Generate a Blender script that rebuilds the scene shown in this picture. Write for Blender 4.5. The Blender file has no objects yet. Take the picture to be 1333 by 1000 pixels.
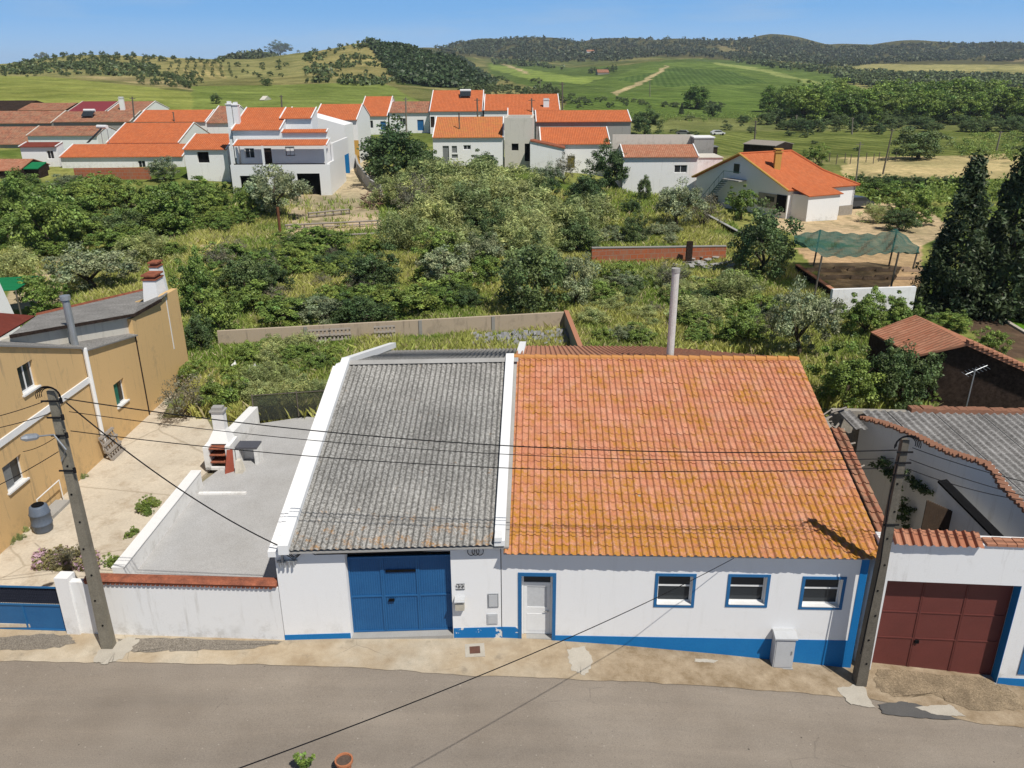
import bpy, math, random
import numpy as np
from mathutils import Vector
random.seed(7); RNG = np.random.default_rng(7)
scene = bpy.context.scene
COL = scene.collection
# ------------------------------------------------------------------ camera model
FPX = 1050.0; TH = math.atan(FPX/2708); RO = math.atan(14/2708); HC = 15.5
_fw = np.array([0, math.cos(TH), -math.sin(TH)]); _u0 = np.array([0, math.sin(TH), math.cos(TH)]); _r0 = np.array([1., 0, 0])
CR = math.cos(RO)*_r0 - math.sin(RO)*_u0; CU = math.cos(RO)*_u0 + math.sin(RO)*_r0
CP = np.array([0, 0, HC])
def ray(px, py): return (px-666.5)*CR - (py-500)*CU + FPX*_fw
def PZ(px, py, z): d = ray(px, py); return CP + d*((z-HC)/d[2])
def PY(px, py, Y): d = ray(px, py); return CP + d*(Y/d[1])
def PP(px, py, p, n): d = ray(px, py); return CP + d*(np.dot(np.asarray(p)-CP, n)/np.dot(d, n))
def proj(p):
    v = np.asarray(p, float)-CP; z = v@_fw
    return 666.5+FPX*(v@CR)/z, 500-FPX*(v@CU)/z
# ------------------------------------------------------------------ terrain
def zpy(Y, py):
    return HC - Y*math.tan(TH - math.atan((500-py)/FPX))
_cols = {
 -60: [(45,.5),(75,1.2),(102,3),(150,5.5),(200,9),(420,('p',100)),(560,('p',88)),(700,('p',80)),(900,18),(1600,10),(3000,30)],
 0: [(45,.5),(75,1.2),(102,3),(150,5.5),(200,9),(420,('p',100)),(560,('p',90)),(700,('p',80)),(900,18),(1600,10),(3000,30)],
 100:[(45,.5),(75,1.2),(102,3),(150,5.5),(200,9),(420,('p',102)),(560,('p',86)),(700,('p',68)),(900,18),(1600,10),(3000,30)],
 220:[(45,.5),(75,1.2),(102,3),(150,5.5),(200,8),(400,('p',108)),(560,('p',90)),(720,('p',71)),(900,18),(1600,10),(3000,30)],
 333:[(45,.4),(75,1),(102,2.6),(150,5.5),(220,('p',138)),(330,('p',117)),(500,('p',95)),(700,('p',75)),(850,22),(1300,('p',70)),(1800,30),(3000,30)],
 400:[(45,.4),(75,1),(102,2.6),(150,5.5),(220,('p',140)),(330,('p',119)),(500,('p',90)),(700,('p',66)),(900,25),(1300,20),(3000,30)],
 480:[(45,.3),(75,1),(110,3),(150,5),(220,('p',142)),(330,('p',122)),(450,('p',104)),(600,('p',77)),(710,('p',55)),(850,35),(1300,20),(3000,30)],
 530:[(45,.3),(75,1),(110,3),(150,5),(220,('p',142)),(330,('p',124)),(450,('p',110)),(600,('p',83)),(710,('p',63)),(850,25),(1300,20),(2300,('p',66)),(3000,30)],
 590:[(45,.3),(75,1),(110,3.3),(150,5),(220,('p',144)),(330,('p',128)),(470,('p',114)),(600,('p',90)),(690,('p',73)),(850,12),(1300,15),(2300,('p',57)),(3000,60)],
 645:[(45,.2),(75,.8),(110,3.3),(150,4.5),(220,('p',148)),(330,('p',133)),(500,('p',120)),(620,('p',112)),(750,('p',109)),(1100,('p',98)),(1700,('p',80)),(2300,('p',53)),(3000,60)],
 690:[(45,.1),(75,.7),(110,3),(150,3.5),(250,1),(400,('p',138)),(620,('p',116)),(800,('p',104)),(1200,('p',92)),(1700,('p',78)),(2400,('p',51)),(3000,60)],
 760:[(45,0),(75,.4),(110,2.3),(150,2.5),(250,.5),(400,('p',140)),(650,('p',116)),(1000,('p',94)),(1250,('p',86)),(1500,('p',86)),(2500,('p',53)),(3200,60)],
 860:[(45,0),(75,.2),(110,.8),(200,-1),(300,-3),(400,-4),(650,('p',118)),(900,('p',98)),(1150,('p',79)),(1400,('p',82)),(2000,('p',72)),(2500,('p',50)),(3200,60)],
 940:[(45,0),(75,0),(110,0),(200,-2),(300,-3.5),(400,-5),(650,('p',120)),(900,('p',99)),(1150,('p',83)),(1400,('p',86)),(2000,('p',72)),(2500,('p',51)),(3200,60)],
 1000:[(45,0),(75,0),(110,0),(200,-3),(300,-4),(400,-5),(650,('p',122)),(900,('p',102)),(1150,('p',87)),(1300,('p',88)),(2000,('p',74)),(2500,('p',47)),(3200,60)],
 1080:[(45,0),(75,0),(110,0),(200,-3),(300,-4),(400,-5),(650,('p',126)),(900,('p',106)),(1150,('p',92)),(1500,('p',88)),(2000,('p',78)),(2500,('p',62)),(3200,60)],
 1200:[(45,0),(75,0),(110,-.5),(200,-3),(300,-4),(400,-5),(700,('p',124)),(1000,('p',107)),(1500,('p',88)),(2000,('p',78)),(2600,('p',57)),(3200,60)],
 1333:[(45,0),(75,0),(110,-.5),(200,-3),(300,-4),(400,-5),(700,('p',124)),(1000,('p',107)),(1500,('p',88)),(2000,('p',80)),(2600,('p',57)),(3200,60)],
 1480:[(45,0),(75,0),(110,-.5),(200,-3),(300,-4),(400,-5),(700,('p',124)),(1000,('p',107)),(1500,('p',88)),(2000,('p',80)),(2600,('p',60)),(3200,60)]}
_tx = np.array([(k-666)/1126 for k in _cols])
_LY = np.linspace(math.log(45), math.log(6000), 400)
_tab = []
for k, l in _cols.items():
    ys = [math.log(a) for a, b in l]+[math.log(6000)]; zs = [b if not isinstance(b, tuple) else zpy(a, b[1]) for a, b in l]; zs.append(zs[-1])
    zz = np.interp(_LY, ys, zs)
    ker = np.exp(-np.linspace(-2, 2, 7)**2); ker /= ker.sum()
    _tab.append(np.convolve(np.pad(zz, 3, mode='edge'), ker, 'valid'))
_tab = np.array(_tab)
_sx = [-60,-15,-5,.65,3,6,9.5,14,30,60]; _sz = [.9,.2,.17,0,-.15,-.42,-.8,-1.15,-2.2,-3]
def smooth(a): a = np.clip(a, 0, 1); return a*a*(3-2*a)
def tz(X, Y):
    X = np.asarray(X, float); Y = np.asarray(Y, float)
    s = np.interp(X, _sx, _sz)
    g = np.where(X < 8, .3, np.interp(X, [8, 11, 60], [.3, -.4, -.5]))
    z = s + (g-s)*smooth((Y-20.5)/5)
    z45 = 0
    Yc = np.maximum(Y, 45.0); t = X/Yc
    fi = np.interp(t, _tx, np.arange(len(_tx))); i0 = np.clip(np.floor(fi).astype(int), 0, len(_tx)-2); w = fi-i0; w = w*w*(3-2*w)*.5+w*.5
    fj = np.clip((np.log(Yc)-_LY[0])/(_LY[1]-_LY[0]), 0, 398.999); j0 = np.floor(fj).astype(int); v = fj-j0
    def T(i, j): return _tab[i, j]
    far = (T(i0, j0)*(1-w)+T(i0+1, j0)*w)*(1-v)+(T(i0, j0+1)*(1-w)+T(i0+1, j0+1)*w)*v
    far = far + np.clip((Y-450)/400, 0, 1)*(1.5*np.sin(X*.03+Y*.006+1)*np.sin(Y*.011+X*.004)+.8*np.sin(X*.055+.5)) + np.clip((Y-1500)/700, 0, 1)*(9*np.sin(X*.011+1.5)*np.sin(Y*.006+X*.003)+4*np.sin(X*.027+Y*.01)) + np.clip((Y-48)/60, 0, 1)*.15*np.sin(X*.3)*np.sin(Y*.22)
    return z+(far-z)*smooth((Y-30)/18)
def G(px, py, y0=13.0):
    d = ray(px, py); Y = y0
    def f(Y):
        p = CP+d*(Y/d[1]); return p[2]-float(tz(p[0], p[1])), p
    v, p = f(Y)
    while Y < 3500:
        Y2 = Y*1.006+.02; v2, p2 = f(Y2)
        if v2 <= 0 < v:
            a, b = Y, Y2
            for _ in range(20):
                m = (a+b)/2
                if f(m)[0] > 0: a = m
                else: b = m
            return f(b)[1]
        Y, v, p = Y2, v2, p2
    return p
def GV(px, py, y0):
    px = np.asarray(px, float); py = np.asarray(py, float); D = (px-666.5)[:, None]*CR-(py-500)[:, None]*CU+FPX*_fw; D = D/D[:, 1:2]
    hit = np.full(len(px), 3500.0); prev = None; done = np.zeros(len(px), bool); Y = y0; Yp = y0; vp = None
    while Y < 3500 and not done.all():
        P = CP+D*Y; v = P[:, 2]-tz(P[:, 0], P[:, 1])
        if vp is not None:
            k = (~done) & (v <= 0) & (vp > 0); f = vp/(vp-v+1e-9); hit[k] = (Yp+(Y-Yp)*f)[k]; done |= k
        vp = v; Yp = Y; Y = Y*1.004+.02
    P = CP+D*hit[:, None]; P[:, 2] = tz(P[:, 0], P[:, 1]); return P
# ------------------------------------------------------------------ mesh builder
class MB:
    def __init__(s): s.v = []; s.f = []; s.uv = {}; s.m = []; s.sm = False
    def face(s, pts, uv=None, m=0):
        i = len(s.v); s.v += [tuple(map(float, p)) for p in pts]; s.f.append(tuple(range(i, i+len(pts)))); s.m.append(m)
        if uv: s.uv[len(s.f)-1] = uv
        return s
    def hexa(s, p, m=0):   # 8 points: bottom 4 ccw, top 4 ccw
        i = len(s.v); s.v += [tuple(map(float, q)) for q in p]
        for a in ((0,3,2,1),(4,5,6,7),(0,1,5,4),(1,2,6,5),(2,3,7,6),(3,0,4,7)): s.f.append(tuple(i+k for k in a)); s.m.append(m)
        return s
    def box(s, a, b, m=0):
        (x0,y0,z0),(x1,y1,z1) = a, b
        return s.hexa([(x0,y0,z0),(x1,y0,z0),(x1,y1,z0),(x0,y1,z0),(x0,y0,z1),(x1,y0,z1),(x1,y1,z1),(x0,y1,z1)], m)
    def fbox(s, fr, s0, s1, d0, d1, z0, z1, m=0):
        return s.hexa([fr(s0,d0,z0),fr(s1,d0,z0),fr(s1,d1,z0),fr(s0,d1,z0),fr(s0,d0,z1),fr(s1,d0,z1),fr(s1,d1,z1),fr(s0,d1,z1)], m)
    def prism(s, pts, vec, m=0):
        n = len(pts); vec = np.asarray(vec, float); a = [np.asarray(p, float) for p in pts]; b = [p+vec for p in a]; i = len(s.v)
        s.v += [tuple(p) for p in a+b]
        s.f.append(tuple(range(i+n-1, i-1, -1))); s.f.append(tuple(range(i+n, i+2*n))); s.m += [m, m]
        for k in range(n):
            l = (k+1) % n; s.f.append((i+k, i+l, i+n+l, i+n+k)); s.m.append(m)
        return s
    def tube(s, pts, r, n=8, m=0, cap=True):
        pts = [np.asarray(p, float) for p in pts]; rs = r if isinstance(r, (list, tuple)) else [r]*len(pts); i = len(s.v)
        for k, p in enumerate(pts):
            t = pts[min(k+1, len(pts)-1)]-pts[max(k-1, 0)]; t /= (np.linalg.norm(t)+1e-9)
            a = np.cross(t, [0, 0, 1.]) if abs(t[2]) < .9 else np.cross(t, [1., 0, 0]); a /= np.linalg.norm(a); b = np.cross(t, a)
            for q in range(n):
                an = 2*math.pi*q/n; s.v.append(tuple(p+rs[k]*(a*math.cos(an)+b*math.sin(an))))
        for k in range(len(pts)-1):
            for q in range(n):
                s.f.append((i+k*n+q, i+k*n+(q+1) % n, i+(k+1)*n+(q+1) % n, i+(k+1)*n+q)); s.m.append(m)
        if cap: s.f.append(tuple(i+q for q in range(n))[::-1]); s.f.append(tuple(i+(len(pts)-1)*n+q for q in range(n))); s.m += [m, m]
        return s
    def wall(s, fr, s0, s1, z0, z1, d, th, holes=(), m=0, back=True):
        S = sorted({s0, s1, *[h[0] for h in holes], *[h[1] for h in holes]}); Z = sorted({z0, z1, *[h[2] for h in holes], *[h[3] for h in holes]})
        for a, b in zip(S[:-1], S[1:]):
            for c, e in zip(Z[:-1], Z[1:]):
                if any(h[0]-1e-6 <= a and b <= h[1]+1e-6 and h[2]-1e-6 <= c and e <= h[3]+1e-6 for h in holes): continue
                s.face([fr(a,d,c),fr(b,d,c),fr(b,d,e),fr(a,d,e)], m=m)
                if back: s.face([fr(b,d+th,c),fr(a,d+th,c),fr(a,d+th,e),fr(b,d+th,e)], m=m)
        for a, b, c, e in holes:
            s.face([fr(a,d,c),fr(a,d+th,c),fr(b,d+th,c),fr(b,d,c)], m=m); s.face([fr(a,d,e),fr(b,d,e),fr(b,d+th,e),fr(a,d+th,e)], m=m)
            s.face([fr(a,d,c),fr(a,d,e),fr(a,d+th,e),fr(a,d+th,c)], m=m); s.face([fr(b,d,c),fr(b,d+th,c),fr(b,d+th,e),fr(b,d,e)], m=m)
        s.face([fr(s0,d,z1),fr(s1,d,z1),fr(s1,d+th,z1),fr(s0,d+th,z1)], m=m)
        s.face([fr(s0,d+th,z0),fr(s0,d,z0),fr(s0,d,z1),fr(s0,d+th,z1)], m=m); s.face([fr(s1,d,z0),fr(s1,d+th,z0),fr(s1,d+th,z1),fr(s1,d,z1)], m=m)
        return s
    def build(s, name, mat, parent=None, smooth=False, **kw):
        o = np.array(parent['_o']) if parent is not None and '_o' in parent.keys() else np.zeros(3)
        V = np.array(s.v, float)-o
        loc = None
        if parent is None:
            c = np.array([V[:,0].mean(), V[:,1].mean(), V[:,2].min()]); V = V-c; loc = c
        me = bpy.data.meshes.new(name); me.from_pydata(V.tolist(), [], s.f)
        mats = mat if isinstance(mat, (list, tuple)) else [mat]
        for q in mats: me.materials.append(q)
        if len(mats) > 1: me.polygons.foreach_set('material_index', s.m)
        if s.uv:
            ul = me.uv_layers.new(name='UVMap')
            for p in me.polygons:
                u = s.uv.get(p.index)
                if u:
                    for k, li in enumerate(p.loop_indices): ul.data[li].uv = u[k]
        if smooth: me.polygons.foreach_set('use_smooth', [True]*len(me.polygons))
        me.update()
        ob = bpy.data.objects.new(name, me); COL.objects.link(ob)
        if loc is not None: ob.location = Vector(loc); ob['_o'] = [float(x) for x in loc]
        if parent is not None: ob.parent = parent; ob['_o'] = list(parent['_o'])
        for k, v in kw.items(): ob[k] = v
        return ob
def npmesh(name, V, F, mat, col=None, loc=(0,0,0), parent=None, **kw):
    me = bpy.data.meshes.new(name); k = F.shape[1]
    me.vertices.add(len(V)); me.vertices.foreach_set('co', np.ascontiguousarray(V, np.float32).ravel())
    me.loops.add(F.size); me.loops.foreach_set('vertex_index', F.astype(np.int32).ravel())
    me.polygons.add(len(F)); me.polygons.foreach_set('loop_start', np.arange(0, F.size, k, dtype=np.int32)); me.polygons.foreach_set('loop_total', np.full(len(F), k, np.int32))
    me.materials.append(mat); me.polygons.foreach_set('use_smooth', [False]*len(F)); me.update(calc_edges=True)
    if col is not None:
        a = me.color_attributes.new('Cov', 'FLOAT_COLOR', 'POINT'); c = np.ones((len(V), 4), np.float32); c[:, :col.shape[1]] = col; a.data.foreach_set('color', c.ravel())
    ob = bpy.data.objects.new(name, me); COL.objects.link(ob); ob.location = Vector([float(x) for x in loc]); ob['_o'] = [float(x) for x in loc]
    if parent is not None: ob.parent = parent
    for a, v in kw.items(): ob[a] = v
    return ob
def thing(name, label, cat, loc, group=None):
    o = bpy.data.objects.new(name, None); COL.objects.link(o); o.empty_display_size = .3
    o.location = Vector([float(x) for x in loc]); o['_o'] = [float(x) for x in loc]; o['label'] = label; o['category'] = cat
    if group: o['group'] = group
    return o
def frame(x, y, yaw, skew=None):   # s along the wall to the right, d away from the camera
    a = math.radians(yaw); u = np.array([math.cos(a), -math.sin(a), 0]); n = np.array([math.sin(a), math.cos(a), 0]); p = np.array([x, y, 0.]); pn = n
    if skew is not None: k = math.radians(skew); n = np.array([math.sin(k), math.cos(k), 0])
    def fr(s, d, z): return p+u*s+n*d+np.array([0, 0, z])
    fr.u, fr.n, fr.p, fr.yaw = u, n, p, yaw
    def sz(px, py, d=0):
        q = PP(px, py, p+n*d, pn); return float((q-p-n*d)@u), float(q[2])
    fr.sz = sz
    return fr
def frame2(a, b):
    return frame(a[0], a[1], math.degrees(math.atan2(-(b[1]-a[1]), b[0]-a[0])))
# ------------------------------------------------------------------ materials
def lin(c): return tuple(((x/255)/12.92 if x/255 <= .04045 else ((x/255+.055)/1.055)**2.4) for x in c)+(1,)
class NT:
    def __init__(s, name):
        s.m = bpy.data.materials.new(name); s.m.use_nodes = True; s.t = s.m.node_tree; s.b = s.t.nodes['Principled BSDF']; s.out = s.t.nodes['Material Output']
        s.b.inputs['Specular IOR Level'].default_value = 0.0
    def n(s, ty, **kw):
        o = s.t.nodes.new(ty)
        for k, v in kw.items():
            if k[0] == 'i' and k[1:].isdigit(): s.set(o.inputs[int(k[1:])], v)
            else: setattr(o, k, v)
        return o
    def set(s, inp, v):
        if hasattr(v, 'is_output'): s.t.links.new(v, inp)
        elif hasattr(v, 'outputs'): s.t.links.new(v.outputs[0], inp)
        else: inp.default_value = v
    def coord(s, kind='Object'): return s.n('ShaderNodeTexCoord').outputs[kind]
    def noise(s, vec, scale, det=4, rough=.6): return s.n('ShaderNodeTexNoise', i0=vec, i2=scale, i3=det, i4=rough).outputs[0]
    def ramp(s, fac, a, b, lo=(0,0,0,1), hi=(1,1,1,1)):
        r = s.n('ShaderNodeValToRGB', i0=fac); e = r.color_ramp.elements; e[0].position = a; e[1].position = b; e[0].color = lo; e[1].color = hi; return r.outputs[0]
    def mix(s, fac, a, b, bt='MIX'):
        m = s.n('ShaderNodeMix'); m.data_type = 'RGBA'; m.blend_type = bt
        s.set(m.inputs[0], fac); s.set(m.inputs[6], a); s.set(m.inputs[7], b); return m.outputs[2]
    def math(s, op, a, b=0., c=0.):
        m = s.n('ShaderNodeMath', operation=op); s.set(m.inputs[0], a); s.set(m.inputs[1], b); s.set(m.inputs[2], c); return m.outputs[0]
    def bump(s, h, st=.3, dist=.02):
        b = s.n('ShaderNodeBump'); b.inputs['Strength'].default_value = st; b.inputs['Distance'].default_value = dist; s.set(b.inputs['Height'], h); s.t.links.new(b.outputs[0], s.b.inputs['Normal'])
    def done(s, col, rough=.85, metal=0):
        s.set(s.b.inputs['Base Color'], col); s.set(s.b.inputs['Roughness'], rough); s.b.inputs['Specular IOR Level'].default_value = 0.0 if rough > .7 else .3; s.b.inputs['Metallic'].default_value = metal; return s.m
def sc(c, k): return (c[0]*k, c[1]*k, c[2]*k, 1)
def rough_mat(name, c, c2=None, scale=2., fine=30., fa=.25, rough=.85, bump=.2, metal=0, dist=.01, big=.6):
    """colour with large soft patches, fine grain and a bump"""
    t = NT(name); v = t.coord(); c2 = c2 or sc(c, .75)
    a = t.ramp(t.noise(v, scale, 5, .65), .35, .7); col = t.mix(t.math('MULTIPLY', a, big), c, c2)
    f = t.noise(v, fine, 3, .7); g = t.ramp(f, .25, .75, (1-fa, 1-fa, 1-fa, 1), (1+fa*.5, 1+fa*.5, 1+fa*.5, 1))
    col = t.mix(1.0, col, g, 'MULTIPLY')
    if bump: t.bump(f, bump, dist)
    return t.done(col, rough, metal)
def plaster(name, c, stain=(.42,.4,.36,1), amt=.35, streak=True):
    t = NT(name); v = t.coord()
    mp = t.n('ShaderNodeMapping', i0=v); mp.inputs['Scale'].default_value = (3.5, 3.5, .35)
    s1 = t.ramp(t.noise(mp.outputs[0], 1.2, 5, .7), .56, .78)
    s2 = t.ramp(t.noise(v, .9, 6, .7), .58, .82); f = t.noise(v, 45, 3, .7)
    sz_ = t.n('ShaderNodeSeparateXYZ', i0=v); low = t.math('MAXIMUM', t.math('SUBTRACT', 1.0, t.math('MULTIPLY', t.math('ABSOLUTE', sz_.outputs[2]), .9)), 0.0); dmp = t.math('MULTIPLY', t.ramp(t.math('ADD', t.noise(v, 2.4, 6, .75), t.math('MULTIPLY', low, .12)), .58, .72), low)
    k = t.math('MAXIMUM', t.math('MULTIPLY', t.math('MAXIMUM', s1, s2) if streak else s2, amt), t.math('MULTIPLY', dmp, .5))
    col = t.mix(k, c, stain); col = t.mix(.06, col, t.ramp(f, .3, .7)); t.bump(f, .15, .006)
    return t.done(col, .9)
W = {}
W['white'] = plaster('white_plaster', (.84,.835,.825,1), (.5,.48,.43,1), amt=.16)
W['white2'] = plaster('old_white_plaster', (.83,.825,.81,1), (.42,.39,.34,1), .5)
W['whiteclean'] = plaster('fresh_white_plaster', (.8,.8,.79,1), amt=.12)
W['cream'] = plaster('cream_plaster', (.62,.58,.5,1), (.35,.32,.26,1), .6)
W['greywall'] = plaster('grey_render', (.3,.29,.27,1), (.16,.15,.13,1), .7)
W['yellow'] = plaster('yellow_plaster', (.68,.45,.2,1), (.36,.25,.14,1), .8)
W['yellowrough'] = plaster('rough_yellow_plaster', (.66,.44,.2,1), (.27,.2,.12,1), .95)
W['bluepaint'] = rough_mat('blue_plinth_paint', (.006,.16,.43,1), (.012,.19,.46,1), 1.5, 20, .12, .6, .05)
W['bluepaint_worn'] = None
W['bluedoor'] = rough_mat('blue_steel_paint', (.02,.115,.29,1), (.03,.15,.35,1), 1.2, 25, .15, .5, .05)
W['bluetrim'] = rough_mat('blue_trim', (.02,.14,.33,1), (.02,.12,.3,1), 2, 20, .1, .55, .05)
W['reddoor'] = rough_mat('oxblood_steel_paint', (.16,.045,.037,1), (.12,.036,.03,1), 1.5, 25, .15, .5, .05)
W['dark'] = rough_mat('dark_interior', (.012,.012,.013,1), fine=5, bump=0)
W['glass'] = NT('window_glass').done((.03,.035,.04,1), .08)
W['whitepvc'] = rough_mat('white_frame_paint', (.78,.78,.77,1), (.7,.7,.69,1), 3, 20, .05, .4, 0)
W['greybox'] = rough_mat('pale_grey_box', (.52,.53,.54,1), (.44,.45,.46,1), 3, 25, .08, .6, .05)
W['concrete'] = rough_mat('grey_concrete', (.4,.39,.37,1), (.3,.29,.27,1), 1.2, 40, .2)
W['terrace'] = rough_mat('terrace_screed', (.47,.465,.46,1), (.36,.35,.335,1), .7, 26, .3, .9, .1)
W['pole'] = rough_mat('concrete_pole', (.26,.235,.185,1), (.15,.135,.105,1), 2.5, 30, .3)
W['woodpole'] = rough_mat('weathered_timber', (.17,.15,.125,1), (.1,.085,.07,1), 3, 30, .3)
W['wire'] = rough_mat('black_cable', (.02,.02,.022,1), bump=0)
W['steel'] = rough_mat('galvanised_steel', (.42,.44,.46,1), (.3,.32,.34,1), 3, 25, .15, .4, .05, .5)
W['terracotta'] = rough_mat('terracotta', (.5,.2,.1,1), (.4,.15,.08,1), 4, 30, .2)
W['redcoping'] = rough_mat('red_brown_coping_tile', (.40,.14,.08,1), (.17,.07,.05,1), 2.5, 25, .4, big=.9)
W['brick'] = None
W['greencloth'] = rough_mat('green_shade_cloth', (.02,.2,.08,1), (.015,.15,.06,1), 2, 30, .2)
W['soil'] = rough_mat('bare_soil', (.34,.24,.16,1), (.22,.15,.1,1), .5, 12, .35, bump=.5, dist=.05)
W['darksoil'] = rough_mat('dark_garden_soil', (.14,.1,.08,1), (.09,.065,.05,1), .8, 12, .35, bump=.5, dist=.05)
W['barrel'] = rough_mat('blue_grey_plastic', (.1,.13,.18,1), (.14,.17,.22,1), 3, 20, .15, .5, .05)
W['palewood'] = rough_mat('grey_pallet_wood', (.36,.32,.28,1), (.25,.22,.19,1), 6, 40, .3)
W['browndoor'] = rough_mat('brown_slats', (.1,.07,.05,1), (.06,.045,.035,1), 6, 40, .3)
W['darkwood'] = rough_mat('dark_barn_wall', (.06,.042,.034,1), (.022,.017,.015,1), 1, 6, .6)
W['maroon'] = rough_mat('maroon_sheet_roof', (.25,.045,.05,1), (.2,.035,.04,1), 2, 15, .1, .5, .05)
W['redsheet'] = rough_mat('rusty_red_roof', (.22,.06,.045,1), (.14,.04,.03,1), 1, 15, .25)
W['greysheet'] = rough_mat('grey_sheet', (.22,.23,.23,1), (.16,.17,.17,1), 1, 15, .2)
W['bark'] = rough_mat('bark', (.12,.095,.07,1), (.07,.055,.04,1), 5, 20, .3, bump=.5, dist=.03)
W['stone'] = rough_mat('rubble_stone', (.38,.35,.3,1), (.25,.22,.19,1), 3, 12, .35, bump=.5, dist=.03)
W['sand'] = rough_mat('sandy_track', (.5,.41,.3,1), (.42,.34,.25,1), .3, 8, .2, bump=.2, dist=.02)
W['gravel'] = rough_mat('dark_gravel', (.3,.265,.22,1), (.17,.15,.125,1), 5, 28, .7, bump=.6, dist=.02)
W['patch'] = rough_mat('pale_cement_patch', (.5,.46,.39,1), (.4,.36,.3,1), 3, 40, .2)
W['asphaltpatch'] = rough_mat('dark_asphalt_patch', (.13,.125,.12,1), (.1,.1,.1,1), 3, 60, .3)
W['ochre'] = rough_mat('ochre_paint', (.6,.36,.1,1), (.5,.3,.09,1), 3, 20, .1)
W['greenwin'] = rough_mat('green_shutter', (.02,.16,.11,1), (.02,.12,.09,1), 3, 20, .1, .5, 0)
W['cloth'] = rough_mat('white_car_paint', (.7,.7,.7,1), fine=5, bump=0, rough=.3)
def worn_blue():
    t = NT('worn_blue_plinth'); v = t.coord(); m = t.ramp(t.noise(v, 3.6, 5, .6), .585, .6)
    col = t.mix(m, (.006,.16,.43,1), (.65,.64,.62,1)); return t.done(col, .65)
W['bluepaint_worn'] = worn_blue()
def brick_mat():
    t = NT('hollow_brick'); v = t.coord()
    b = t.n('ShaderNodeTexBrick', i0=v); b.inputs['Scale'].default_value = 1; b.inputs['Brick Width'].default_value = .6; b.inputs['Row Height'].default_value = .4
    b.inputs['Mortar Size'].default_value = .02; b.inputs[1].default_value = (.42,.13,.06,1); b.inputs[2].default_value = (.36,.12,.065,1); b.inputs[3].default_value = (.3,.22,.17,1)
    mp = t.n('ShaderNodeMapping', i0=v); mp.inputs['Rotation'].default_value = (math.pi/2, 0, 0); t.t.links.new(mp.outputs[0], b.inputs[0])
    col = t.mix(t.math('MULTIPLY', t.ramp(t.noise(v, 1.2, 5), .45, .75), .5), b.outputs[0], (.3,.2,.14,1)); return t.done(col, .9)
W['brick'] = brick_mat()
def tile_mat(name, base, alt, lichen, lichen_amt, tw=.2, th=.34, wave=True, spots=0., pale=0., eave=0.):
    """UV in metres; colour changes from tile to tile, lichen and soot grow in patches"""
    t = NT(name); uv = t.coord('UV'); sp = t.n('ShaderNodeSeparateXYZ', i0=uv)
    cu = t.math('FLOOR', t.math('DIVIDE', sp.outputs[0], tw)); cv = t.math('FLOOR', t.math('DIVIDE', sp.outputs[1], th))
    cb = t.n('ShaderNodeCombineXYZ', i0=cu, i1=cv); wn = t.n('ShaderNodeTexWhiteNoise'); wn.noise_dimensions = '2D'; t.t.links.new(cb.outputs[0], wn.inputs['Vector'])
    col = t.mix(wn.outputs[0], base, alt)
    if pale: col = t.mix(t.math('MULTIPLY', t.ramp(t.noise(uv, 1.7, 6, .7), .5, .62), pale), col, (.62,.47,.34,1)); col = t.mix(1.0, col, t.ramp(t.noise(uv, 11, 5, .9), .35, .65, (.72,.7,.68,1), (1.2,1.2,1.2,1)), 'MULTIPLY')
    n1 = t.noise(uv, .55, 5, .7); n2 = t.noise(uv, 6, 5, .75)
    lm = t.math('MULTIPLY', t.ramp(n1, .42, .62), t.ramp(n2, .42, .6))
    if eave:
        ev = t.math('MULTIPLY', t.math('MAXIMUM', t.math('SUBTRACT', 5.0, sp.outputs[1]), 0.0), .028); n1b = t.math('ADD', t.noise(uv, .9, 6, .75), ev)
        lm = t.math('MULTIPLY', t.ramp(n1b, .47, .62), t.ramp(n2, .4, .55))
        col = t.mix(t.math('MULTIPLY', t.math('MULTIPLY', t.ramp(t.math('ADD', t.noise(uv, 1.3, 6, .8), ev), .58, .7), t.ramp(t.noise(uv, 9, 4, .8), .5, .58)), .7), col, (.22,.13,.08,1))
        col = t.mix(t.math('MULTIPLY', t.ramp(t.math('ADD', t.noise(uv, 7, 5, .8), t.math('MULTIPLY', ev, .5)), .64, .7), .6), col, (.66,.57,.44,1))
    if lichen_amt: col = t.mix(t.math('MULTIPLY', lm, lichen_amt), col, lichen)
    if spots:
        vo = t.n('ShaderNodeTexVoronoi', i0=uv); vo.inputs['Scale'].default_value = 1.1
        col = t.mix(t.math('MULTIPLY', t.ramp(vo.outputs[0], .05, .09, (1,1,1,1), (0,0,0,1)), spots), col, (.05,.035,.03,1))
    col = t.mix(1.0, col, t.ramp(t.noise(uv, 30, 4, .7), .2, .8, (.78,.78,.78,1), (1.12,1.12,1.12,1)), 'MULTIPLY')
    if wave:
        w = t.math('SINE', t.math('MULTIPLY', sp.outputs[0], 2*math.pi/tw)); fv = t.math('FRACT', t.math('DIVIDE', sp.outputs[1], th))
        t.bump(t.math('ADD', w, t.math('MULTIPLY', t.math('SUBTRACT', 1.0, fv), .6)), .8, .03)
    return t.done(col, .85)
W['tile'] = tile_mat('clay_tile', (.57,.235,.135,1), (.66,.31,.195,1), (.5,.24,.035,1), .9, wave=False, spots=.3, pale=.2, eave=1)
W['tileback'] = tile_mat('clay_tile_back', (.5,.24,.15,1), (.42,.2,.13,1), (.3,.22,.15,1), .6, wave=False)
W['tilenew'] = tile_mat('new_orange_tile', (.60,.18,.075,1), (.52,.145,.06,1), (.36,.15,.08,1), .5, tw=.24, th=.4)
W['tilemid'] = tile_mat('orange_tile', (.60,.21,.08,1), (.5,.17,.08,1), (.48,.27,.08,1), .8, tw=.24, th=.4)
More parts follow.
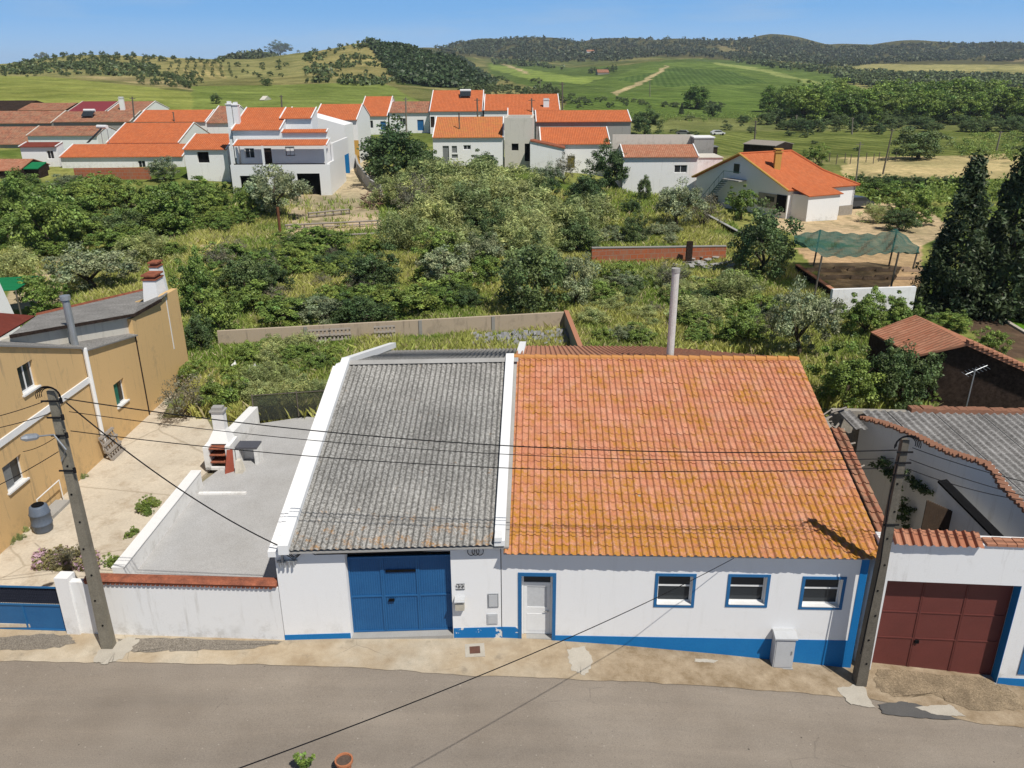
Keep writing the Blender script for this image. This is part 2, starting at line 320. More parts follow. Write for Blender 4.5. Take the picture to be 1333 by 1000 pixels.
W['tileold'] = tile_mat('old_brown_tile', (.42,.18,.11,1), (.26,.12,.08,1), (.36,.28,.18,1), .8, tw=.3, th=.45)
W['tilebrn'] = tile_mat('faded_clay_tile', (.42,.17,.1,1), (.5,.24,.15,1), (.2,.13,.08,1), .6, tw=.24, th=.38)
def fibre(name='fibre_cement', c0=(.08,.075,.068,1), c1=(.55,.535,.5,1), orange=True, lines=False):
    t = NT(name); uv = t.coord('UV'); sp = t.n('ShaderNodeSeparateXYZ', i0=uv)
    n = t.noise(uv, 11, 9, 1.0); col = t.ramp(n, .44, .56, c0, c1)
    if lines: col = t.mix(t.math('LESS_THAN', t.math('FRACT', t.math('DIVIDE', sp.outputs[0], 1.062)), .09), col, (.03,.03,.032,1))
    big = t.ramp(t.noise(uv, .7, 5, .65), .3, .7, (.72,.72,.72,1), (1.15,1.15,1.15,1)); col = t.mix(1.0, col, big, 'MULTIPLY')
    gr = t.math('SINE', t.math('MULTIPLY', sp.outputs[0], 2*math.pi/.177)); col = t.mix(1.0, col, t.ramp(t.math('MULTIPLY_ADD', gr, .5, .5), 0, .5, (.62,.61,.6,1), (1,1,1,1)), 'MULTIPLY')
    if orange:
        e = t.math('SUBTRACT', 1.0, t.math('DIVIDE', sp.outputs[1], 2.0)); e = t.math('MULTIPLY', t.math('MAXIMUM', e, 0.0), 1.0)
        m = t.math('MULTIPLY', t.ramp(t.math('ADD', t.noise(uv, 2.2, 5, .7), t.math('MULTIPLY', e, .16)), .64, .74), t.ramp(t.noise(uv, 14, 5, .85), .45, .55))
        col = t.mix(t.math('MULTIPLY', m, .8), col, (.40,.2,.05,1))
    t.bump(n, .5, .008)
    return t.done(col, .95)
W['fibre'] = fibre()
W['fibre2'] = fibre('grey_corrugated', (.13,.125,.12,1), (.46,.445,.42,1), False)
W['fibre3'] = fibre('lined_corrugated', (.13,.125,.12,1), (.42,.41,.4,1), False, True)
def leaf_mat(name, c, var=.35):
    t = NT(name); at = t.n('ShaderNodeAttribute', attribute_name='Cov'); oi = t.n('ShaderNodeObjectInfo')
    col = t.mix(1.0, c, at.outputs['Color'], 'MULTIPLY')
    h = t.n('ShaderNodeHueSaturation', i4=col); h.inputs['Hue'].default_value = .5
    t.set(h.inputs['Value'], t.math('MULTIPLY_ADD', oi.outputs['Random'], .45, .9)); t.set(h.inputs['Hue'], t.math('MULTIPLY_ADD', oi.outputs['Random'], -.03, .515))
    t.set(t.b.inputs['Base Color'], h.outputs[0]); t.b.inputs['Roughness'].default_value = .5; t.b.inputs['Specular IOR Level'].default_value = .35
    tr = t.n('ShaderNodeBsdfTranslucent', i0=h.outputs[0]); mx = t.n('ShaderNodeMixShader', i0=.22); t.t.links.new(t.b.outputs[0], mx.inputs[1]); t.t.links.new(tr.outputs[0], mx.inputs[2]); t.t.links.new(mx.outputs[0], t.out.inputs[0])
    return t.m
L = {'c': leaf_mat('bright_leaf', (.19,.265,.06,1)), 'o': leaf_mat('olive_leaf', (.25,.29,.16,1)), 'd': leaf_mat('dark_leaf', (.105,.155,.055,1)), 'r': leaf_mat('yellowish_leaf', (.30,.34,.13,1)),
     's': leaf_mat('grey_twig_leaf', (.2,.19,.13,1)), 'y': leaf_mat('cypress_leaf', (.06,.085,.035,1)), 'f': leaf_mat('far_leaf', (.11,.145,.055,1)), 'b': leaf_mat('belt_leaf', (.15,.225,.045,1)), 'g': leaf_mat('grass_blade', (1,1,1,1)), 'k': leaf_mat('pine_leaf', (.05,.08,.03,1)), 'far2': leaf_mat('oak_wood_leaf', (.095,.115,.055,1))}
# ================================================================== SETTING
def inpoly(px, py, poly):
    r = np.zeros(px.shape, bool); n = len(poly)
    for i in range(n):
        x0, y0 = poly[i]; x1, y1 = poly[(i+1) % n]
        c = ((y0 > py) != (y1 > py)) & (px < (x1-x0)*(py-y0)/((y1-y0) if y1 != y0 else 1e-9)+x0); r ^= c
    return r
def vnoise(X, Y, s, seed=0):
    r = np.random.default_rng(seed).random((64, 64)); x = X/s; y = Y/s; i = np.floor(x).astype(int); j = np.floor(y).astype(int); u = x-i; v = y-j; u = u*u*(3-2*u); v = v*v*(3-2*v)
    g = lambda a, b: r[a % 64, b % 64]
    return (g(i, j)*(1-u)+g(i+1, j)*u)*(1-v)+(g(i, j+1)*(1-u)+g(i+1, j+1)*u)*v
REG = [ # ymin, ymax, colour, row mask, polygon in picture coordinates (ground cover of the hills and fields)
 (440, 900, (.24,.23,.1), 0, [(-400,70),(400,60),(400,112),(-400,100)]),
 (150, 480, (.24,.26,.075), 0, [(-400,98),(60,100),(150,108),(330,130),(330,175),(-400,175)]),
 (300, 460, (.30,.25,.13), 0, [(-400,92),(90,98),(160,106),(260,118),(330,126),(330,122),(150,96),(-400,88)]),
 (150, 480, (.17,.21,.06), 0, [(250,112),(500,108),(540,128),(600,150),(600,180),(250,180)]),
 (440, 900, (.30,.26,.12), .5, [(215,84),(285,80),(300,108),(215,112)]),
 (460, 900, (.28,.25,.11), 0, [(120,60),(260,70),(260,90),(120,92)]),
 (440, 760, (.26,.23,.10), 0, [(395,60),(480,45),(500,70),(520,104),(400,112)]),
 (440, 760, (.27,.24,.11), 0, [(590,84),(640,106),(690,120),(640,130),(600,112)]),
 (440, 760, (.07,.09,.03), 0, [(476,48),(530,56),(600,70),(648,108),(640,118),(520,112)]),
 (500, 1600, (.105,.15,.045), .5, [(630,75),(740,88),(800,86),(870,78),(960,76),(1090,96),(1100,114),(960,118),(740,126),(640,100)]),
 (500, 1600, (.21,.27,.07), 0, [(636,84),(700,92),(748,100),(790,100),(760,110),(690,104),(640,90)]),
 (300, 1600, (.115,.17,.045), .5, [(735,122),(860,118),(1130,112),(1130,150),(735,160)]),
 (500, 1600, (.125,.18,.05), .5, [(760,112),(850,82),(930,80),(1080,100),(1130,118),(860,116)]),
 (500, 1700, (.085,.135,.04), 1, [(800,104),(880,88),(950,92),(1000,108),(870,113)]),
 (400, 1600, (.42,.34,.2), 0, [(795,121),(836,105),(868,85),(872,86),(842,107),(800,124)]),
 (400, 1600, (.42,.34,.2), 0, [(650,80),(690,95),(687,97),(648,82)]),
 (400, 1600, (.27,.31,.11), 0, [(930,81),(1000,91),(1090,113),(1130,118),(1128,120),(1080,116),(995,94),(928,83)]),
 (900, 2400, (.33,.30,.13), 0, [(1060,94),(1130,84),(1200,82),(1333,86),(1500,88),(1500,96),(1200,94)]),
 (600, 1700, (.26,.24,.1), 0, [(1090,92),(1500,94),(1500,118),(1120,116)]),
 (1500, 3600, (.10,.095,.045), 0, [(550,30),(1600,30),(1600,84),(1080,84),(860,74),(700,80),(550,72)]),
 (1700, 3600, (.22,.19,.1), 0, [(930,56),(985,58),(1000,66),(940,68)]),
 (1700, 3600, (.25,.2,.11), 0, [(1280,74),(1300,66),(1333,70),(1333,84)]),
 (800, 1500, (.08,.085,.035), 0, [(240,60),(400,60),(400,84),(240,84)]),
 (200, 420, (.17,.185,.07), 0, [(820,152),(1500,160),(1500,185),(820,180)]),
 (140, 330, (.15,.175,.055), .5, [(820,172),(1500,168),(1500,205),(940,205)]),
 (110, 240, (.46,.37,.2), 0, [(1090,206),(1330,200),(1345,232),(1240,238),(1100,234)]),
 (100, 170, (.16,.2,.05), 0, [(1085,234),(1345,232),(1345,262),(1100,262)]),
 (96, 180, (.22,.21,.09), 0, [(905,172),(1100,180),(1100,215),(905,205)]),
 (45, 110, (.5,.38,.25), 0, [(1035,268),(1200,262),(1240,300),(1180,330),(1035,306),(985,285)]),
 (45, 100, (.46,.36,.26), 0, [(375,250),(490,255),(500,300),(370,312)]),
 (60, 130, (.48,.39,.28), 0, [(428,195),(470,195),(505,262),(425,262)]),
 (30, 60, (.11,.075,.055), 0, [(1240,404),(1333,404),(1420,470),(1300,470)]),
 (30, 70, (.09,.2,.02), 0, [(1290,404),(1420,404),(1420,450),(1350,442)]),
 (45, 75, (.4,.28,.17), 0, [(1030,318),(1200,318),(1200,380),(1090,380)]),
 (45, 100, (.45,.36,.25), 0, [(0,405),(90,395),(100,350),(30,350)]),
 (45, 100, (.42,.34,.24), 0, [(160,262),(195,270),(190,290),(150,285)]), (45, 100, (.42,.34,.24), 0, [(255,318),(320,318),(320,340),(255,335)]),
]
def terrain():
    Ys = np.concatenate([np.linspace(-40, 44, 90), np.exp(np.linspace(math.log(45), math.log(6000), 620))]); ts = np.linspace(-1.15, 1.15, 760)
    T, Yg = np.meshgrid(ts, Ys); X = T*(np.maximum(Yg, 0)*.92+25); Z = tz(X, Yg) - np.where(Yg < 26, .06, 0)
    Z = Z - np.clip((Yg-3400)/2600, 0, 1)*120
    V = np.stack([X, Yg, Z], -1).reshape(-1, 3); nx = len(ts); ny = len(Ys)
    i = (np.arange(ny-1)[:, None]*nx+np.arange(nx-1)[None]).ravel(); F = np.stack([i, i+1, i+nx+1, i+nx], 1)
    d = V-CP; zz = np.maximum(d@_fw, .1); px = 666.5+FPX*(d@CR)/zz; py = 500-FPX*(d@CU)/zz; Yf = V[:, 1]; Xf = V[:, 0]
    n1 = vnoise(Xf, Yf, 9, 1); n2 = vnoise(Xf, Yf, 3.1, 2); n3 = vnoise(Xf, Yf, 40, 3); n4 = vnoise(Xf, Yf, 130, 5)
    col = np.zeros((len(V), 4)); A = np.array
    def mixc(a, b, k): return A(a)[None]*(1-k[:, None])+A(b)[None]*k[:, None]
    g = mixc((.12,.17,.04), (.3,.3,.1), smooth((n1*.6+n2*.4-.3)/.45))
    far = mixc((.25,.23,.1), (.12,.14,.05), smooth((n3*.5+n4*.5-.3)/.4)); far = far*(.8+.4*n1[:, None])
    near = mixc((.36,.31,.24), (.28,.24,.18), n2); k = smooth((Yf-33)/4)[:, None]
    c = near*(1-k)+g*k; k = smooth((Yf-120)/60)[:, None]; c = c*(1-k)+far*k; al = np.zeros(len(V))
    # soften region edges by shaking the lookup
    jx = (vnoise(Xf, Yf, 25, 8)-.5)*6; jy = (vnoise(Xf, Yf, 25, 9)-.5)*2.0
    for y0, y1, cc, rm, poly in REG:
        m = (Yf > y0) & (Yf < y1); m[m] = inpoly(px[m]+jx[m], py[m]+jy[m], poly)
        c[m] = A(cc)*1.12*(.86+.28*n1[m][:, None])*(.88+.24*n3[m][:, None]); al[m] = rm
    col[:, :3] = c; col[:, 3] = al
    t = NT('terrain'); at = t.n('ShaderNodeAttribute', attribute_name='Cov'); v = t.coord(); sp = t.n('ShaderNodeSeparateXYZ', i0=v)
    n = t.ramp(t.noise(v, .9, 6, .75), .3, .7, (.6,.6,.6,1), (1.3,1.3,1.25,1)); colr = t.mix(1.0, at.outputs['Color'], n, 'MULTIPLY')
    colr = t.mix(1.0, colr, t.ramp(t.noise(v, .05, 6, .7), .35, .65, (.6,.66,.58,1), (1.25,1.2,1.15,1)), 'MULTIPLY'); colr = t.mix(t.math('MULTIPLY', t.ramp(t.noise(v, .16, 5, .8), .56, .64), .45), colr, (.07,.095,.035,1))
    a = t.math('ADD', t.math('MULTIPLY', sp.outputs[0], .9), t.math('MULTIPLY', sp.outputs[1], .35)); b = t.math('SUBTRACT', t.math('MULTIPLY', sp.outputs[0], 1), t.math('MULTIPLY', sp.outputs[1], .15))
    isB = t.math('GREATER_THAN', at.outputs['Alpha'], .75); ph = t.math('ADD', t.math('MULTIPLY', a, t.math('SUBTRACT', 1.0, isB)), t.math('MULTIPLY', b, isB))
    wv = t.math('SINE', t.math('MULTIPLY', ph, 2*math.pi/5.5)); rows = t.ramp(t.math('MULTIPLY_ADD', wv, .5, .5), .3, .7, (.78,.82,.76,1), (1.1,1.07,1.06,1))
    colr = t.mix(t.math('GREATER_THAN', at.outputs['Alpha'], .25), colr, t.mix(1.0, colr, rows, 'MULTIPLY'))
    t.bump(t.noise(v, 3, 5, .7), .5, .15)
    return npmesh('terrain', V, F, t.done(colr, .95), col, kind='structure')
terrain()
bpy.data.objects['terrain'].data.polygons.foreach_set('use_smooth', [True]*len(bpy.data.objects['terrain'].data.polygons))
def sheet(name, xs, ylo, yhi, zoff, mat, ny=6, label=None, kind='structure', cat=None, th=0.0, jag=0, jagl=0):
    xs = np.asarray(xs, float); lo = np.interp(xs, *zip(*ylo)); hi = np.interp(xs, *zip(*yhi))
    if jag: hi = hi+jag*(vnoise(xs, xs*0, .5, 4)-.5)+jag*.5*(vnoise(xs, xs*0, .15, 5)-.5)
    if jagl: lo = lo+jagl*(vnoise(xs, xs*0+3, .6, 14)-.5)+jagl*.6*(vnoise(xs, xs*0, .17, 15)-.5)
    V = []
    for k in range(ny+1):
        y = lo+(hi-lo)*k/ny; V.append(np.stack([xs, y, np.array([float(tz(a, min(b, 20.4))) for a, b in zip(xs, y)])+zoff], 1))
    V = np.concatenate(V); n = len(xs); i = (np.arange(ny)[:, None]*n+np.arange(n-1)[None]).ravel(); F = np.stack([i, i+1, i+n+1, i+n], 1)
    o = npmesh(name, V, F, mat)
    if kind: o['kind'] = kind
    if label: o['label'] = label
    if cat: o['category'] = cat
    return o
# road
t = NT('asphalt'); v = t.coord(); a = t.ramp(t.noise(v, .35, 6, .6), .3, .7, (.235,.2,.165,1), (.305,.265,.222,1))
mpn = t.n('ShaderNodeMapping', i0=v); mpn.inputs['Scale'].default_value = (.12, 1.3, 1); st = t.ramp(t.noise(mpn.outputs[0], 1, 4), .35, .7, (.9,.9,.9,1), (1.08,1.07,1.05,1))
a = t.mix(1.0, a, st, 'MULTIPLY'); g = t.noise(v, 28, 6, .95); a = t.mix(1.0, a, t.ramp(g, .35, .65, (.74,.74,.74,1), (1.22,1.22,1.22,1)), 'MULTIPLY')
vo = t.n('ShaderNodeTexVoronoi', i0=v); vo.inputs['Scale'].default_value = 1.4; a = t.mix(t.ramp(vo.outputs[0], .03, .04, (.75,.75,.75,1), (0,0,0,1)), a, (.05,.045,.04,1)); vo2 = t.n('ShaderNodeTexVoronoi', i0=v); vo2.inputs['Scale'].default_value = 4; a = t.mix(t.ramp(vo2.outputs[0], .05, .09, (.5,.5,.5,1), (0,0,0,1)), a, (.12,.105,.09,1)); vo3 = t.n('ShaderNodeTexVoronoi', i0=v); vo3.inputs['Scale'].default_value = 3.1; a = t.mix(t.ramp(vo3.outputs[0], .04, .08, (.45,.45,.45,1), (0,0,0,1)), a, (.5,.46,.4,1)); t.bump(g, .5, .006)
cr = t.n('ShaderNodeTexVoronoi', i0=t.mix(.12, v, t.n('ShaderNodeTexNoise', i0=v, i2=1.2).outputs[1])); cr.feature = 'DISTANCE_TO_EDGE'; cr.inputs['Scale'].default_value = .33
a = t.mix(t.math('MULTIPLY', t.ramp(cr.outputs[0], .001, .004, (1,1,1,1), (0,0,0,1)), t.math('MULTIPLY', t.ramp(t.noise(v, .5, 3), .54, .62), .45)), a, (.09,.08,.07,1))
W['asphalt'] = t.done(a, .92)
xs = np.linspace(-40, 40, 400)
edge = [(-40,18.4),(-14.4,18.23),(-7.9,18.1),(-4,17.95),(-1.4,17.72),(2,17.7),(6,17.75),(9.9,17.75),(11.3,17.35),(12.6,17.0),(13.9,16.95),(40,15.2)]
sheet('road', xs, [(-40,-30),(40,-30)], [(x, y+.1) for x, y in edge], -.006, W['asphalt'], ny=40, jag=.05)
wallY = [(-40,19.9),(-13.3,19.75),(-6.8,19.5),(-.3,19.6),(9.6,19.25),(10.4,19.35),(14.3,19.0),(16,19.3),(40,18)]
t = NT('pavement_concrete'); v = t.coord(); a = t.ramp(t.noise(v, .8, 6, .7), .34, .66, (.36,.275,.18,1), (.52,.43,.31,1))
mk = t.ramp(t.noise(v, .28, 4, .6), .45, .6); a = t.mix(mk, a, t.ramp(t.noise(v, 2.5, 6, .7), .3, .7, (.42,.37,.29,1), (.62,.54,.42,1)))
bl = t.ramp(t.noise(v, 1.7, 5, .7), .6, .72); a = t.mix(t.math('MULTIPLY', bl, .45), a, (.17,.145,.115,1))
g = t.noise(v, 55, 4, .8); a = t.mix(1.0, a, t.ramp(g, .25, .75, (.75,.75,.75,1), (1.2,1.2,1.2,1)), 'MULTIPLY'); t.bump(g, .6, .01)
cr = t.n('ShaderNodeTexVoronoi', i0=t.mix(.15, v, t.n('ShaderNodeTexNoise', i0=v, i2=1.5).outputs[1])); cr.feature = 'DISTANCE_TO_EDGE'; cr.inputs['Scale'].default_value = .55
a = t.mix(t.math('MULTIPLY', t.ramp(cr.outputs[0], .002, .008, (1,1,1,1), (0,0,0,1)), t.math('MULTIPLY', t.ramp(t.noise(v, .6, 3), .5, .6), .4)), a, (.1,.085,.07,1))
sx_ = t.n('ShaderNodeSeparateXYZ', i0=v); fx = t.ramp(t.math('MULTIPLY_ADD', t.math('ADD', sx_.outputs[0], t.math('MULTIPLY', t.noise(v, .9, 4), 4.0)), .25, -.3), 0, 1); br_ = t.mix(t.ramp(t.noise(v, 1.6, 6, .7), .35, .65), (.25,.185,.115,1), (.42,.335,.235,1)); br_ = t.mix(1.0, br_, t.ramp(g, .3, .7, (.7,.7,.7,1), (1.25,1.25,1.25,1)), 'MULTIPLY'); a = t.mix(fx, a, br_)
W['pave'] = t.done(a, .93)
sheet('pavement', xs, edge, wallY, .012, W['pave'], ny=8, jagl=.06)
def patch(name, pts, zoff, mat, wob=.12, sub=8, **kw):
    """irregular flat patch on the ground, given by its outline in the picture"""
    P = [G(*p) for p in pts]; out = []
    for i, p in enumerate(P):
        q = P[(i+1) % len(P)]
        for k in range(sub):
            r = p+(q-p)*k/sub
            if k: r = r+np.array([random.uniform(-wob, wob), random.uniform(-wob, wob)*.6, 0])
            out.append(r)
    c = sum(out)/len(out); b = MB(); n = len(out); ring = [c+(r-c)*.5 for r in out]
    Z = lambda p: (p[0], p[1], float(tz(p[0], p[1]))+zoff)
    for i in range(n):
        j = (i+1) % n; b.face([Z(ring[i]), Z(out[i]), Z(out[j]), Z(ring[j])]); b.face([Z(c), Z(ring[i]), Z(ring[j])])
    return b.build(name, mat, kind='structure', **kw)
patch('gravel_strip', [(-10,830),(60,826),(92,828),(100,838),(60,846),(-10,848)], .022, W['gravel'], .08)
patch('gravel_strip', [(150,832),(250,832),(370,836),(330,845),(230,848),(175,850)], .022, W['gravel'], .08)
patch('cement_patch', [(128,848),(168,830),(182,834),(160,858),(136,866),(122,862)], .024, W['patch'], .05)
patch('cement_patch', [(738,846),(762,842),(772,862),(762,880),(744,874)], .02, W['patch'], .05)
patch('cement_patch', [(905,858),(935,860),(930,864),(905,862)], .02, W['patch'], .03)
patch('cement_patch', [(1090,896),(1122,890),(1140,922),(1108,918)], .02, W['patch'], .06)
patch('asphalt_patch', [(1142,918),(1172,914),(1195,918),(1250,938),(1200,936),(1150,930)], .028, W['asphaltpatch'], .04)
patch('cement_patch', [(1190,922),(1235,918),(1258,934),(1220,932)], .034, W['patch'], .04)
patch('rough_apron', [(1142,872),(1302,884),(1338,925),(1262,925),(1215,905),(1165,908),(1140,896)], .024, rough_mat('rough_brown_concrete', (.36,.28,.185,1), (.2,.155,.105,1), 2.2, 22, .6, bump=.6, dist=.02, big=.9), .08)
# yard behind the left wall
def flat(name, pts, z, mat, th=.02, **kw):
    return MB().prism([(p[0], p[1], z-th) for p in pts], (0, 0, th)).build(name, mat, **kw)
drv = NT('driveway_concrete'); v = drv.coord(); a = drv.ramp(drv.noise(v, .5, 6, .65), .32, .68, (.64,.57,.46,1), (.52,.46,.37,1))
a = drv.mix(drv.math('MULTIPLY', drv.ramp(drv.noise(v, .9, 6, .75), .5, .68), .55), a, (.3,.22,.14,1)); a = drv.mix(1.0, a, drv.ramp(drv.noise(v, 9, 6, .85), .3, .7, (.84,.83,.82,1), (1.1,1.1,1.1,1)), 'MULTIPLY'); cr = drv.n('ShaderNodeTexVoronoi', i0=drv.mix(.15, v, drv.n('ShaderNodeTexNoise', i0=v, i2=1.2).outputs[1])); cr.feature = 'DISTANCE_TO_EDGE'; cr.inputs['Scale'].default_value = .22
a = drv.mix(drv.math('MULTIPLY', drv.ramp(cr.outputs[0], .002, .007, (1,1,1,1), (0,0,0,1)), .5), a, (.25,.2,.14,1)); drv.bump(drv.noise(v, 30, 4), .3, .01); W['drive'] = drv.done(a, .93)
dp = []
for k in range(13): dp.append((-17.9+.03*k, 19.7+k*1.6))
q1, q2 = PZ(205,550,.4), PZ(268,543,.4)
drive_pts = [(-40,19.75),(-12.75,19.6),(-12.55,28),(-12.2,31),(q2[0],q2[1]),(q1[0],q1[1]+.5),(-17.6,40),(-40,40)]
flat('driveway', drive_pts, .4, W['drive'], .12, kind='structure')
# ------------------------------------------------------------------ frames of the street fronts
FB = frame(.65, 19.31, 2.0)           # tiled house
JX = FB(-.98, 0, 0)                   # corner of the two fronts
FA = frame(JX[0], JX[1], -2.2, 2.0)        # grey-roofed garage house
def rect(fr, px0, py0, px1, py1, d=0):
    a = fr.sz(px0, py0, d); b = fr.sz(px1, py1, d); return min(a[0], b[0]), max(a[0], b[0]), min(a[1], b[1]), max(a[1], b[1])
def ringbox(b, fr, s0, s1, z0, z1, w, d0, d1, bottom=True, m=0):
    b.fbox(fr, s0, s1, d0, d1, z1-w, z1, m)
    zb = z0
    if bottom: b.fbox(fr, s0, s1, d0, d1, z0, z0+w, m); zb = z0+w
    b.fbox(fr, s0, s0+w, d0, d1, zb, z1-w, m); b.fbox(fr, s1-w, s1, d0, d1, zb, z1-w, m)
def gable_wall(b, fr, s, th, d0, d1, dr, zb, ze0, zr, ze1, m=0):
    """wall across the house at s, thickness th, from d0 to d1, with its ridge at dr"""
    pts = [fr(s, d0, zb), fr(s, d1, zb), fr(s, d1, ze1), fr(s, dr, zr), fr(s, d0, ze0)]
    b.prism(pts, fr.u*th, m)
TP = math.tan(math.radians(16))
# ---- tiled house -------------------------------------------------------------
eB = 3.11; ridgeB = 8.66; SB0 = -.9; SB1 = 9.38; wB = 9.2
hB = thing('tiled_house', 'white street house with a big weathered orange tiled roof, blue plinth and three small windows', 'house', FB(4, 0, -.3))
holes = []; wins = []
door = rect(FB, 679, 750, 719, 834); door = (.27, 1.22, -.02, 2.12)
dl = FB.sz(679, 790)[0]; dr_ = FB.sz(719, 790)[0]; door = (dl, dr_, .0, FB.sz(700, 750)[1])
holes.append(door)
for x0, x1, y0, y1 in ((856,901,750,787),(950,997,751,787),(1046,1095,754,790)):
    xm = (y0+y1)/2; a = FB.sz(x0, xm)[0]; b_ = FB.sz(x1, xm)[0]; wins.append((a, b_, FB.sz((x0+x1)/2, y1)[1], FB.sz((x0+x1)/2, y0)[1]))
print('door', door, 'wins', wins)
b = MB(); b.wall(FB, -.975, wB, -2, eB+.05, 0, .34, [(door[0], door[1], -2, door[3])]+wins)
gable_wall(b, FB, SB0+.02, .3, .34, 17.5, ridgeB, -2, eB+.13, eB+(ridgeB)*TP, eB+.3)
gable_wall(b, FB, wB-.3, .3, .34, ridgeB+.6, ridgeB, -2, eB+.13, eB+(ridgeB)*TP, eB+ridgeB*TP-.2)
b.build('wall', W['white'], hB)
# threshold / plinth / trims
b = MB(); b.fbox(FB, door[0]+.003, door[1]-.003, .0, .34, -1, .02); b.build('threshold', W['concrete'], hB)
b = MB(); zt = .15; b.fbox(FB, door[1]+.1, wB-.2, -.012, 0, -2, zt); b.build('plinth', W['bluepaint'], hB)
b = MB(); b.fbox(FB, -.97, door[0]-.1, -.012, 0, -2, .42); b.build('plinth', W['bluepaint_worn'], hB, label='blue plinth with flaking white scars')
b = MB(); b.fbox(FB, door[0]-.1, door[0], -.02, 0, -1, door[3]+.11); b.fbox(FB, door[1], door[1]+.1, -.02, 0, -1, door[3]+.11); b.fbox(FB, door[0], door[1], -.02, 0, door[3], door[3]+.11); b.build('door_surround', W['bluetrim'], hB)
b = MB(); b.fbox(FB, wB-.2, wB+.012, -.014, 0, -2, eB-.1); b.fbox(FB, wB, wB+.012, 0, .2, -2, eB-.1); b.build('corner_band', W['bluepaint'], hB)
dd = .2; s0, s1, z0, z1 = door; s0 += .004; s1 -= .004
do = MB(); ringbox(do, FB, s0, s1, .03, z1-.004, .055, dd, dd+.07, bottom=False); do.fbox(FB, s0+.055, s1-.055, dd, dd+.07, 1.78, 1.83)
dob = do.build('door', W['whitepvc'], hB)
lf = MB(); lf.fbox(FB, s0+.06, s1-.06, dd+.01, dd+.05, .035, .88); ringbox(lf, FB, s0+.06, s1-.06, .88, 1.775, .09, dd+.01, dd+.05); lf.fbox(FB, s0+.15, s1-.15, dd+.0, dd+.01, .15, .75); lf.build('door_leaf', W['whitepvc'], dob)
MB().fbox(FB, s0+.15, s1-.15, dd+.03, dd+.035, .97, 1.69).build('pane', rough_mat('frosted_white_glass', (.55,.56,.57,1), (.5,.51,.52,1), 2, 9, .1, .25, 0), dob)
MB().fbox(FB, s0+.055, s1-.055, dd+.03, dd+.035, 1.83, z1-.06).build('pane', W['glass'], dob)
hd = MB(); hd.fbox(FB, s1-.13, s1-.10, dd-.04, dd+.01, .83, .86); hd.fbox(FB, s1-.24, s1-.10, dd-.05, dd-.035, .835, .86); hd.build('handle', W['steel'], dob)
for (a0, a1, c0, c1) in wins:
    b = MB(); ringbox(b, FB, a0-.085, a1+.085, c0-.085, c1+.085, .084, -.02, 0); b.build('window_surround', W['bluetrim'], hB)
    b = MB(); ringbox(b, FB, a0+.003, a1-.003, c0+.003, c1-.003, .04, .16, .22); mz = c0+(c1-c0)*.56; b.fbox(FB, a0+.043, a1-.043, .16, .22, mz-.025, mz+.025)
    wo = b.build('window', W['whitepvc'], hB)
    MB().fbox(FB, a0+.043, a1-.043, .185, .19, c0+.043, mz-.025).build('pane', W['glass'], wo); MB().fbox(FB, a0+.043, a1-.043, .185, .19, mz+.025, c1-.043).build('pane', W['glass'], wo)
    MB().fbox(FB, a0+.003, a1-.003, -.03, .16, c0, c0+.02).build('sill', W['whitepvc'], wo)
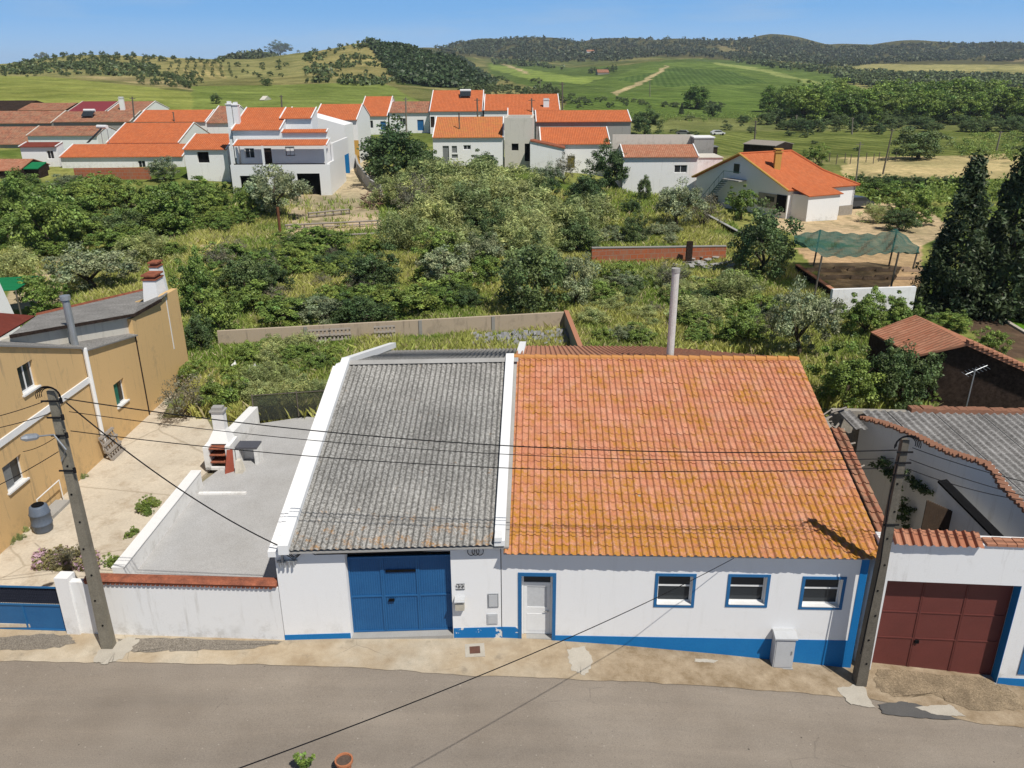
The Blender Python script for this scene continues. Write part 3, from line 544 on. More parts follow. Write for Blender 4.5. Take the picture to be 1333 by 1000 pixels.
# roof: every tile is modelled (rolls across, a step at each course)
def tile_roof(name, fr, s0, s1, eave_d, ez, tp, vmax, parent, mat, tw=.2, th=.34, amp=.052, step=.024, back=False, ridge_d=0, cut=None, under=True, seed=3):
    rg = np.random.default_rng(seed); nu = int(round((s1-s0)/tw)); per = 9; ncol = nu*per+1; L_ = vmax/math.cos(math.atan(tp)); nr = int(math.ceil(L_/th)); V = []; UV = []; rows = []
    us = np.linspace(0, nu*tw, ncol); cs = math.cos(math.atan(tp)); sn = math.sin(math.atan(tp)); tt_ = (us/tw+1e-6) % 1; prof = np.where(tt_ < .56, np.sin(np.pi*tt_/.56), 0)*amp
    jit = rg.normal(0, .004, (nr+1, nu+1)); ju = rg.normal(0, .006, (nr+1, nu+1))
    ci = np.minimum((us/tw).astype(int), nu-1)
    for r in range(nr):
        for e in (0, 1):
            v = r*th+e*th*1.0; v = min(v, L_) if e else v
            h = prof+jit[r][ci]+(step if e == 0 else 0.0); vv = v+(ju[r][ci]-.03 if e == 0 else 0)
            wv = .02*np.sin(us*.8+1)*np.sin(v*.6)
            d = vv*cs-(h+wv)*sn; z = vv*sn+(h+wv)*cs
            rows.append((us, d, z, np.full_like(us, v)))
    for us_, d, z, v in rows:
        if back: P = fr.p[None]+fr.u[None]*(s0+us_)[:, None]+fr.n[None]*(2*ridge_d-(eave_d)-d)[:, None]
        else: P = fr.p[None]+fr.u[None]*(s0+us_)[:, None]+fr.n[None]*(eave_d+d)[:, None]
        P[:, 2] = ez+z; V.append(P)
        UV.append(np.stack([us_, v], 1))
    V = np.concatenate(V); UV = np.concatenate(UV); F = []
    for r in range(len(rows)-1):
        i = r*ncol+np.arange(ncol-1); q = np.stack([i, i+1, i+ncol+1, i+ncol], 1)
        if back: q = q[:, ::-1]
        F.append(q)
    F = np.concatenate(F)
    if cut is not None:
        c = V[F].mean(1)-fr.p; s = c@fr.u; d = c@fr.n; F = F[~cut(s, d)]
    # tile front faces (risers) take the uv of their course
    o = npmesh(name, V-np.array(parent['_o']), F, mat, parent=parent); o.location = (0, 0, 0)
    ul = o.data.uv_layers.new(name='UVMap'); uvs = UV[F.ravel()].copy(); uvs[:, 1] += 0.0
    mid = UV[F].mean(1); k = F.shape[1]
    # keep lookups inside one course
    cv = np.floor((mid[:, 1]-1e-4)/th)*th; rep = np.repeat(cv, k); uvs[:, 1] = np.clip(uvs[:, 1], rep+.004, rep+th-.004)
    cu = np.floor(mid[:, 0]/tw)*tw; rep = np.repeat(cu, k); uvs[:, 0] = np.clip(uvs[:, 0], rep+.002, rep+tw-.002)
    ul.data.foreach_set('uv', uvs.astype(np.float32).ravel())
    return o
ed = -.32
roofB = tile_roof('roof', FB, SB0, 9.47, ed, eB, TP, ridgeB-ed, hB, W['tile'])
tile_roof('roof', FB, SB0, 9.4, ed, eB, TP, ridgeB-ed, hB, W['tileback'], back=True, ridge_d=ridgeB, cut=lambda s, d: d > np.interp(s, [SB0, 5.2, 9.4], [30, 17.9, ridgeB+.5]), seed=8)
b = MB()
b.prism([FB(SB0, ed+.05, eB-.06), FB(SB0, ridgeB, eB-.06+(ridgeB-ed-.05)*TP), FB(SB0, ridgeB, eB-.0+(ridgeB-ed-.05)*TP-.01), FB(SB0, ed+.05, eB-.01)], FB.u*10.36)
b.build('roof_boarding', W['concrete'], hB)
zr = eB+(ridgeB-ed)*TP
rc = MB()
for k in range(26):
    a = SB0+k*.4; rc.tube([FB(a, ridgeB, zr+.015), FB(min(a+.42, 9.47), ridgeB, zr+.0)], [.125, .1], 10)
rc.build('ridge_tile', W['tile'], hB)
# party verge (white flashing) between the two roofs
# ---- grey roofed house ---------------------------------------------------------
hA = thing('garage_house', 'white house with a grey fibre-cement roof and wide blue garage doors', 'house', FA(-2.5, 0, 0))
eA = 3.36; dA = 8.15; SA0 = -6.02; eda = -.28
gar = (FA.sz(453, 775)[0], FA.sz(588, 770)[0], -.1, FA.sz(520, 719)[1])
print('garage', gar, 'A left', FA.sz(360, 770))
b = MB(); b.wall(FA, SA0-.25, -.02, -2, eA+.02, 0, .36, [(gar[0], gar[1], -2, gar[3])])
gable_wall(b, FA, SA0-.25, .25, .36, 17.3, dA, -2, eA+.1, eA+dA*TP+.05, eA+.1)
b.build('wall', W['white'], hA)
b = MB(); zb = FA.sz(560, 832)[1]; b.fbox(FA, gar[0]+.003, gar[1]-.003, -.04, .36, -1, .2); b.build('threshold', W['concrete'], hA)
b = MB(); b.fbox(FA, FA.sz(371, 830)[0], gar[0]-.03, -.012, 0, -2, .36); b.build('plinth', W['bluepaint'], hA)
b = MB(); b.fbox(FA, gar[1]+.02, -.0, -.012, 0, -2, .42); b.build('plinth', W['bluepaint_worn'], hA, label='short blue plinth with flaking scars right of the garage doors')
MB().fbox(FA, gar[0]+.004, gar[1]-.004, .30, .34, gar[3]-.26, gar[3]-.004).build('lintel_board', W['dark'], hA)
lw = (gar[1]-gar[0]-.02)/3; j1 = gar[0]+.01+lw*.97; j2 = j1+lw*1.04
for a0, a1 in ((gar[0]+.012, j1), (j1+.008, j2), (j2+.008, gar[1]-.012)):
    b = MB(); n = int((a1-a0)/.065); zt0, zt1 = .21, gar[3]-.27
    for k in range(n):
        x0 = a0+(a1-a0)*k/n; x1 = a0+(a1-a0)*(k+1)/n; b.fbox(FA, x0, x0+(x1-x0)*.55, .235, .26, zt0, zt1); b.fbox(FA, x0+(x1-x0)*.55, x1, .248, .26, zt0, zt1)
    ringbox(b, FA, a0, a1, zt0, zt1, .045, .215, .235); b.fbox(FA, a0+.045, a1-.045, .215, .235, 1.42, 1.47)
    lfb = b.build('door_leaf', W['bluedoor'], hA)
    if a0 == j1+.008:
        MB().fbox(FA, a0+.1, a1-.05, .205, .215, 2.25, 2.33).build('vent_slot', W['dark'], lfb)
        MB().fbox(FA, a0+.14, a0+.3, .17, .215, 1.28, 1.36).build('handle', W['dark'], lfb)
# corrugated roof
def corr_roof(name, fr, s0, s1, d0, z0, tp, run, parent, mat, joints=(2.9, 5.9), wl=.177, amp=.026, back=False, ridge_d=0, ncell=None):
    ncol = int((s1-s0)/wl)*6+1; us = np.linspace(0, s1-s0, ncol); prof = amp*np.cos(2*np.pi*us/wl); Ls = run/math.cos(math.atan(tp)); cs = math.cos(math.atan(tp)); sn = math.sin(math.atan(tp))
    vs = [0]; off = [0.012]
    for j in joints:
        if j < Ls: vs += [j, j]; off += [0, .02]
    vs.append(Ls); off.append(0); V = []; UV = []
    for v, o_ in zip(vs, off):
        h = prof+o_; d = v*cs-h*sn; z = z0+v*sn+h*cs; dd_ = (2*ridge_d-d0-d) if back else d0+d
        P = fr.p[None]+fr.u[None]*(s0+us)[:, None]+fr.n[None]*dd_[:, None]; P[:, 2] = z; V.append(P); UV.append(np.stack([us, np.full_like(us, v)], 1))
    V = np.concatenate(V); UV = np.concatenate(UV); F = []
    for r in range(len(vs)-1):
        i = r*ncol+np.arange(ncol-1); q = np.stack([i, i+1, i+ncol+1, i+ncol], 1); F.append(q[:, ::-1] if back else q)
    F = np.concatenate(F); o = npmesh(name, V-np.array(parent['_o']), F, mat, parent=parent); o.location = (0, 0, 0)
    ul = o.data.uv_layers.new(name='UVMap'); ul.data.foreach_set('uv', UV[F.ravel()].astype(np.float32).ravel()); o.data.polygons.foreach_set('use_smooth', [True]*len(F)); return o
roofA = corr_roof('roof', FA, SA0+.25, .0, eda, eA, TP, dA-eda, hA, W['fibre'])
corr_roof('roof', FA, SA0+.25, .0, eda, eA, TP, dA-eda, hA, W['fibre'], back=True, ridge_d=dA, joints=(4.5,))
MB().prism([FA(SA0+.2, eda+.03, eA-.075), FA(SA0+.2, dA, eA-.075+(dA-eda)*TP), FA(SA0+.2, 17.2, eA-.075), FA(SA0+.2, 17.2, eA-.09), FA(SA0+.2, dA, eA-.1+(dA-eda)*TP), FA(SA0+.2, eda+.03, eA-.1)][:2]+[FA(SA0+.2, dA, eA-.13+(dA-eda)*TP), FA(SA0+.2, eda+.03, eA-.13)], FA.u*6.05).build('roof_boarding', W['concrete'], hA)
zrA = eA+(dA-eda)*TP
b = MB(); b.prism([FA(SA0+.2, dA-.2, zrA-.0), FA(SA0+.2, dA, zrA+.09), FA(SA0+.2, dA+.2, zrA-.0), FA(SA0+.2, dA, zrA+.02)], FA.u*6.1); b.build('ridge_cap', W['concrete'], hA)
def slope_strip(b, fr, s0, s1, d0, d1, z0, tp, h, base=.0):
    """bar that follows the roof slope"""
    b.prism([fr(s0, d0, z0+base), fr(s0, d1, z0+(d1-d0)*tp+base), fr(s0, d1, z0+(d1-d0)*tp+h), fr(s0, d0, z0+h)], fr.u*(s1-s0))
b = MB(); slope_strip(b, FA, SA0-.02, SA0+.26, eda-.05, dA, eA, TP, .19, -.1); b.prism([FA(SA0-.02, dA, zrA-.1), FA(SA0-.02, 17.2, eA-.05), FA(SA0-.02, 17.2, eA+.2), FA(SA0-.02, dA, zrA+.19)], FA.u*.28)
b.build('parapet', W['whiteclean'], hA)
b = MB(); slope_strip(b, FA, SA0-.36, SA0-.022, eda+.1, dA, eA-.12, TP, .04, -.14); b.build('gutter_ledge', W['white'], hA)
b = MB(); slope_strip(b, FA, -.17, .12, eda-.02, dA+.15, eA, TP, .15, -.02); b.build('verge_flashing', W['whiteclean'], hA)
b = MB(); b.fbox(FA, -.16, .04, eda-.06, eda+.34, eA+.15, eA+.27); b.build('verge_block', W['whiteclean'], hA)
# small things on the fronts
def on_wall(name, label, cat, fr, px0, py0, px1, py1, mat, dep=.06, extra=None, group=None):
    s0_, s1_, z0_, z1_ = rect(fr, px0, py0, px1, py1); root = thing(name, label, cat, fr((s0_+s1_)/2, 0, z0_), group)
    MB().fbox(fr, s0_, s1_, -dep, 0, z0_, z1_).build('body', mat, root)
    if extra: extra(root, s0_, s1_, z0_, z1_)
    return root
def mbx(root, a, b_, c, d):
    MB().prism([FA(a-.02, -.2, d-.02), FA(a-.02, 0, d+.05), FA(a-.02, 0, d+.01), FA(a-.02, -.2, d-.05)], FA.u*(b_-a+.04)).build('lid', W['greybox'], root)
    MB().fbox(FA, a+.04, b_-.04, -.155, -.15, d-.1, d-.07).build('slot', W['dark'], root)
on_wall('mailbox', 'small cream mailbox on the white wall right of the blue garage doors', 'mailbox', FA, 593, 778, 605, 791, rough_mat('cream_box', (.55,.51,.42,1), bump=0), .15, mbx)
def plate(root, a, b_, c, d):
    t_ = bpy.data.curves.new('house_number', 'FONT')
    t_.body = '222'; t_.size = (d-c)*1.05; t_.align_x = 'CENTER'; t_.align_y = 'CENTER'; t_.extrude = .002
    o = bpy.data.objects.new('house_number', t_); COL.objects.link(o); dg = bpy.context.evaluated_depsgraph_get(); me = bpy.data.meshes.new_from_object(o.evaluated_get(dg)); bpy.data.objects.remove(o)
    o = bpy.data.objects.new('digits', me); COL.objects.link(o); me.materials.clear(); me.materials.append(W['whitepvc']); o.parent = root
    p = FA((a+b_)/2, -.026, (c+d)/2)-np.array(root['_o']); o.location = Vector([float(x) for x in p]); o.rotation_euler = (math.pi/2, 0, -math.radians(FA.yaw)); 
on_wall('number_plate', 'dark grey house number tile above the cream mailbox', 'house number', FA, 594, 760, 605, 767, rough_mat('grey_tile', (.15,.15,.15,1), bump=0), .025, plate)
def meter(fr):
    def f(root, a, b_, c, d):
        MB().fbox(fr, a+.03, b_-.03, -.035, -.025, c+.03, d-.03).build('door', W['greybox'], root)
    return f
FAA = FA
on_wall('meter_box', 'upper grey-framed meter hatch on the white wall left of the white door', 'meter box', FA, 635, 773, 649, 790, rough_mat('mid_grey_metal', (.3,.31,.32,1), bump=0), .025, meter(FA))
on_wall('meter_box', 'lower pale grey meter hatch just above the flaking blue plinth', 'meter box', FA, 634, 799, 648, 812, W['greybox'], .025, meter(FA))
# electricity cabinet
cb = PZ(1005, 872, -.66); fc = frame(cb[0], cb[1], 2.0); sc0, sc1 = 0, .56; root = thing('electricity_cabinet', 'grey electricity cabinet standing on the pavement against the blue plinth', 'cabinet', fc(.28, .15, -.7))
MB().fbox(fc, -.03, sc1+.03, -.03, .36, -1.1, -.6).build('base', W['concrete'], root)
MB().fbox(fc, 0, sc1, 0, .33, -.6, .42).build('cabinet_body', W['greybox'], root)
MB().prism([fc(-.04, -.05, .42), fc(-.04, .36, .42), fc(-.04, .36, .53), fc(-.04, .2, .55), fc(-.04, -.05, .47)], fc.u*.64).build('lid', W['greybox'], root)
dmb = MB(); dmb.fbox(fc, .03, sc1-.03, -.012, 0, -.55, .36); dd_ = dmb.build('door', W['greybox'], root); MB().fbox(fc, sc1-.09, sc1-.06, -.03, -.012, -.1, .02).build('latch', W['steel'], dd_)
# manhole
mh = G(618, 848); fm = frame(mh[0]-.16, mh[1]-.17, -5); z = float(tz(mh[0], mh[1])); root = thing('drain_cover', 'square rusty inspection cover set in the pavement by the garage', 'drain cover', (mh[0], mh[1], z))
MB().fbox(fm, -.1, .46, -.1, .46, z-.1, z+.028).build('frame', W['patch'], root); MB().fbox(fm, .03, .33, .03, .33, z+.028, z+.036).build('lid', rough_mat('rusty_iron', (.16,.08,.06,1), (.1,.06,.05,1), 8, 40, .3), root)
# ---- flue pipe on the tiled roof
fp = PY(872, 466, float(FB(5, ridgeB+.35, 0)[1])); root = thing('flue_pipe', 'tall grey flue pipe rising behind the ridge of the orange tiled roof', 'flue pipe', (fp[0], fp[1], fp[2]-.2))
tp_ = PY(880, 350, fp[1]); MB().tube([(fp[0], fp[1], fp[2]-.3), (tp_[0], tp_[1], tp_[2])], .135, 14).build('pipe', rough_mat('grey_cement_pipe', (.66,.64,.6,1), (.5,.47,.43,1), 1.5, 20, .2), root)
MB().tube([(tp_[0], tp_[1], tp_[2]-.12), (tp_[0], tp_[1], tp_[2]+.02)], .155, 14).build('collar', W['concrete'], root)
# ---- street wall with tiled coping, gate
a = PZ(93, 826, .15); b2 = FA(SA0-.27, 0, 0); FW = frame2(a, b2); LW = float((b2-a)[:2]@FW.u[:2]); root = thing('street_wall', 'white street wall with a red-brown tiled coping between the blue gate and the garage house', 'wall', FW(LW/2, 0, .15))
ztop = 1.98
print('wall top', FW.sz(120, 765), FW.sz(350, 762), LW)
ztw = (FW.sz(120, 764)[1]+FW.sz(350, 760)[1])/2
MB().fbox(FW, 0, LW, .0, .2, -.5, ztw).build('wall', W['white2'], root)
cp = MB(); cs0 = FW.sz(112, 760)[0]; n = int((LW-cs0)/.13); cp.fbox(FW, cs0, LW-.02, -.08, .26, ztw+.06, ztw+.13); cp.prism([FW(cs0, -.11, ztw+.13), FW(cs0, .3, ztw+.13), FW(cs0, .2, ztw+.2), FW(cs0, .02, ztw+.2)], FW.u*(LW-cs0-.02))
cp.build('coping', W['redcoping'], root)
cb_ = MB()
for k in range(n): cb_.fbox(FW, cs0+k*.13, cs0+k*.13+.075, -.07, .25, ztw, ztw+.06)
cb_.build('tile_course', W['redcoping'], root)
MB().fbox(FW, -.08, .32, -.06, .3, -.5, ztw+.16).build('pillar', W['white'], root)
# gate
gz = FW.sz(40, 762)[1]; FG = FW; gl = -3.9; g0 = FW.sz(40, 822)[1]
gx = MB(); gx.fbox(FG, gl, -.1, .1, .14, .22, FW.sz(40, 787, .1)[1]); gm_top = FW.sz(40, 763, .1)[1]; gm = FW.sz(40, 787, .1)[1]
root = thing('metal_gate', 'low blue metal gate with a dark mesh top left of the street wall', 'gate', FG(-2, .1, .2)); gx.build('lower_panel', W['bluedoor'], root)
gf = MB(); ringbox(gf, FG, gl, -.1, .2, gm_top, .05, .07, .1, bottom=True); gf.fbox(FG, gl+.05, -.15, .07, .1, gm-.025, gm+.025)
for k in range(1, 3): gf.fbox(FG, gl+k*1.27, gl+k*1.27+.04, .075, .1, .25, gm-.03)
gf.build('frame', W['bluetrim'], root)
gmx = MB(); 
for k in range(70): gmx.fbox(FG, gl+.05+k*.053, gl+.05+k*.053+.022, .108, .116, gm+.026, gm_top-.051)
for k in range(4): gmx.fbox(FG, gl+.05, -.15, .117, .122, gm+.05+k*.1, gm+.07+k*.1)
gmx.fbox(FG, gl+.05, -.15, .13, .135, gm+.026, gm_top-.05)
gmx.build('mesh_top', rough_mat('dark_mesh', (.035,.04,.06,1), bump=0), root)
# terrace
tl, tr_ = PZ(262, 640, .5), PZ(335, 552, .5); tb = PZ(440, 541, .5)
TXL = -12.6; flat('terrace', [(TXL,19.62),(JX[0]-6.3,19.62),(FA(SA0-.2,17,0)[0],FA(SA0,17,0)[1]),(tb[0],tb[1]+.5),(tr_[0],tr_[1]),(PZ(300,600,.5)[0],PZ(300,600,.5)[1]),(PZ(263,628,.5)[0],PZ(263,628,.5)[1])], .5, W['terrace'], .3, kind='structure')
# divider wall (left edge of the terrace)
p0 = PZ(172, 752, .5); p1 = PZ(264, 632, .5); FD = frame2(p0, p1); LD = float(np.linalg.norm((p1-p0)[:2])); h = .62
root = thing('divider_wall', 'long low white wall along the left side of the grey terrace', 'wall', FD(LD/2, 0, .4)); MB().fbox(FD, -.4, LD, -.0, .34, 0, .5+h).build('wall', W['whiteclean'], root)
MB().fbox(FD, -.4, LD+.03, -.03, .37, .5+h, .53+h).build('coping', W['whiteclean'], root)
MB().box((p1[0]+.1, p1[1]-.75, .42), (p1[0]+1.9, p1[1]-.6, .56)).build('terrace_step', W['white2'], None, label='low crumbling white kerb line crossing the grey terrace', category='kerb')
# E
# ================================================================== YARD, LEFT SIDE
def frq(fr): return lambda px, py, d=0: fr(*((lambda a: (a[0], d, a[1]))(fr.sz(px, py, d))))
# yellow house
y0, y1 = PZ(0, 722, .4), PZ(250, 488, .45); FY = frame2(y0, y1); QY = frq(FY); LY = float(np.linalg.norm((y1-y0)[:2]))
hY = thing('yellow_house', 'ochre rendered house with grey corrugated roof and two white chimneys left of the driveway', 'house', FY(LY/2, .5, .3))
def zs(px, py, d=0): return FY.sz(px, py, d)
A0 = zs(0, 451); A1 = zs(106, 454); B0 = zs(112, 455); B1 = zs(177, 437); C0 = zs(175, 410); C1 = zs(209, 391); C2 = zs(217, 381); C3 = zs(233, 375)
print('yellow', A0, A1, B0, B1, C0, C1, C2, C3, LY)
def prism_sz(fr, pts, d0, d1, mat, name, par, **kw):
    b = MB(); b.prism([fr(s, d0, z) for s, z in pts], fr.n*(d1-d0)); return b.build(name, mat, par, **kw)
slA = (A1[1]-A0[1])/(A1[0]-A0[0]); sN = -9
# near section with windows
w1 = (zs(26, 495), zs(46, 486)); w3 = (zs(6, 620), zs(32, 608))
def winrect(pxl, pxr, pyt, pyb, xc):   # window on the yellow wall, centre column xc
    sa = zs(pxl, (pyt+pyb)/2)[0]; sb = zs(pxr, (pyt+pyb)/2)[0]; return sa, sb
def win_on(fr, c, w, h):   # c picture centre
    s, z = fr.sz(*c); return (s-w/2, s+w/2, z-h/2, z+h/2)
wi1 = win_on(FY, (36, 491), .95, 1.0); wi3 = win_on(FY, (19, 616), 1.1, .95); wi2 = win_on(FY, (158, 511), .95, 1.05)
zt1 = lambda s: A0[1]+slA*(s-A0[0])
zc = min(zt1(A1[0]), 5.2)-.02; sw_ = 5.2; zw_ = zt1(sw_)-.02; print('wi', wi1, wi3, zw_)
b = MB(); b.wall(FY, sN, sw_, -1, zw_, 0, .3, [wi1, wi3]); b.wall(FY, sw_, A1[0], -1, zc, 0, .3)
b.prism([FY(sN, 0, zw_), FY(sw_, 0, zw_), FY(1, 0, zt1(1)), FY(sN, 0, zt1(1))], FY.n*.3); b.prism([FY(sw_, 0, zc), FY(A1[0], 0, zc), FY(A1[0], 0, A1[1]), FY(sw_, 0, zt1(sw_))], FY.n*.3)
b.build('wall', W['yellowrough'], hY, label='rough stained ochre wall of the near part')
sM = A1[0]; zB = B0[1]
b = MB(); zc2 = min(B0[1], B1[1])-.02; b.wall(FY, sM+.01, B1[0], -1, zc2, .04, .3, [wi2]); b.prism([FY(sM+.01, .04, zc2), FY(B1[0], .04, zc2), FY(B1[0], .04, B1[1]), FY(sM+.01, .04, B0[1])], FY.n*.3); b.build('wall', W['yellow'], hY)
prism_sz(FY, [(B1[0]+.005, -1), (LY, -1), (LY, C3[1]), (C2[0], C2[1]-.1), (C1[0], C1[1]-.14), (B1[0]+.005, C0[1]-.14)], .07, .37, W['yellow'], 'wall', hY)
b = MB(); b.prism([FY(LY-.3, .37, -1), FY(LY-.3, 4.8, -1), FY(LY-.3, 4.4, C3[1]-1.3), FY(LY-.3, .37, C3[1]-.1)], FY.u*.3); b.build('wall', W['yellow'], hY)
b = MB(); b.prism([FY(sN, .3, -1), FY(sN, 6, -1), FY(sN, 6, 7), FY(sN, .3, 7)], FY.u*.3); b.build('wall', W['yellow'], hY)
# set-back upper wall
U0 = zs(-20, 446, 1.6); U1 = zs(172, 407, 1.6); Ub0 = zs(0, 450, 1.6)
uE = zs(12, 437, 1.6); uC = zs(176, 409, .1); uk = (1.6-.12)/(uE[0]-uC[0]); uL = -3.0
b = MB(); b.prism([FY(uC[0]+.3, .12, 2), FY(uL, .12+uk*(uL-uC[0]), 2), FY(uL, .12+uk*(uL-uC[0]), uE[1]-.04), FY(uE[0], 1.6, uE[1]-.06), FY(uC[0]+.3, .12, uC[1]-.1)], FY.n*.25); b.build('upper_wall', W['cream'], hY)
def roofpoly(pts, mat, name, par, th=.06, **kw):
    """roof plate from world points; uv in metres"""
    P = [np.asarray(p, float) for p in pts]; n = np.cross(P[1]-P[0], P[2]-P[0]); n /= np.linalg.norm(n)
    if n[2] < 0: P = P[::-1]; n = -n
    u = np.cross(n, [0, 0, 1.]); u /= np.linalg.norm(u); u = -u; v = np.cross(n, u); 
    if v[2] < 0: v = -v
    b = MB(); b.face(P, [((p-P[0])@u, (p-P[0])@v+10) for p in P]); Q = [p-n*th for p in P]; b.face(Q[::-1])
    for i in range(len(P)): j = (i+1) % len(P); b.face([Q[i], Q[j], P[j], P[i]], [(0, 0)]*4)
    return b.build(name, mat, par, **kw)
roofpoly([FY(1, -.12, zt1(1)+.05), FY(A1[0], -.12, A1[1]+.05), FY(A1[0], 1.62, A1[1]+.25), FY(1, 1.62, zt1(1)+.25)], W['fibre2'], 'lower_roof', hY)
roofpoly([FY(sM+.02, -.1, B0[1]+.05), FY(B1[0], -.1, B1[1]+.05), FY(B1[0], 1.62, B1[1]+.3), FY(sM+.02, 1.62, B0[1]+.3)], W['fibre2'], 'lower_roof', hY)
e0, e1 = QY(12, 437, 1.5), QY(175, 409, .02); e2 = QY(209, 390, -.1); e3 = QY(219, 381, -.1); r1 = QY(187, 378, 4.6); r0 = QY(49, 410, 4.6)
roofpoly([e0, e1, r1, r0], W['fibre2'], 'roof', hY); roofpoly([e1+(e1-e0)*.001, e2, e3, r1], W['fibre2'], 'roof', hY)
b = MB(); b.tube([r0, r1, r1+(r1-r0)*.12], .1, 6); b.build('ridge_tile', W['redcoping'], hY)
b = MB(); b.prism([e0+np.array([0,0,-.1]), e1+np.array([0,0,-.1]), e1+np.array([0,0,.03]), e0+np.array([0,0,.03])], FY.n*-.08); b.prism([e1+np.array([0,0,-.1]), e2+np.array([0,0,-.1]), e2+np.array([0,0,.04]), e1+np.array([0,0,.04])], -FY.n*.05); b.build('eave_edge', W['darkwood'], hY)
roofpoly([QY(-40,440,2.2), QY(0,438,2.2), QY(46,411,5.5), QY(-40,404,5.5)], W['redsheet'], 'red_roof', hY)
MB().fbox(FY, B1[0]-.05, B1[0]+.0, -.0, .038, -1, B1[1]).build('joint', W['darkwood'], hY)
sw1, _ = FY.sz(221, 420, .07); MB().fbox(FY, sw1-.04, sw1+.04, .055, .069, 2.4, 5.1).build('mortar_streak', W['whiteclean'], hY)
for (cx, cy, ct, w, d) in ((209, 384, 345, .62, 2.0), (203, 388, 362, .85, .9)):
    p = QY(cx, cy, d); zt_ = zs(cx-3, ct, d)[1]; r = FY
    s_, z_ = zs(cx, cy, d); b = MB()
    lo = [FY(s_-w*.75, d-w/2, z_-.6), FY(s_+w*.75, d-w/2, z_-.6), FY(s_+w*.75, d+w/2, z_-.6), FY(s_-w*.75, d+w/2, z_-.6)]; k = .72
    hi = [FY(s_-w*.75*k, d-w/2*k, zt_), FY(s_+w*.75*k, d-w/2*k, zt_), FY(s_+w*.75*k, d+w/2*k, zt_), FY(s_-w*.75*k, d+w/2*k, zt_)]
    ch = b.hexa(lo+hi).build('chimney', W['whiteclean'], hY)
    b = MB(); b.fbox(FY, s_-w*.6, s_+w*.6, d-w*.42, d+w*.42, zt_+.0, zt_+.07); b.fbox(FY, s_-w*.45, s_+w*.45, d-w*.3, d+w*.3, zt_+.07, zt_+.2); b.fbox(FY, s_-w*.6, s_+w*.6, d-w*.42, d+w*.42, zt_+.2, zt_+.28); b.build('cap', W['redcoping'], ch)
def simple_window(fr, r, d, par, fm=W['whitepvc'], pm=W['glass'], shutter=None, dep=.12, sill=True):
    a, b_, c, e = r; a += .002; b_ -= .002; c += .002; e -= .002
    b = MB(); w = min(.06, (b_-a)*.1); ringbox(b, fr, a, b_, c, e, w, d+dep, d+dep+.05); b.fbox(fr, (a+b_)/2-w/2, (a+b_)/2+w/2, d+dep, d+dep+.05, c+w, e-w)
    o = b.build('window', fm, par)
    MB().fbox(fr, a+w, b_-w, d+dep+.02, d+dep+.03, c+w, e-w).build('pane', pm, o)
    if shutter: MB().fbox(fr, a+w, (a+b_)/2, d+dep-.02, d+dep-.0, c+w, e-w).build('shutter', shutter, o)
    if sill: MB().fbox(fr, a-.06, b_+.06, d-.08, d+dep-.001, c-.06, c+.0).build('sill', fm, o)
    return o
for r, d, sh in ((wi1, 0, None), (wi3, 0, W['greysheet']), (wi2, .04, W['greenwin'])): simple_window(FY, r, d, hY, shutter=sh)
# string course, downpipe, stove pipe
c0, c1 = zs(-20, 593), zs(112, 495); b = MB(); b.fbox(FY, sN, sM, -.06, -.0, (c0[1]+c1[1])/2-.12, (c0[1]+c1[1])/2+.12); print('band', c0, c1); b.build('string_course', W['whiteclean'], hY)
q0, q1 = zs(104, 450), zs(133, 585); b = MB(); sm = (q0[0]+q1[0])/2; b.tube([FY(sM+.05, -.1, A1[1]), FY(sM+.05, -.1, .6)], .09, 8); print('pipe s', q0, q1, sM); b.build('downpipe', W['whiteclean'], hY)
sp0 = QY(97, 446, .7); s_, z_ = zs(97, 446, .7); b = MB(); b.tube([sp0-np.array([0,0,.4]), FY(s_, .7, zs(86, 392, .7)[1])], .14, 12); b.tube([FY(s_, .7, zs(86, 390, .7)[1]), FY(s_, .7, zs(86, 384, .7)[1])], .2, 12)
b.build('stove_pipe', W['steel'], hY)
# far white chimney at the left picture edge
wc = PY(2, 408, 44); root = thing('white_chimney', 'white tapering chimney cut off by the left edge of the picture above the red roof', 'chimney', wc-np.array([0,0,1.5]))
MB().hexa([(wc[0]-1.2,43.5,wc[2]-1.5),(wc[0]+.6,43.5,wc[2]-1.5),(wc[0]+.6,44.6,wc[2]-1.5),(wc[0]-1.2,44.6,wc[2]-1.5),(wc[0]-1,43.6,wc[2]+1.7),(wc[0]+.05,43.6,wc[2]+1.7),(wc[0]+.05,44.4,wc[2]+1.7),(wc[0]-1,44.4,wc[2]+1.7)]).build('stack', W['whiteclean'], root)
for x, y, lab in ((300, 484, 'lower white sack among the weeds left of the mesh fence'), (326, 487, 'white sack standing in the weeds nearest the mesh fence'), (268, 500, 'crumpled white sack beside the grey twiggy bush')):
    p = G(x, y); b = MB(); b.tube([p+np.array([0,0,.0]), p+np.array([.1,0,.2]), p+np.array([.28,.05,.42]), p+np.array([.3,.05,.6])], [.16,.2,.12,.03], 6); b.build('sack', W['white2'], None, label=lab, category='sack')
# barrel
p = G(58, 694); p[2] = .4; root = thing('water_barrel', 'blue-grey plastic barrel beside the ochre house wall', 'barrel', p)
MB().tube([p+np.array([0,0,z]) for z in (0,.08,.3,.32,.35,.7,.72,.75,.98,1.03)], [.27,.31,.33,.35,.33,.33,.35,.33,.29,.24], 20).build('barrel_body', W['barrel'], root, smooth=True)
MB().tube([p+np.array([0,0,1.031]), p+np.array([0,0,1.06])], .2, 16).build('lid', W['dark'], root)
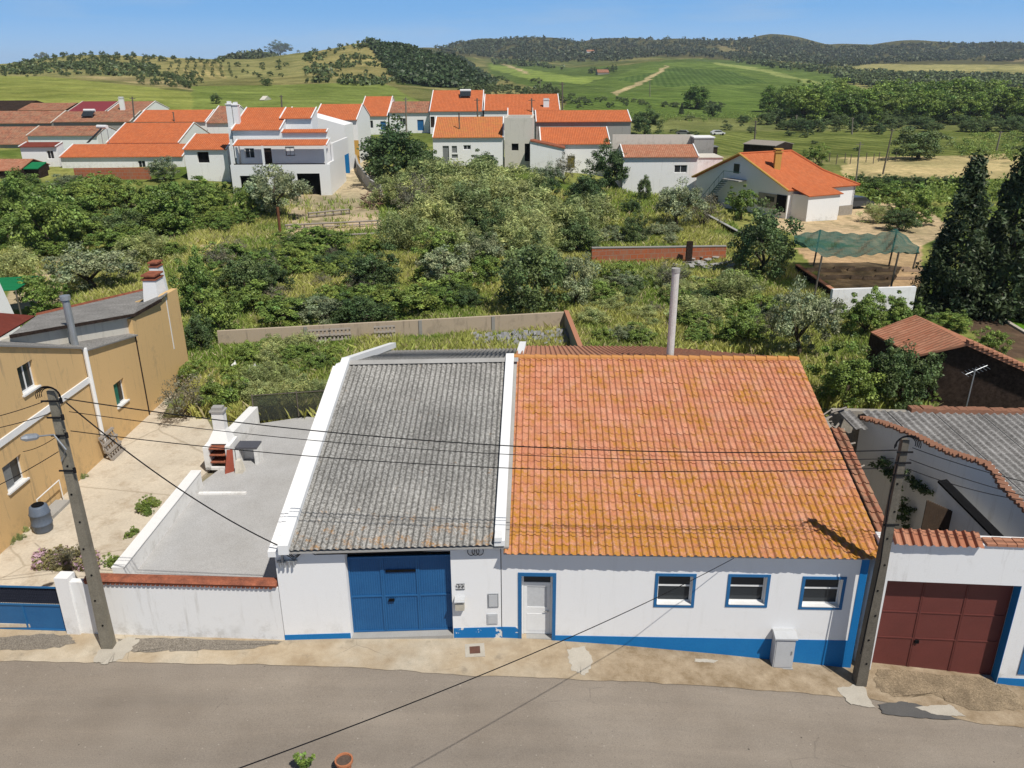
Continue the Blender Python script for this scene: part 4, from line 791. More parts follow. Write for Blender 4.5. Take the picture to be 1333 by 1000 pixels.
# handrail by the wall
h0 = QY(62, 672, -.5); s0_, _ = FY.sz(62, 672, -.5); root = thing('handrail', 'thin white metal handrail by the ochre wall behind the barrel', 'handrail', FY(s0_+.6, -.4, .4))
b = MB(); 
for ss in (s0_, s0_+1.5): b.tube([FY(ss, -.25, .4), FY(ss, -.25, 1.3)], .02, 6)
b.tube([FY(s0_, -.25, 1.3), FY(s0_+1.5, -.25, 1.3)], .022, 6); b.build('rail', W['whitepvc'], root); MB().fbox(FY, s0_+.2, s0_+1.4, -.55, -.02, .4, .52).build('step', W['concrete'], root)
# slatted crate leaning on the wall
s_, z_ = FY.sz(150, 606, -.35); s_ = FY.sz(148, 600, -.25)[0]; root = thing('pallet', 'grey slatted wooden pallet leaning on the ochre house wall', 'pallet', FY(s_, -.35, .4))
def pallet(root, o, ux, uy, un, w=1.0, h=1.0, mat=None, nd=6):
    b = MB(); o = np.asarray(o, float)
    for k in range(nd):
        a = o+ux*(w*k/(nd-.45)); b.hexa([a, a+ux*.1, a+ux*.1+un*.02, a+un*.02, a+uy*h, a+ux*.1+uy*h, a+ux*.1+uy*h+un*.02, a+uy*h+un*.02])
    for k in range(4):
        a = o+uy*(h*.92*k/3)+un*.021; b.hexa([a, a+ux*w, a+ux*w+un*.08, a+un*.08, a+uy*.09, a+ux*w+uy*.09, a+ux*w+uy*.09+un*.08, a+uy*.09+un*.08])
    b.build('slats', mat or W['palewood'], root)
lean = (FY.n*.35+np.array([0,0,1])); lean /= np.linalg.norm(lean); pallet(root, FY(s_-.55, -.45, .41), FY.u, lean, -FY.n, 1.15, 1.1)
# bbq
bp = PZ(268, 612, .5); fb = frame(bp[0], bp[1], 1); root = thing('brick_barbecue', 'white masonry barbecue with a chimney and red shelves at the terrace corner', 'barbecue', fb(.5, .4, .5))
b = MB(); b.fbox(fb, 0, .22, 0, 1.1, .5, 1.5); b.fbox(fb, .22, 1.05, .75, 1.1, .5, 1.5); b.fbox(fb, .0, 1.05, 0, .12, .5, .62); b.fbox(fb, .85, 1.05, .12, .75, .5, 1.5); b.build('body', W['whiteclean'], root)
b = MB(); 
for z in (.8, 1.12, 1.4): b.fbox(fb, .225, .845, .02, .745, z, z+.035)
b.build('shelf', W['redcoping'], root)
b = MB(); b.hexa([fb(.05,.35,1.501),fb(.95,.35,1.501),fb(.95,1.08,1.501),fb(.05,1.08,1.501),fb(.28,.65,2.0),fb(.75,.65,2.0),fb(.75,1.0,2.0),fb(.28,1.0,2.0)]); b.fbox(fb, .28, .75, .65, 1.0, 2.001, 2.75); cho = b.build('chimney', W['whiteclean'], root)
b = MB(); b.fbox(fb, .22, .81, .6, 1.05, 2.751, 2.82); b.fbox(fb, .3, .73, .68, .98, 2.82, 2.95); b.build('cap', W['concrete'], cho)
b = MB(); b.fbox(fb, 1.1, 2.0, .5, 1.15, 1.2, 1.27); b.build('worktop', rough_mat('dark_slate', (.1,.1,.115,1), bump=0, rough=.4), root)
b = MB(); b.fbox(fb, 1.1, 1.25, .52, 1.13, .5, 1.2); b.fbox(fb, 1.85, 2.0, .52, 1.13, .5, 1.2); b.fbox(fb, 1.25, 1.85, 1.0, 1.13, .5, 1.2); b.build('worktop_support', W['whiteclean'], root)
b = MB(); b.hexa([fb(.9,-.35,.5),fb(1.2,-.1,.5),fb(1.1,0,.5),fb(.85,-.2,.5),fb(.95,.05,1.35),fb(1.15,.15,1.35),fb(1.1,.2,1.35),fb(.92,.12,1.35)]); b.build('leaning_board', rough_mat('red_board', (.32,.09,.06,1)), root)
b = MB().hexa([fb(1.28,-.3,.5),fb(1.6,-.3,.5),fb(1.6,.1,.5),fb(1.28,.1,.5),fb(1.33,-.2,1.0),fb(1.5,-.2,1.0),fb(1.5,.05,1.0),fb(1.33,.05,1.0)]).build('cement_sack', W['cream'], None, label='pale sack standing by the barbecue on the grey terrace', category='sack')
p0 = PZ(305, 585, .5); p1 = PZ(338, 549, .5); FE = frame2(p0, p1); LE = float(np.linalg.norm((p1-p0)[:2])); root = thing('divider_wall', 'short white wall between the barbecue and the dark mesh fence', 'wall', FE(LE/2, .2, .5)); MB().fbox(FE, 0, LE, 0, .4, .1, 1.25).build('wall', W['whiteclean'], root)
# dark mesh fence behind the terrace
q0 = PZ(332, 549, .5); q1 = FA(SA0-.3, 16.2, .5); FN = frame2(q0, q1); LN = float(np.linalg.norm((q1-q0)[:2])); root = thing('mesh_fence', 'sagging dark mesh fence across the back of the grey terrace', 'fence', FN(LN/2, 0, .5))
b = MB()
for k in range(4): b.tube([FN(LN*k/3, 0, .4), FN(LN*k/3, 0, 1.85)], .03, 6)
b.tube([FN(0, 0, 1.8), FN(LN, 0, 1.7)], .02, 5); b.build('post', W['woodpole'], root)
t = NT('shade_mesh'); t.b.inputs['Base Color'].default_value = (.05,.055,.05,1); tr = t.n('ShaderNodeBsdfTransparent'); mx = t.n('ShaderNodeMixShader', i0=.5); t.t.links.new(tr.outputs[0], mx.inputs[1]); t.t.links.new(t.b.outputs[0], mx.inputs[2]); t.t.links.new(mx.outputs[0], t.out.inputs[0]); W['mesh'] = t.m
MB().fbox(FN, 0, LN, .035, .045, .5, 1.8).build('netting', W['mesh'], root)
# ---- back garden wall
ga = PZ(286, 457, .35); gb = PY(735, 407, 48.0); FGW = frame2(ga, gb); LG = float(np.linalg.norm((gb-ga)[:2])); zt = (FGW.sz(290, 431)[1]+FGW.sz(730, 407)[1])/2; print('garden wall', LG, FGW.sz(290, 431), FGW.sz(730, 407))
root = thing('garden_wall', 'long mottled concrete garden wall behind the street houses', 'wall', FGW(LG/2, 0, .3)); b = MB(); k = 0
zw0, zw1 = FGW.sz(290, 431)[1], FGW.sz(730, 407)[1]
b.prism([FGW(0,0,-.5), FGW(LG,0,-.5), FGW(LG,0,zw1), FGW(0,0,zw0)], FGW.n*.2); b.build('wall', plaster('mottled_render', (.46,.37,.27,1), (.16,.13,.1,1), .9), root)
b = MB()
for x in (395, 545, 640): s_ = FGW.sz(x, 425)[0]; b.fbox(FGW, s_, s_+.2, -.05, -.002, -.4, zw0+(zw1-zw0)*s_/LG)
b.build('pier', W['greywall'], root)
sb = PY(757, 458, 40.2); MB().prism([(gb[0],gb[1]-.02,-.5),(sb[0],sb[1],-.5),(sb[0],sb[1],zw1-.1),(gb[0],gb[1]-.02,zw1)], (.22,0,0)).build('side_wall', W['greywall'], root); MB().prism([(gb[0]-.02,gb[1]+.2,zw1+.01),(sb[0]-.02,sb[1],zw1-.09),(sb[0]-.02,sb[1],zw1-.02),(gb[0]-.02,gb[1]+.2,zw1+.08)], (.27,0,0)).build('coping', W['tilebrn'], root)
for i, (x, yb, lab) in enumerate(((403, 452, 'left grey pallet leaning on the concrete garden wall, beside a twin'), (430, 451, 'right pallet of the pair leaning on the concrete garden wall'), (488, 447, 'lone grey pallet tilted against the middle of the garden wall'))):
    s_ = FGW.sz(x, yb, -.5)[0]; root = thing('pallet', lab, 'pallet', FGW(s_, -.4, .35)); ln = FGW.n*(.3)+np.array([0,0,1.]); ln /= np.linalg.norm(ln); pallet(root, FGW(s_, -.6, .5), FGW.u, ln, -FGW.n, 1.25, 1.0)
# heap of broken sheets
b = MB(); rr = random.Random(5)
for k in range(420):
    x = rr.uniform(612, 738); s_ = FGW.sz(x, 440, -1.5)[0]; d = rr.uniform(-3.2, -.4); z = .3+rr.random()*.65*(1-abs(d+1.7)/1.8); c = FGW(s_, d, z); a = rr.uniform(-.6, .6); ux = np.array([math.cos(a), math.sin(a), rr.uniform(-.2,.2)]); uy = np.array([-math.sin(a)*.5, .3, .8+rr.random()*.3])
    w, h = rr.uniform(.15, .45), rr.uniform(.2, .5); un = np.cross(ux, uy)*.03; w *= .6; h *= .6; b.hexa([c, c+ux*w, c+ux*w+un, c+un, c+uy*h, c+ux*w+uy*h, c+ux*w+uy*h+un, c+uy*h+un])
b.build('rubble_heap', rough_mat('broken_grey_sheet', (.38,.38,.39,1), (.24,.24,.25,1), 3, 20, .3), None, label='heap of broken grey roofing sheets inside the garden wall corner', category='rubble')
MB().box((-7.2,37.5,.3),(-6.6,38.1,.75)).prism([(-7.1,37.6,.75),(-6.7,37.6,.75),(-6.9,37.6,1.0)], (0,.4,0)).build('red_container', rough_mat('red_plastic', (.4,.04,.03,1)), None, label='small red container in the grass left of the grey roof', category='container')
# green shade cloth far left
a = [PY(-12, 362, 52), PY(50, 359, 54), PY(20, 378, 49), PY(-12, 379, 48.5)]; root = thing('shade_cloth', 'bright green shade cloth on poles at the left edge among the trees', 'shade cloth', (a[2][0], a[2][1], .5)); MB().face(a).face([p-np.array([0,0,.03]) for p in a][::-1]).build('cloth', W['greencloth'], root)
b = MB()
for p in a[1:3]: b.tube([(p[0], p[1], 0), p], .05, 6)
b.build('post', W['woodpole'], root)
# ================================================================== RIGHT SIDE
c0, c1 = PZ(1137, 868, -.98), PZ(1300, 881, -1.12); FC = frame2(c0, c1); FC = frame((c0-FC.n*.28)[0], (c0-FC.n*.28)[1], FC.yaw); LC = float(np.linalg.norm((c1-c0)[:2]))
zct = (FC.sz(1200, 706)[1]+FC.sz(1310, 712)[1])/2; dt = FC.sz(1160, 749)[1], FC.sz(1318, 770)[1]; d0s = FC.sz(1145, 810)[0]; d1s = FC.sz(1318, 810)[0]
print('C', zct, dt, d0s, d1s, LC, FC.yaw)
dtop = sum(dt)/2
hC = thing('ruined_garage', 'roofless white garage front with oxblood double doors and a row of tiles on top', 'garage', FC(2, 0, -1))
b = MB(); b.wall(FC, d0s-.36, d1s+2.6, -2.5, zct, 0, .5, [(d0s, d1s, -2.5, dtop)]); b.build('wall', W['white2'], hC)
MB().fbox(FC, d0s+.003, d1s-.003, -.05, .48, -2, -1.12).build('threshold', W['concrete'], hC)
lw = (d1s-d0s-.02)/3
for k in range(3):
    a0 = d0s+.01+lw*k; a1 = a0+lw-.01; zb_ = -1.1; b = MB(); b.fbox(FC, a0, a1, .34, .38, zb_, dtop-.005); ringbox(b, FC, a0, a1, zb_, dtop-.005, .035, .32, .34); b.fbox(FC, a0+.035, a1-.035, .32, .34, .05, .085); b.fbox(FC, a0+.035, a1-.035, .32, .34, .95, .985)
    o = b.build('door_leaf', W['reddoor'], hC)
    if k == 1: MB().fbox(FC, a0+.02, a0+.14, .28, .32, -.08, .02).build('latch', W['dark'], o)
b = MB(); b.fbox(FC, d1s+.02, d1s+2.62, -.012, 0, -2.6, -.92); b.fbox(FC, d1s-.012, d1s-.001, -.0, .31, -2, dtop-.01); b.build('plinth', W['bluepaint'], hC)
bw = (d1s+.5, d1s+1.6, -.75, .6); b = MB(); ringbox(b, FC, *bw, .09, -.03, 0); o = b.build('window', W['bluetrim'], hC); MB().fbox(FC, bw[0]+.09, bw[1]-.09, -.02, -.005, bw[2]+.09, bw[3]-.09).build('shutter', W['bluedoor'], o)
ts0, ts1 = FC.sz(1163, 700)[0], FC.sz(1284, 706)[0]
tile_roof('tile_row', FC, ts0, ts1, -.12, zct-.0, .55, .42, hC, W['tilebrn'], tw=.235, th=.48, amp=.07, step=.02, seed=11)
b = MB(); rr = random.Random(3); x = ts1+.02
while x < d1s+2.5: b.fbox(FC, x, x+.24, -.05, .32, zct, zct+.06+rr.random()*.04); x += .26
b.build('coping_brick', W['tilebrn'], hC)
# tiled party verge right of the main roof
b = MB(); 
tile_roof('verge_tiles', FB, 9.62, 10.07, .05, 3.0, TP, 5.2, hC, W['tileold'], tw=.225, th=.4, amp=.06, step=.04, seed=4)
b.prism([FB(9.66, .35, -2), FB(9.66, 8.5, -2), FB(9.66, 8.5, 4.3), FB(9.66, 5.2, 4.15), FB(9.66, .35, 2.98)], FB.u*.35); b.build('party_wall', W['stone'], hC)
# big shaded side wall W and the skewed corrugated roof behind it
wf = PY(1121, 560, 27.6); wn = FC(5.0, .35, 0); FWl = frame2(wf, wn); LWl = float(np.linalg.norm((wn-wf)[:2])); wtop = [FWl.sz(*p) for p in ((1121,545),(1150,553),(1184,566),(1228,588),(1282,606),(1312,645),(1332,690))]
print('W', wf, wn, FWl.yaw, wtop, LWl)
hD = thing('corrugated_barn', 'barn with a long dark corrugated roof behind a shaded white side wall', 'barn', FWl(LWl/2, .5, -.8))
wtop[-1] = (LWl, wtop[-1][1]); pts = [(0, -2)]+[(LWl, -2)]+wtop[::-1]; pts = pts[:1]+pts[1:]
b = MB(); b.prism([FWl(s, 0, z) for s, z in pts], FWl.n*.3); b.build('side_wall', W['white2'], hD)
b = MB(); rr = random.Random(9)
for (s0_, z0_), (s1_, z1_) in zip(wtop[:-1], wtop[1:]):
    n = max(1, int(math.hypot(s1_-s0_, z1_-z0_)/.16))
    for k in range(n):
        f0, f1 = k/n, (k+.85)/n; a = FWl(s0_+(s1_-s0_)*f0, -.06+rr.uniform(-.05,.05), z0_+(z1_-z0_)*f0+.02+rr.random()*.05); c = FWl(s0_+(s1_-s0_)*f1, -.06, z0_+(z1_-z0_)*f1+.02); b.tube([a, c+FWl.n*.3], .075, 6)
b.build('verge_tile', W['tileold'], hD)
P1 = PY(1086, 534, 27.9); P2 = PY(1362, 540, 29.6); Wf = FWl(wtop[0][0], .2, wtop[0][1]); Wn = FWl(wtop[-2][0], .2, wtop[-2][1]+.0); wd = Wn-Wf; wd = wd/np.linalg.norm(wd); wd[2] = -.27; wd /= np.linalg.norm(wd)
A = P2-P1; LA = np.linalg.norm(A); ua = A/LA; wl = .35; ncol = int(LA/wl)*6+1; us = np.linspace(0, LA, ncol); nrm = np.cross(ua, wd); nrm *= -1 if nrm[2] < 0 else 1; nrm /= np.linalg.norm(nrm)
V = []; UV = []; vs = np.linspace(0, 12.5, 12)
for v in vs:
    P = P1[None]+ua[None]*us[:, None]+wd[None]*v+nrm[None]*(.045*np.cos(2*np.pi*us/wl)+.05*((int(us.size) > 0)*np.sin(us*.9)*.4))[:, None]; V.append(P); UV.append(np.stack([us/wl*.177, np.full_like(us, v)], 1))
V = np.concatenate(V); UV = np.concatenate(UV); F = []
for r in range(len(vs)-1): i = r*ncol+np.arange(ncol-1); F.append(np.stack([i, i+ncol, i+ncol+1, i+1], 1))
F = np.concatenate(F); cc = V[F].mean(1)-FWl.p; inside = (cc@FWl.n > .28) | (cc@FWl.u < .1); inside &= ~((cc@FWl.u < .1) & (cc@FWl.n < .2) & (cc@FWl.u > .05)); cy = V[F].mean(1)[:, 1]; inside &= cy > 19.6; inside &= V[F].mean(1)[:, 2] > -1
F = F[inside]; o = npmesh('roof', V-np.array(hD['_o']), F, W['fibre3'], parent=hD); o.location = (0,0,0); ul = o.data.uv_layers.new(name='UVMap'); ul.data.foreach_set('uv', UV[F.ravel()].astype(np.float32).ravel()); o.data.polygons.foreach_set('use_smooth', [True]*len(F))
b = MB(); b.prism([P1+np.array([0,.1,-3.5]), P2+np.array([0,.1,-3.5]), P2+np.array([0,.1,-.06]), P1+np.array([0,.1,-.06])], (0,.25,0)); b.build('back_wall', W['stone'], hD)
b = MB()
for k in range(60):
    p = P1+A*(.35+.65*k/60)+np.array([0,.1,.0]); b.box(p-np.array([0,.1,.06]), p+np.array([.17,.25,.08+.07*rr.random()]))
b.build('ridge_tile', W['tileold'], hD)
# inner yard: low wall, slatted door, back wall
q = [FWl.sz(px, py, -.9) for px, py in ((1222,628),(1309,716))]; b = MB(); b.prism([FWl(q[0][0], -.9, -1), FWl(q[1][0], -.9, -1), FWl(q[1][0], -.9, q[1][1]), FWl(q[0][0], -.9, q[0][1])], FWl.n*.25); root = thing('yard_wall', 'low sloping white wall with a dark coping inside the roofless garage yard', 'wall', FWl(q[0][0]+1, -.8, -1)); b.build('wall', W['white2'], root)
MB().prism([FWl(q[0][0], -.95, q[0][1]+.002), FWl(q[1][0], -.95, q[1][1]+.002), FWl(q[1][0], -.95, q[1][1]+.07), FWl(q[0][0], -.95, q[0][1]+.07)], FWl.n*.35).build('coping', W['dark'], root)
yb = PY(1140, 640, 23.5); FYb = frame(10.3, 24.2, 2); q0, q1 = FYb.sz(1200, 650), FYb.sz(1252, 690)
root = thing('slatted_gate', 'dark brown slatted wooden gate standing inside the roofless yard', 'gate', FYb(q0[0]+.6, 0, -.7)); b = MB()
sw = [FYb.sz(1207, 652, -2), FYb.sz(1252, 672, -2)]
for k in range(16):
    s_ = sw[0][0]+(sw[1][0]-sw[0][0])*k/16; z_ = sw[0][1]+(sw[1][1]-sw[0][1])*k/16; b.fbox(FYb, s_, s_+.07, -2, -1.96, -.9, z_)
b.build('slat', W['browndoor'], root); MB().fbox(FYb, sw[0][0]-.05, sw[1][0], -1.955, -1.9, .5, .6).fbox(FYb, sw[0][0]-.05, sw[1][0], -1.955, -1.9, -.6, -.5).build('rail', W['browndoor'], root)
flat('yard_floor', [(9.9,19.6),(15.5,19.4),(12.2,27.4),(9.9,27.4)], -.72, W['patch'], .3, kind='structure')
b = MB(); rr = random.Random(12)
for k in range(230):
    x = rr.uniform(9.8, 12.0); y = rr.uniform(23.5, 27.8); z = -.6+3.9*(y-22)/5.5+rr.uniform(-.3,.3); a = rr.uniform(0, math.pi); l = rr.uniform(.3, 1.1); b.tube([(x, y, z), (x+math.cos(a)*l, y+math.sin(a)*l*.5, z+rr.uniform(-.2,.3))], rr.uniform(.02, .05), 5)
b.build('collapsed_roof_timber', W['palewood'], None, label='tangle of collapsed roof canes and timber in the ruined part by the corrugated roof', category='rubble')
b = MB()
for k in range(14):
    x = 9.95+.12*(k % 5)+rr.uniform(-.03,.03); y = 24.2+k*.22; b.tube([(x, y, 3.6+.2*rr.random()+k*.07), (x+.05, y+.35, 3.75+.2*rr.random()+k*.07)], .08, 6)
b.build('loose_roof_tiles', W['tilebrn'], None, label='loose clay tiles piled at the broken roof edge beside the big tiled roof', category='roof tiles')
# brown barn with clay roof
T3 = lambda px, py, z: PZ(px, py, z)
gl = T3(1190, 463, 2.5); pk = T3(1260, 447, 3.35); rb = T3(1192, 410, 3.35); lb = T3(1133, 432, 2.5); gdir = (pk-gl); gdir[2] = 0; gdir /= np.linalg.norm(gdir)
gr = PP(1340, 492, gl, np.array([-gdir[1], gdir[0], 0.])); print('barn', gl, pk, rb, lb, gr)
hE = thing('tiled_barn', 'dark timber barn with a mottled clay tile roof among the trees at the right edge', 'barn', pk-np.array([0,0,4]))
dn = np.array([-gdir[1], gdir[0], 0.]); g0 = gl+dn*.35; g0[2] = -.8; gr2 = gr+gdir*6+np.array([0,0,-2.]); 
b = MB(); b.prism([g0, np.array([gr2[0]+dn[0]*.35, gr2[1]+dn[1]*.35, -.8]), gr2+dn*.35-np.array([0,0,.12]), pk+dn*.35-np.array([0,0,.12]), gl+dn*.35-np.array([0,0,.12])], dn*.2); b.build('gable_wall', W['darkwood'], hE)
b = MB(); b.prism([(g0[0],g0[1],-.8), (lb[0],lb[1],-.8), (lb[0],lb[1],2.4), (g0[0],g0[1],2.4)], (.2,0,0)); b.build('wall', W['darkwood'], hE)
roofpoly([gl, pk, rb, lb], W['tilebrn'], 'roof', hE, .12); roofpoly([pk, gr2, gr2+(rb-pk), rb], W['tilebrn'], 'roof', hE, .12)
b = MB(); rr = random.Random(2)
for k in range(40):
    p = pk+(gr2-pk)*k/40; b.box(p+np.array([0,-.1,0]), p+np.array([.22,.2,.1+.05*rr.random()]))
b.build('verge_tile', W['tilebrn'], hE)
# tv antenna
an = PY(1258, 527, 30.0); at_ = PY(1270, 480, 30.0); root = thing('tv_antenna', 'thin metal television antenna on a mast in front of the dark barn', 'antenna', (an[0], an[1], an[2]-.8)); MB().tube([(an[0], 30, an[2]-.8), (at_[0], 30, at_[2])], .02, 6).build('mast', W['steel'], root)
b = MB(); b.tube([(at_[0]-.35,30,at_[2]-.25),(at_[0]+.5,30.1,at_[2]+.1)], .012, 4)
for k in range(7): x = at_[0]-.35+k*.13; z = at_[2]-.25+k*.053; b.tube([(x,29.75,z),(x,30.3,z)], .008, 4)
b.build('aerial', W['steel'], root)
# ================================================================== POLES AND WIRES
def taper_pole(name, label, base, top, w0, w1, t0, t1, mat, holes=True, cat='utility pole', group=None):
    base = np.asarray(base, float); top = np.asarray(top, float); root = thing(name, label, cat, base, group)
    b = MB(); z0 = base[2]-.5; c = [(-1,-1),(1,-1),(1,1),(-1,1)]
    b.hexa([(base[0]+a*w0/2, base[1]+d*t0/2, z0) for a, d in c]+[(top[0]+a*w1/2, top[1]+d*t1/2, top[2]) for a, d in c]); po = b.build('shaft', mat, root)
    if holes:
        n = 8
        for k in range(n):
            b = MB()
            f = (k+1)/(n+1.5); p = base+(top-base)*f; tt = t0+(t1-t0)*f; b.tube([(p[0]+.05*(-1)**k*.6, p[1]-tt/2-.012, p[2]), (p[0]+.05*(-1)**k*.6, p[1]-tt/2+.03, p[2])], .028, 8)
            b.build('bolt_hole', W['dark'], root)
    return root
bl = G(142, 842); tl = PY(67, 508, bl[1]); LP = taper_pole('utility_pole', 'pale concrete utility pole standing in front of the white street wall', bl, tl, .33, .18, .26, .15, W['pole'])
br = G(1118, 889); tr2 = PY(1178, 572, br[1]); RP = taper_pole('utility_pole', 'grey weathered utility pole between the tiled house and the oxblood doors', br, tr2, .31, .17, .34, .16, rough_mat('dark_weathered_pole', (.17,.15,.12,1), (.1,.09,.075,1), 2.5, 25, .35))
def loopwire(root, c, r, name='cable_loop'):
    b = MB()
    for k in range(4):
        pts = [(c[0]+(r+.03*k)*math.cos(a), c[1]-.1-.03*k, c[2]+(r+.03*k)*.9*math.sin(a)-.1) for a in np.linspace(-.2, math.pi+.2, 12)]; b.tube(pts, .012, 5)
    b.build(name, W['wire'], root)
loopwire(LP, tl, .22); loopwire(RP, tr2, .24)
b = MB(); 
for (z, l) in ((-.25,.25),(-.7,.2),(-1.2,.2),(-2.2,.2)): b.tube([(tl[0]-l, tl[1]-.12, tl[2]+z), (tl[0]+l, tl[1]-.12, tl[2]+z)], .025, 6); b.tube([(tl[0]+l, tl[1]-.12, tl[2]+z-.06), (tl[0]+l, tl[1]-.12, tl[2]+z+.08)], .04, 8)
b.build('insulator', W['wire'], LP)
b = MB(); 
for z in (-.3,-.6,-.95,-2.4): b.tube([(tr2[0]-.2, tr2[1]-.12, tr2[2]+z), (tr2[0]+.2, tr2[1]-.12, tr2[2]+z)], .025, 6)
b.tube([(tr2[0]-.14,tr2[1]-.14,tr2[2]-.4),(tr2[0]-.2,tr2[1]-.15,tr2[2]-1.5),(tr2[0]-.12,tr2[1]-.16,tr2[2]-3.5),(tr2[0]-.2,tr2[1]-.17,tr2[2]-6.5)], .018, 5)
b.build('insulator', W['wire'], RP)
# street lamp arm
la = PY(70, 566, bl[1]-.15); lh = PY(50, 568, bl[1]-.5); le = PY(27, 571, bl[1]-.8); root = thing('street_lamp', 'small grey street lamp on a curved arm of the left utility pole', 'street lamp', la)
MB().tube([PY(80, 600, bl[1]-.15), PY(86, 585, bl[1]-.2), la, lh], .022, 6).build('arm', W['steel'], root)
d = (le-lh); b = MB(); b.tube([lh, lh+d*.15, lh+d*.7, le], [.05, .09, .1, .04], 8); b.build('lamp_head', W['steel'], root)
def cable(label, a, b_, sag, r=.012, n=24, group=None, ext=None, name='cable'):
    a = np.asarray(a, float); b_ = np.asarray(b_, float); pts = []
    for k in range(n+1): f = k/n; p = a+(b_-a)*f; p = p-np.array([0, 0, 4*sag*f*(1-f)]); pts.append(p)
    o = MB().tube(pts, r, 5).build(name, W['wire'], None, label=label, category='cable')
    if group: o['group'] = group
    return o
YL, YR = bl[1]-.12, br[1]-.12
for lab, x0, y0, x1, y1, sg, r in (('topmost thick black cable between the two street poles', 84, 519, 1168, 586, .55, .015), ('middle black cable between the two street poles', 90, 536, 1164, 597, .5, .01), ('lowest black cable between the two street poles', 92, 561, 1160, 609, .5, .012)):
    cable(lab, PY(x0, y0, YL), PY(x1, y1, YR), sg, r)
for lab, x0, y0, x1, y1 in (('top cable leaving the left pole towards the left edge', 62, 521, -200, 560), ('second cable from the left pole to the left edge, above the lamp', 66, 538, -200, 568), ('lowest cable from the left pole to the left edge, crossing the ochre windows', 76, 588, -200, 700)):
    cable(lab, PY(x0, y0, YL), PY(x1, y1, YL-.5), .3, .011)
for lab, x0, y0, x1, y1 in (('top cable leaving the right pole towards the right edge', 1188, 583, 1500, 655), ('middle cable from the right pole to the right edge', 1184, 598, 1500, 676), ('slack lowest cable from the right pole over the roofless yard', 1184, 611, 1420, 660)):
    cable(lab, PY(x0, y0, YR), PY(x1, y1, YR-.3), .22, .011)
brk = FA.sz(366, 712, -.15); bk = FA(brk[0], -.15, brk[1])
cable('drop cable from the left pole to the corner of the garage house', PY(86, 524, YL), bk, .35, .018)
cable('thin lower drop cable from the left pole across the driveway', PY(84, 560, YL), PY(30, 588, YL+3), .1, .01)
root = thing('cable_bracket', 'tangled cable bracket at the left corner of the garage house', 'cable bracket', bk-np.array([0,0,.3])); b = MB(); b.fbox(FA, brk[0]-.2, brk[0]+.35, -.08, -.02, brk[1]-.55, brk[1]-.5)
b.fbox(FA, brk[0]-.05, brk[0], -.14, -.02, brk[1]-.6, brk[1]+.1)
for k in range(4): b.tube([FA(brk[0]-.1+.12*k, -.1, brk[1]-.5), FA(brk[0]-.1+.12*k, -.12, brk[1]-.68)], .03, 6)
b.build('bracket', W['steel'], root)
b = MB(); 
for k in range(3):
    b.tube([FA(brk[0], -.1, brk[1]-.1*k), FA(brk[0]+.3, -.12, brk[1]-.35-.05*k), FA(brk[0]+.6, -.1, brk[1]-.15), FA(brk[0]+.9, -.09, eA-.28)], .014, 5)
b.build('cable_tangle', W['wire'], root)
cable('black cable running under the eave of the grey roof', FA(brk[0]+.9, -.06, eA-.28), FA(-.1, -.06, eA-.2), .03, .016)
ck = FA.sz(619, 716, -.06); b = MB()
for k in range(3): b.tube([FA(ck[0]-.12+k*.12+.1*math.cos(a), -.07, ck[1]-.04+.13*math.sin(a)) for a in np.linspace(0, 2*math.pi, 12)], .012, 5)
b.build('cable_coil', W['wire'], None, label='three loops of spare black cable hanging under the grey eave', category='cable coil')
a = FB.sz(955, 727, ed); cable('thin dark cable slanting down over the road from the tiled eave', FB(a[0], ed, a[1]), PY(290, 1008, 8.2), .25, .01)
cable('second cable at the right corner leading from the eave to the right pole', FB(9.3, -.1, 3.0), (br[0], br[1]-.1, 4.4), .08, .012)
# pot and plant on the near side
p = G(449, 1003, 10.5); root = thing('terracotta_pot', 'round terracotta pot of soil at the bottom edge of the picture', 'plant pot', p)
b = MB(); b.tube([p+np.array([0,0,z]) for z in (0,.3)], [.14,.19], 18, cap=False); b.tube([p+np.array([0,0,z]) for z in (.28,.34)], [.215,.215], 18, cap=False); b.tube([p+np.array([0,0,z]) for z in (.34,.28)], [.18,.17], 18, cap=False)
i = len(b.v)
for k in range(18):
    a0, a1 = 2*math.pi*k/18, 2*math.pi*(k+1)/18; f = lambda a, r, z: p+np.array([r*math.cos(a), r*math.sin(a), z]); b.face([f(a0,.215,.34), f(a1,.215,.34), f(a1,.18,.34), f(a0,.18,.34)])
b.build('pot', W['terracotta'], root); MB().tube([p+np.array([0,0,.2]), p+np.array([0,0,.3])], .172, 18).build('soil', W['darksoil'], root)
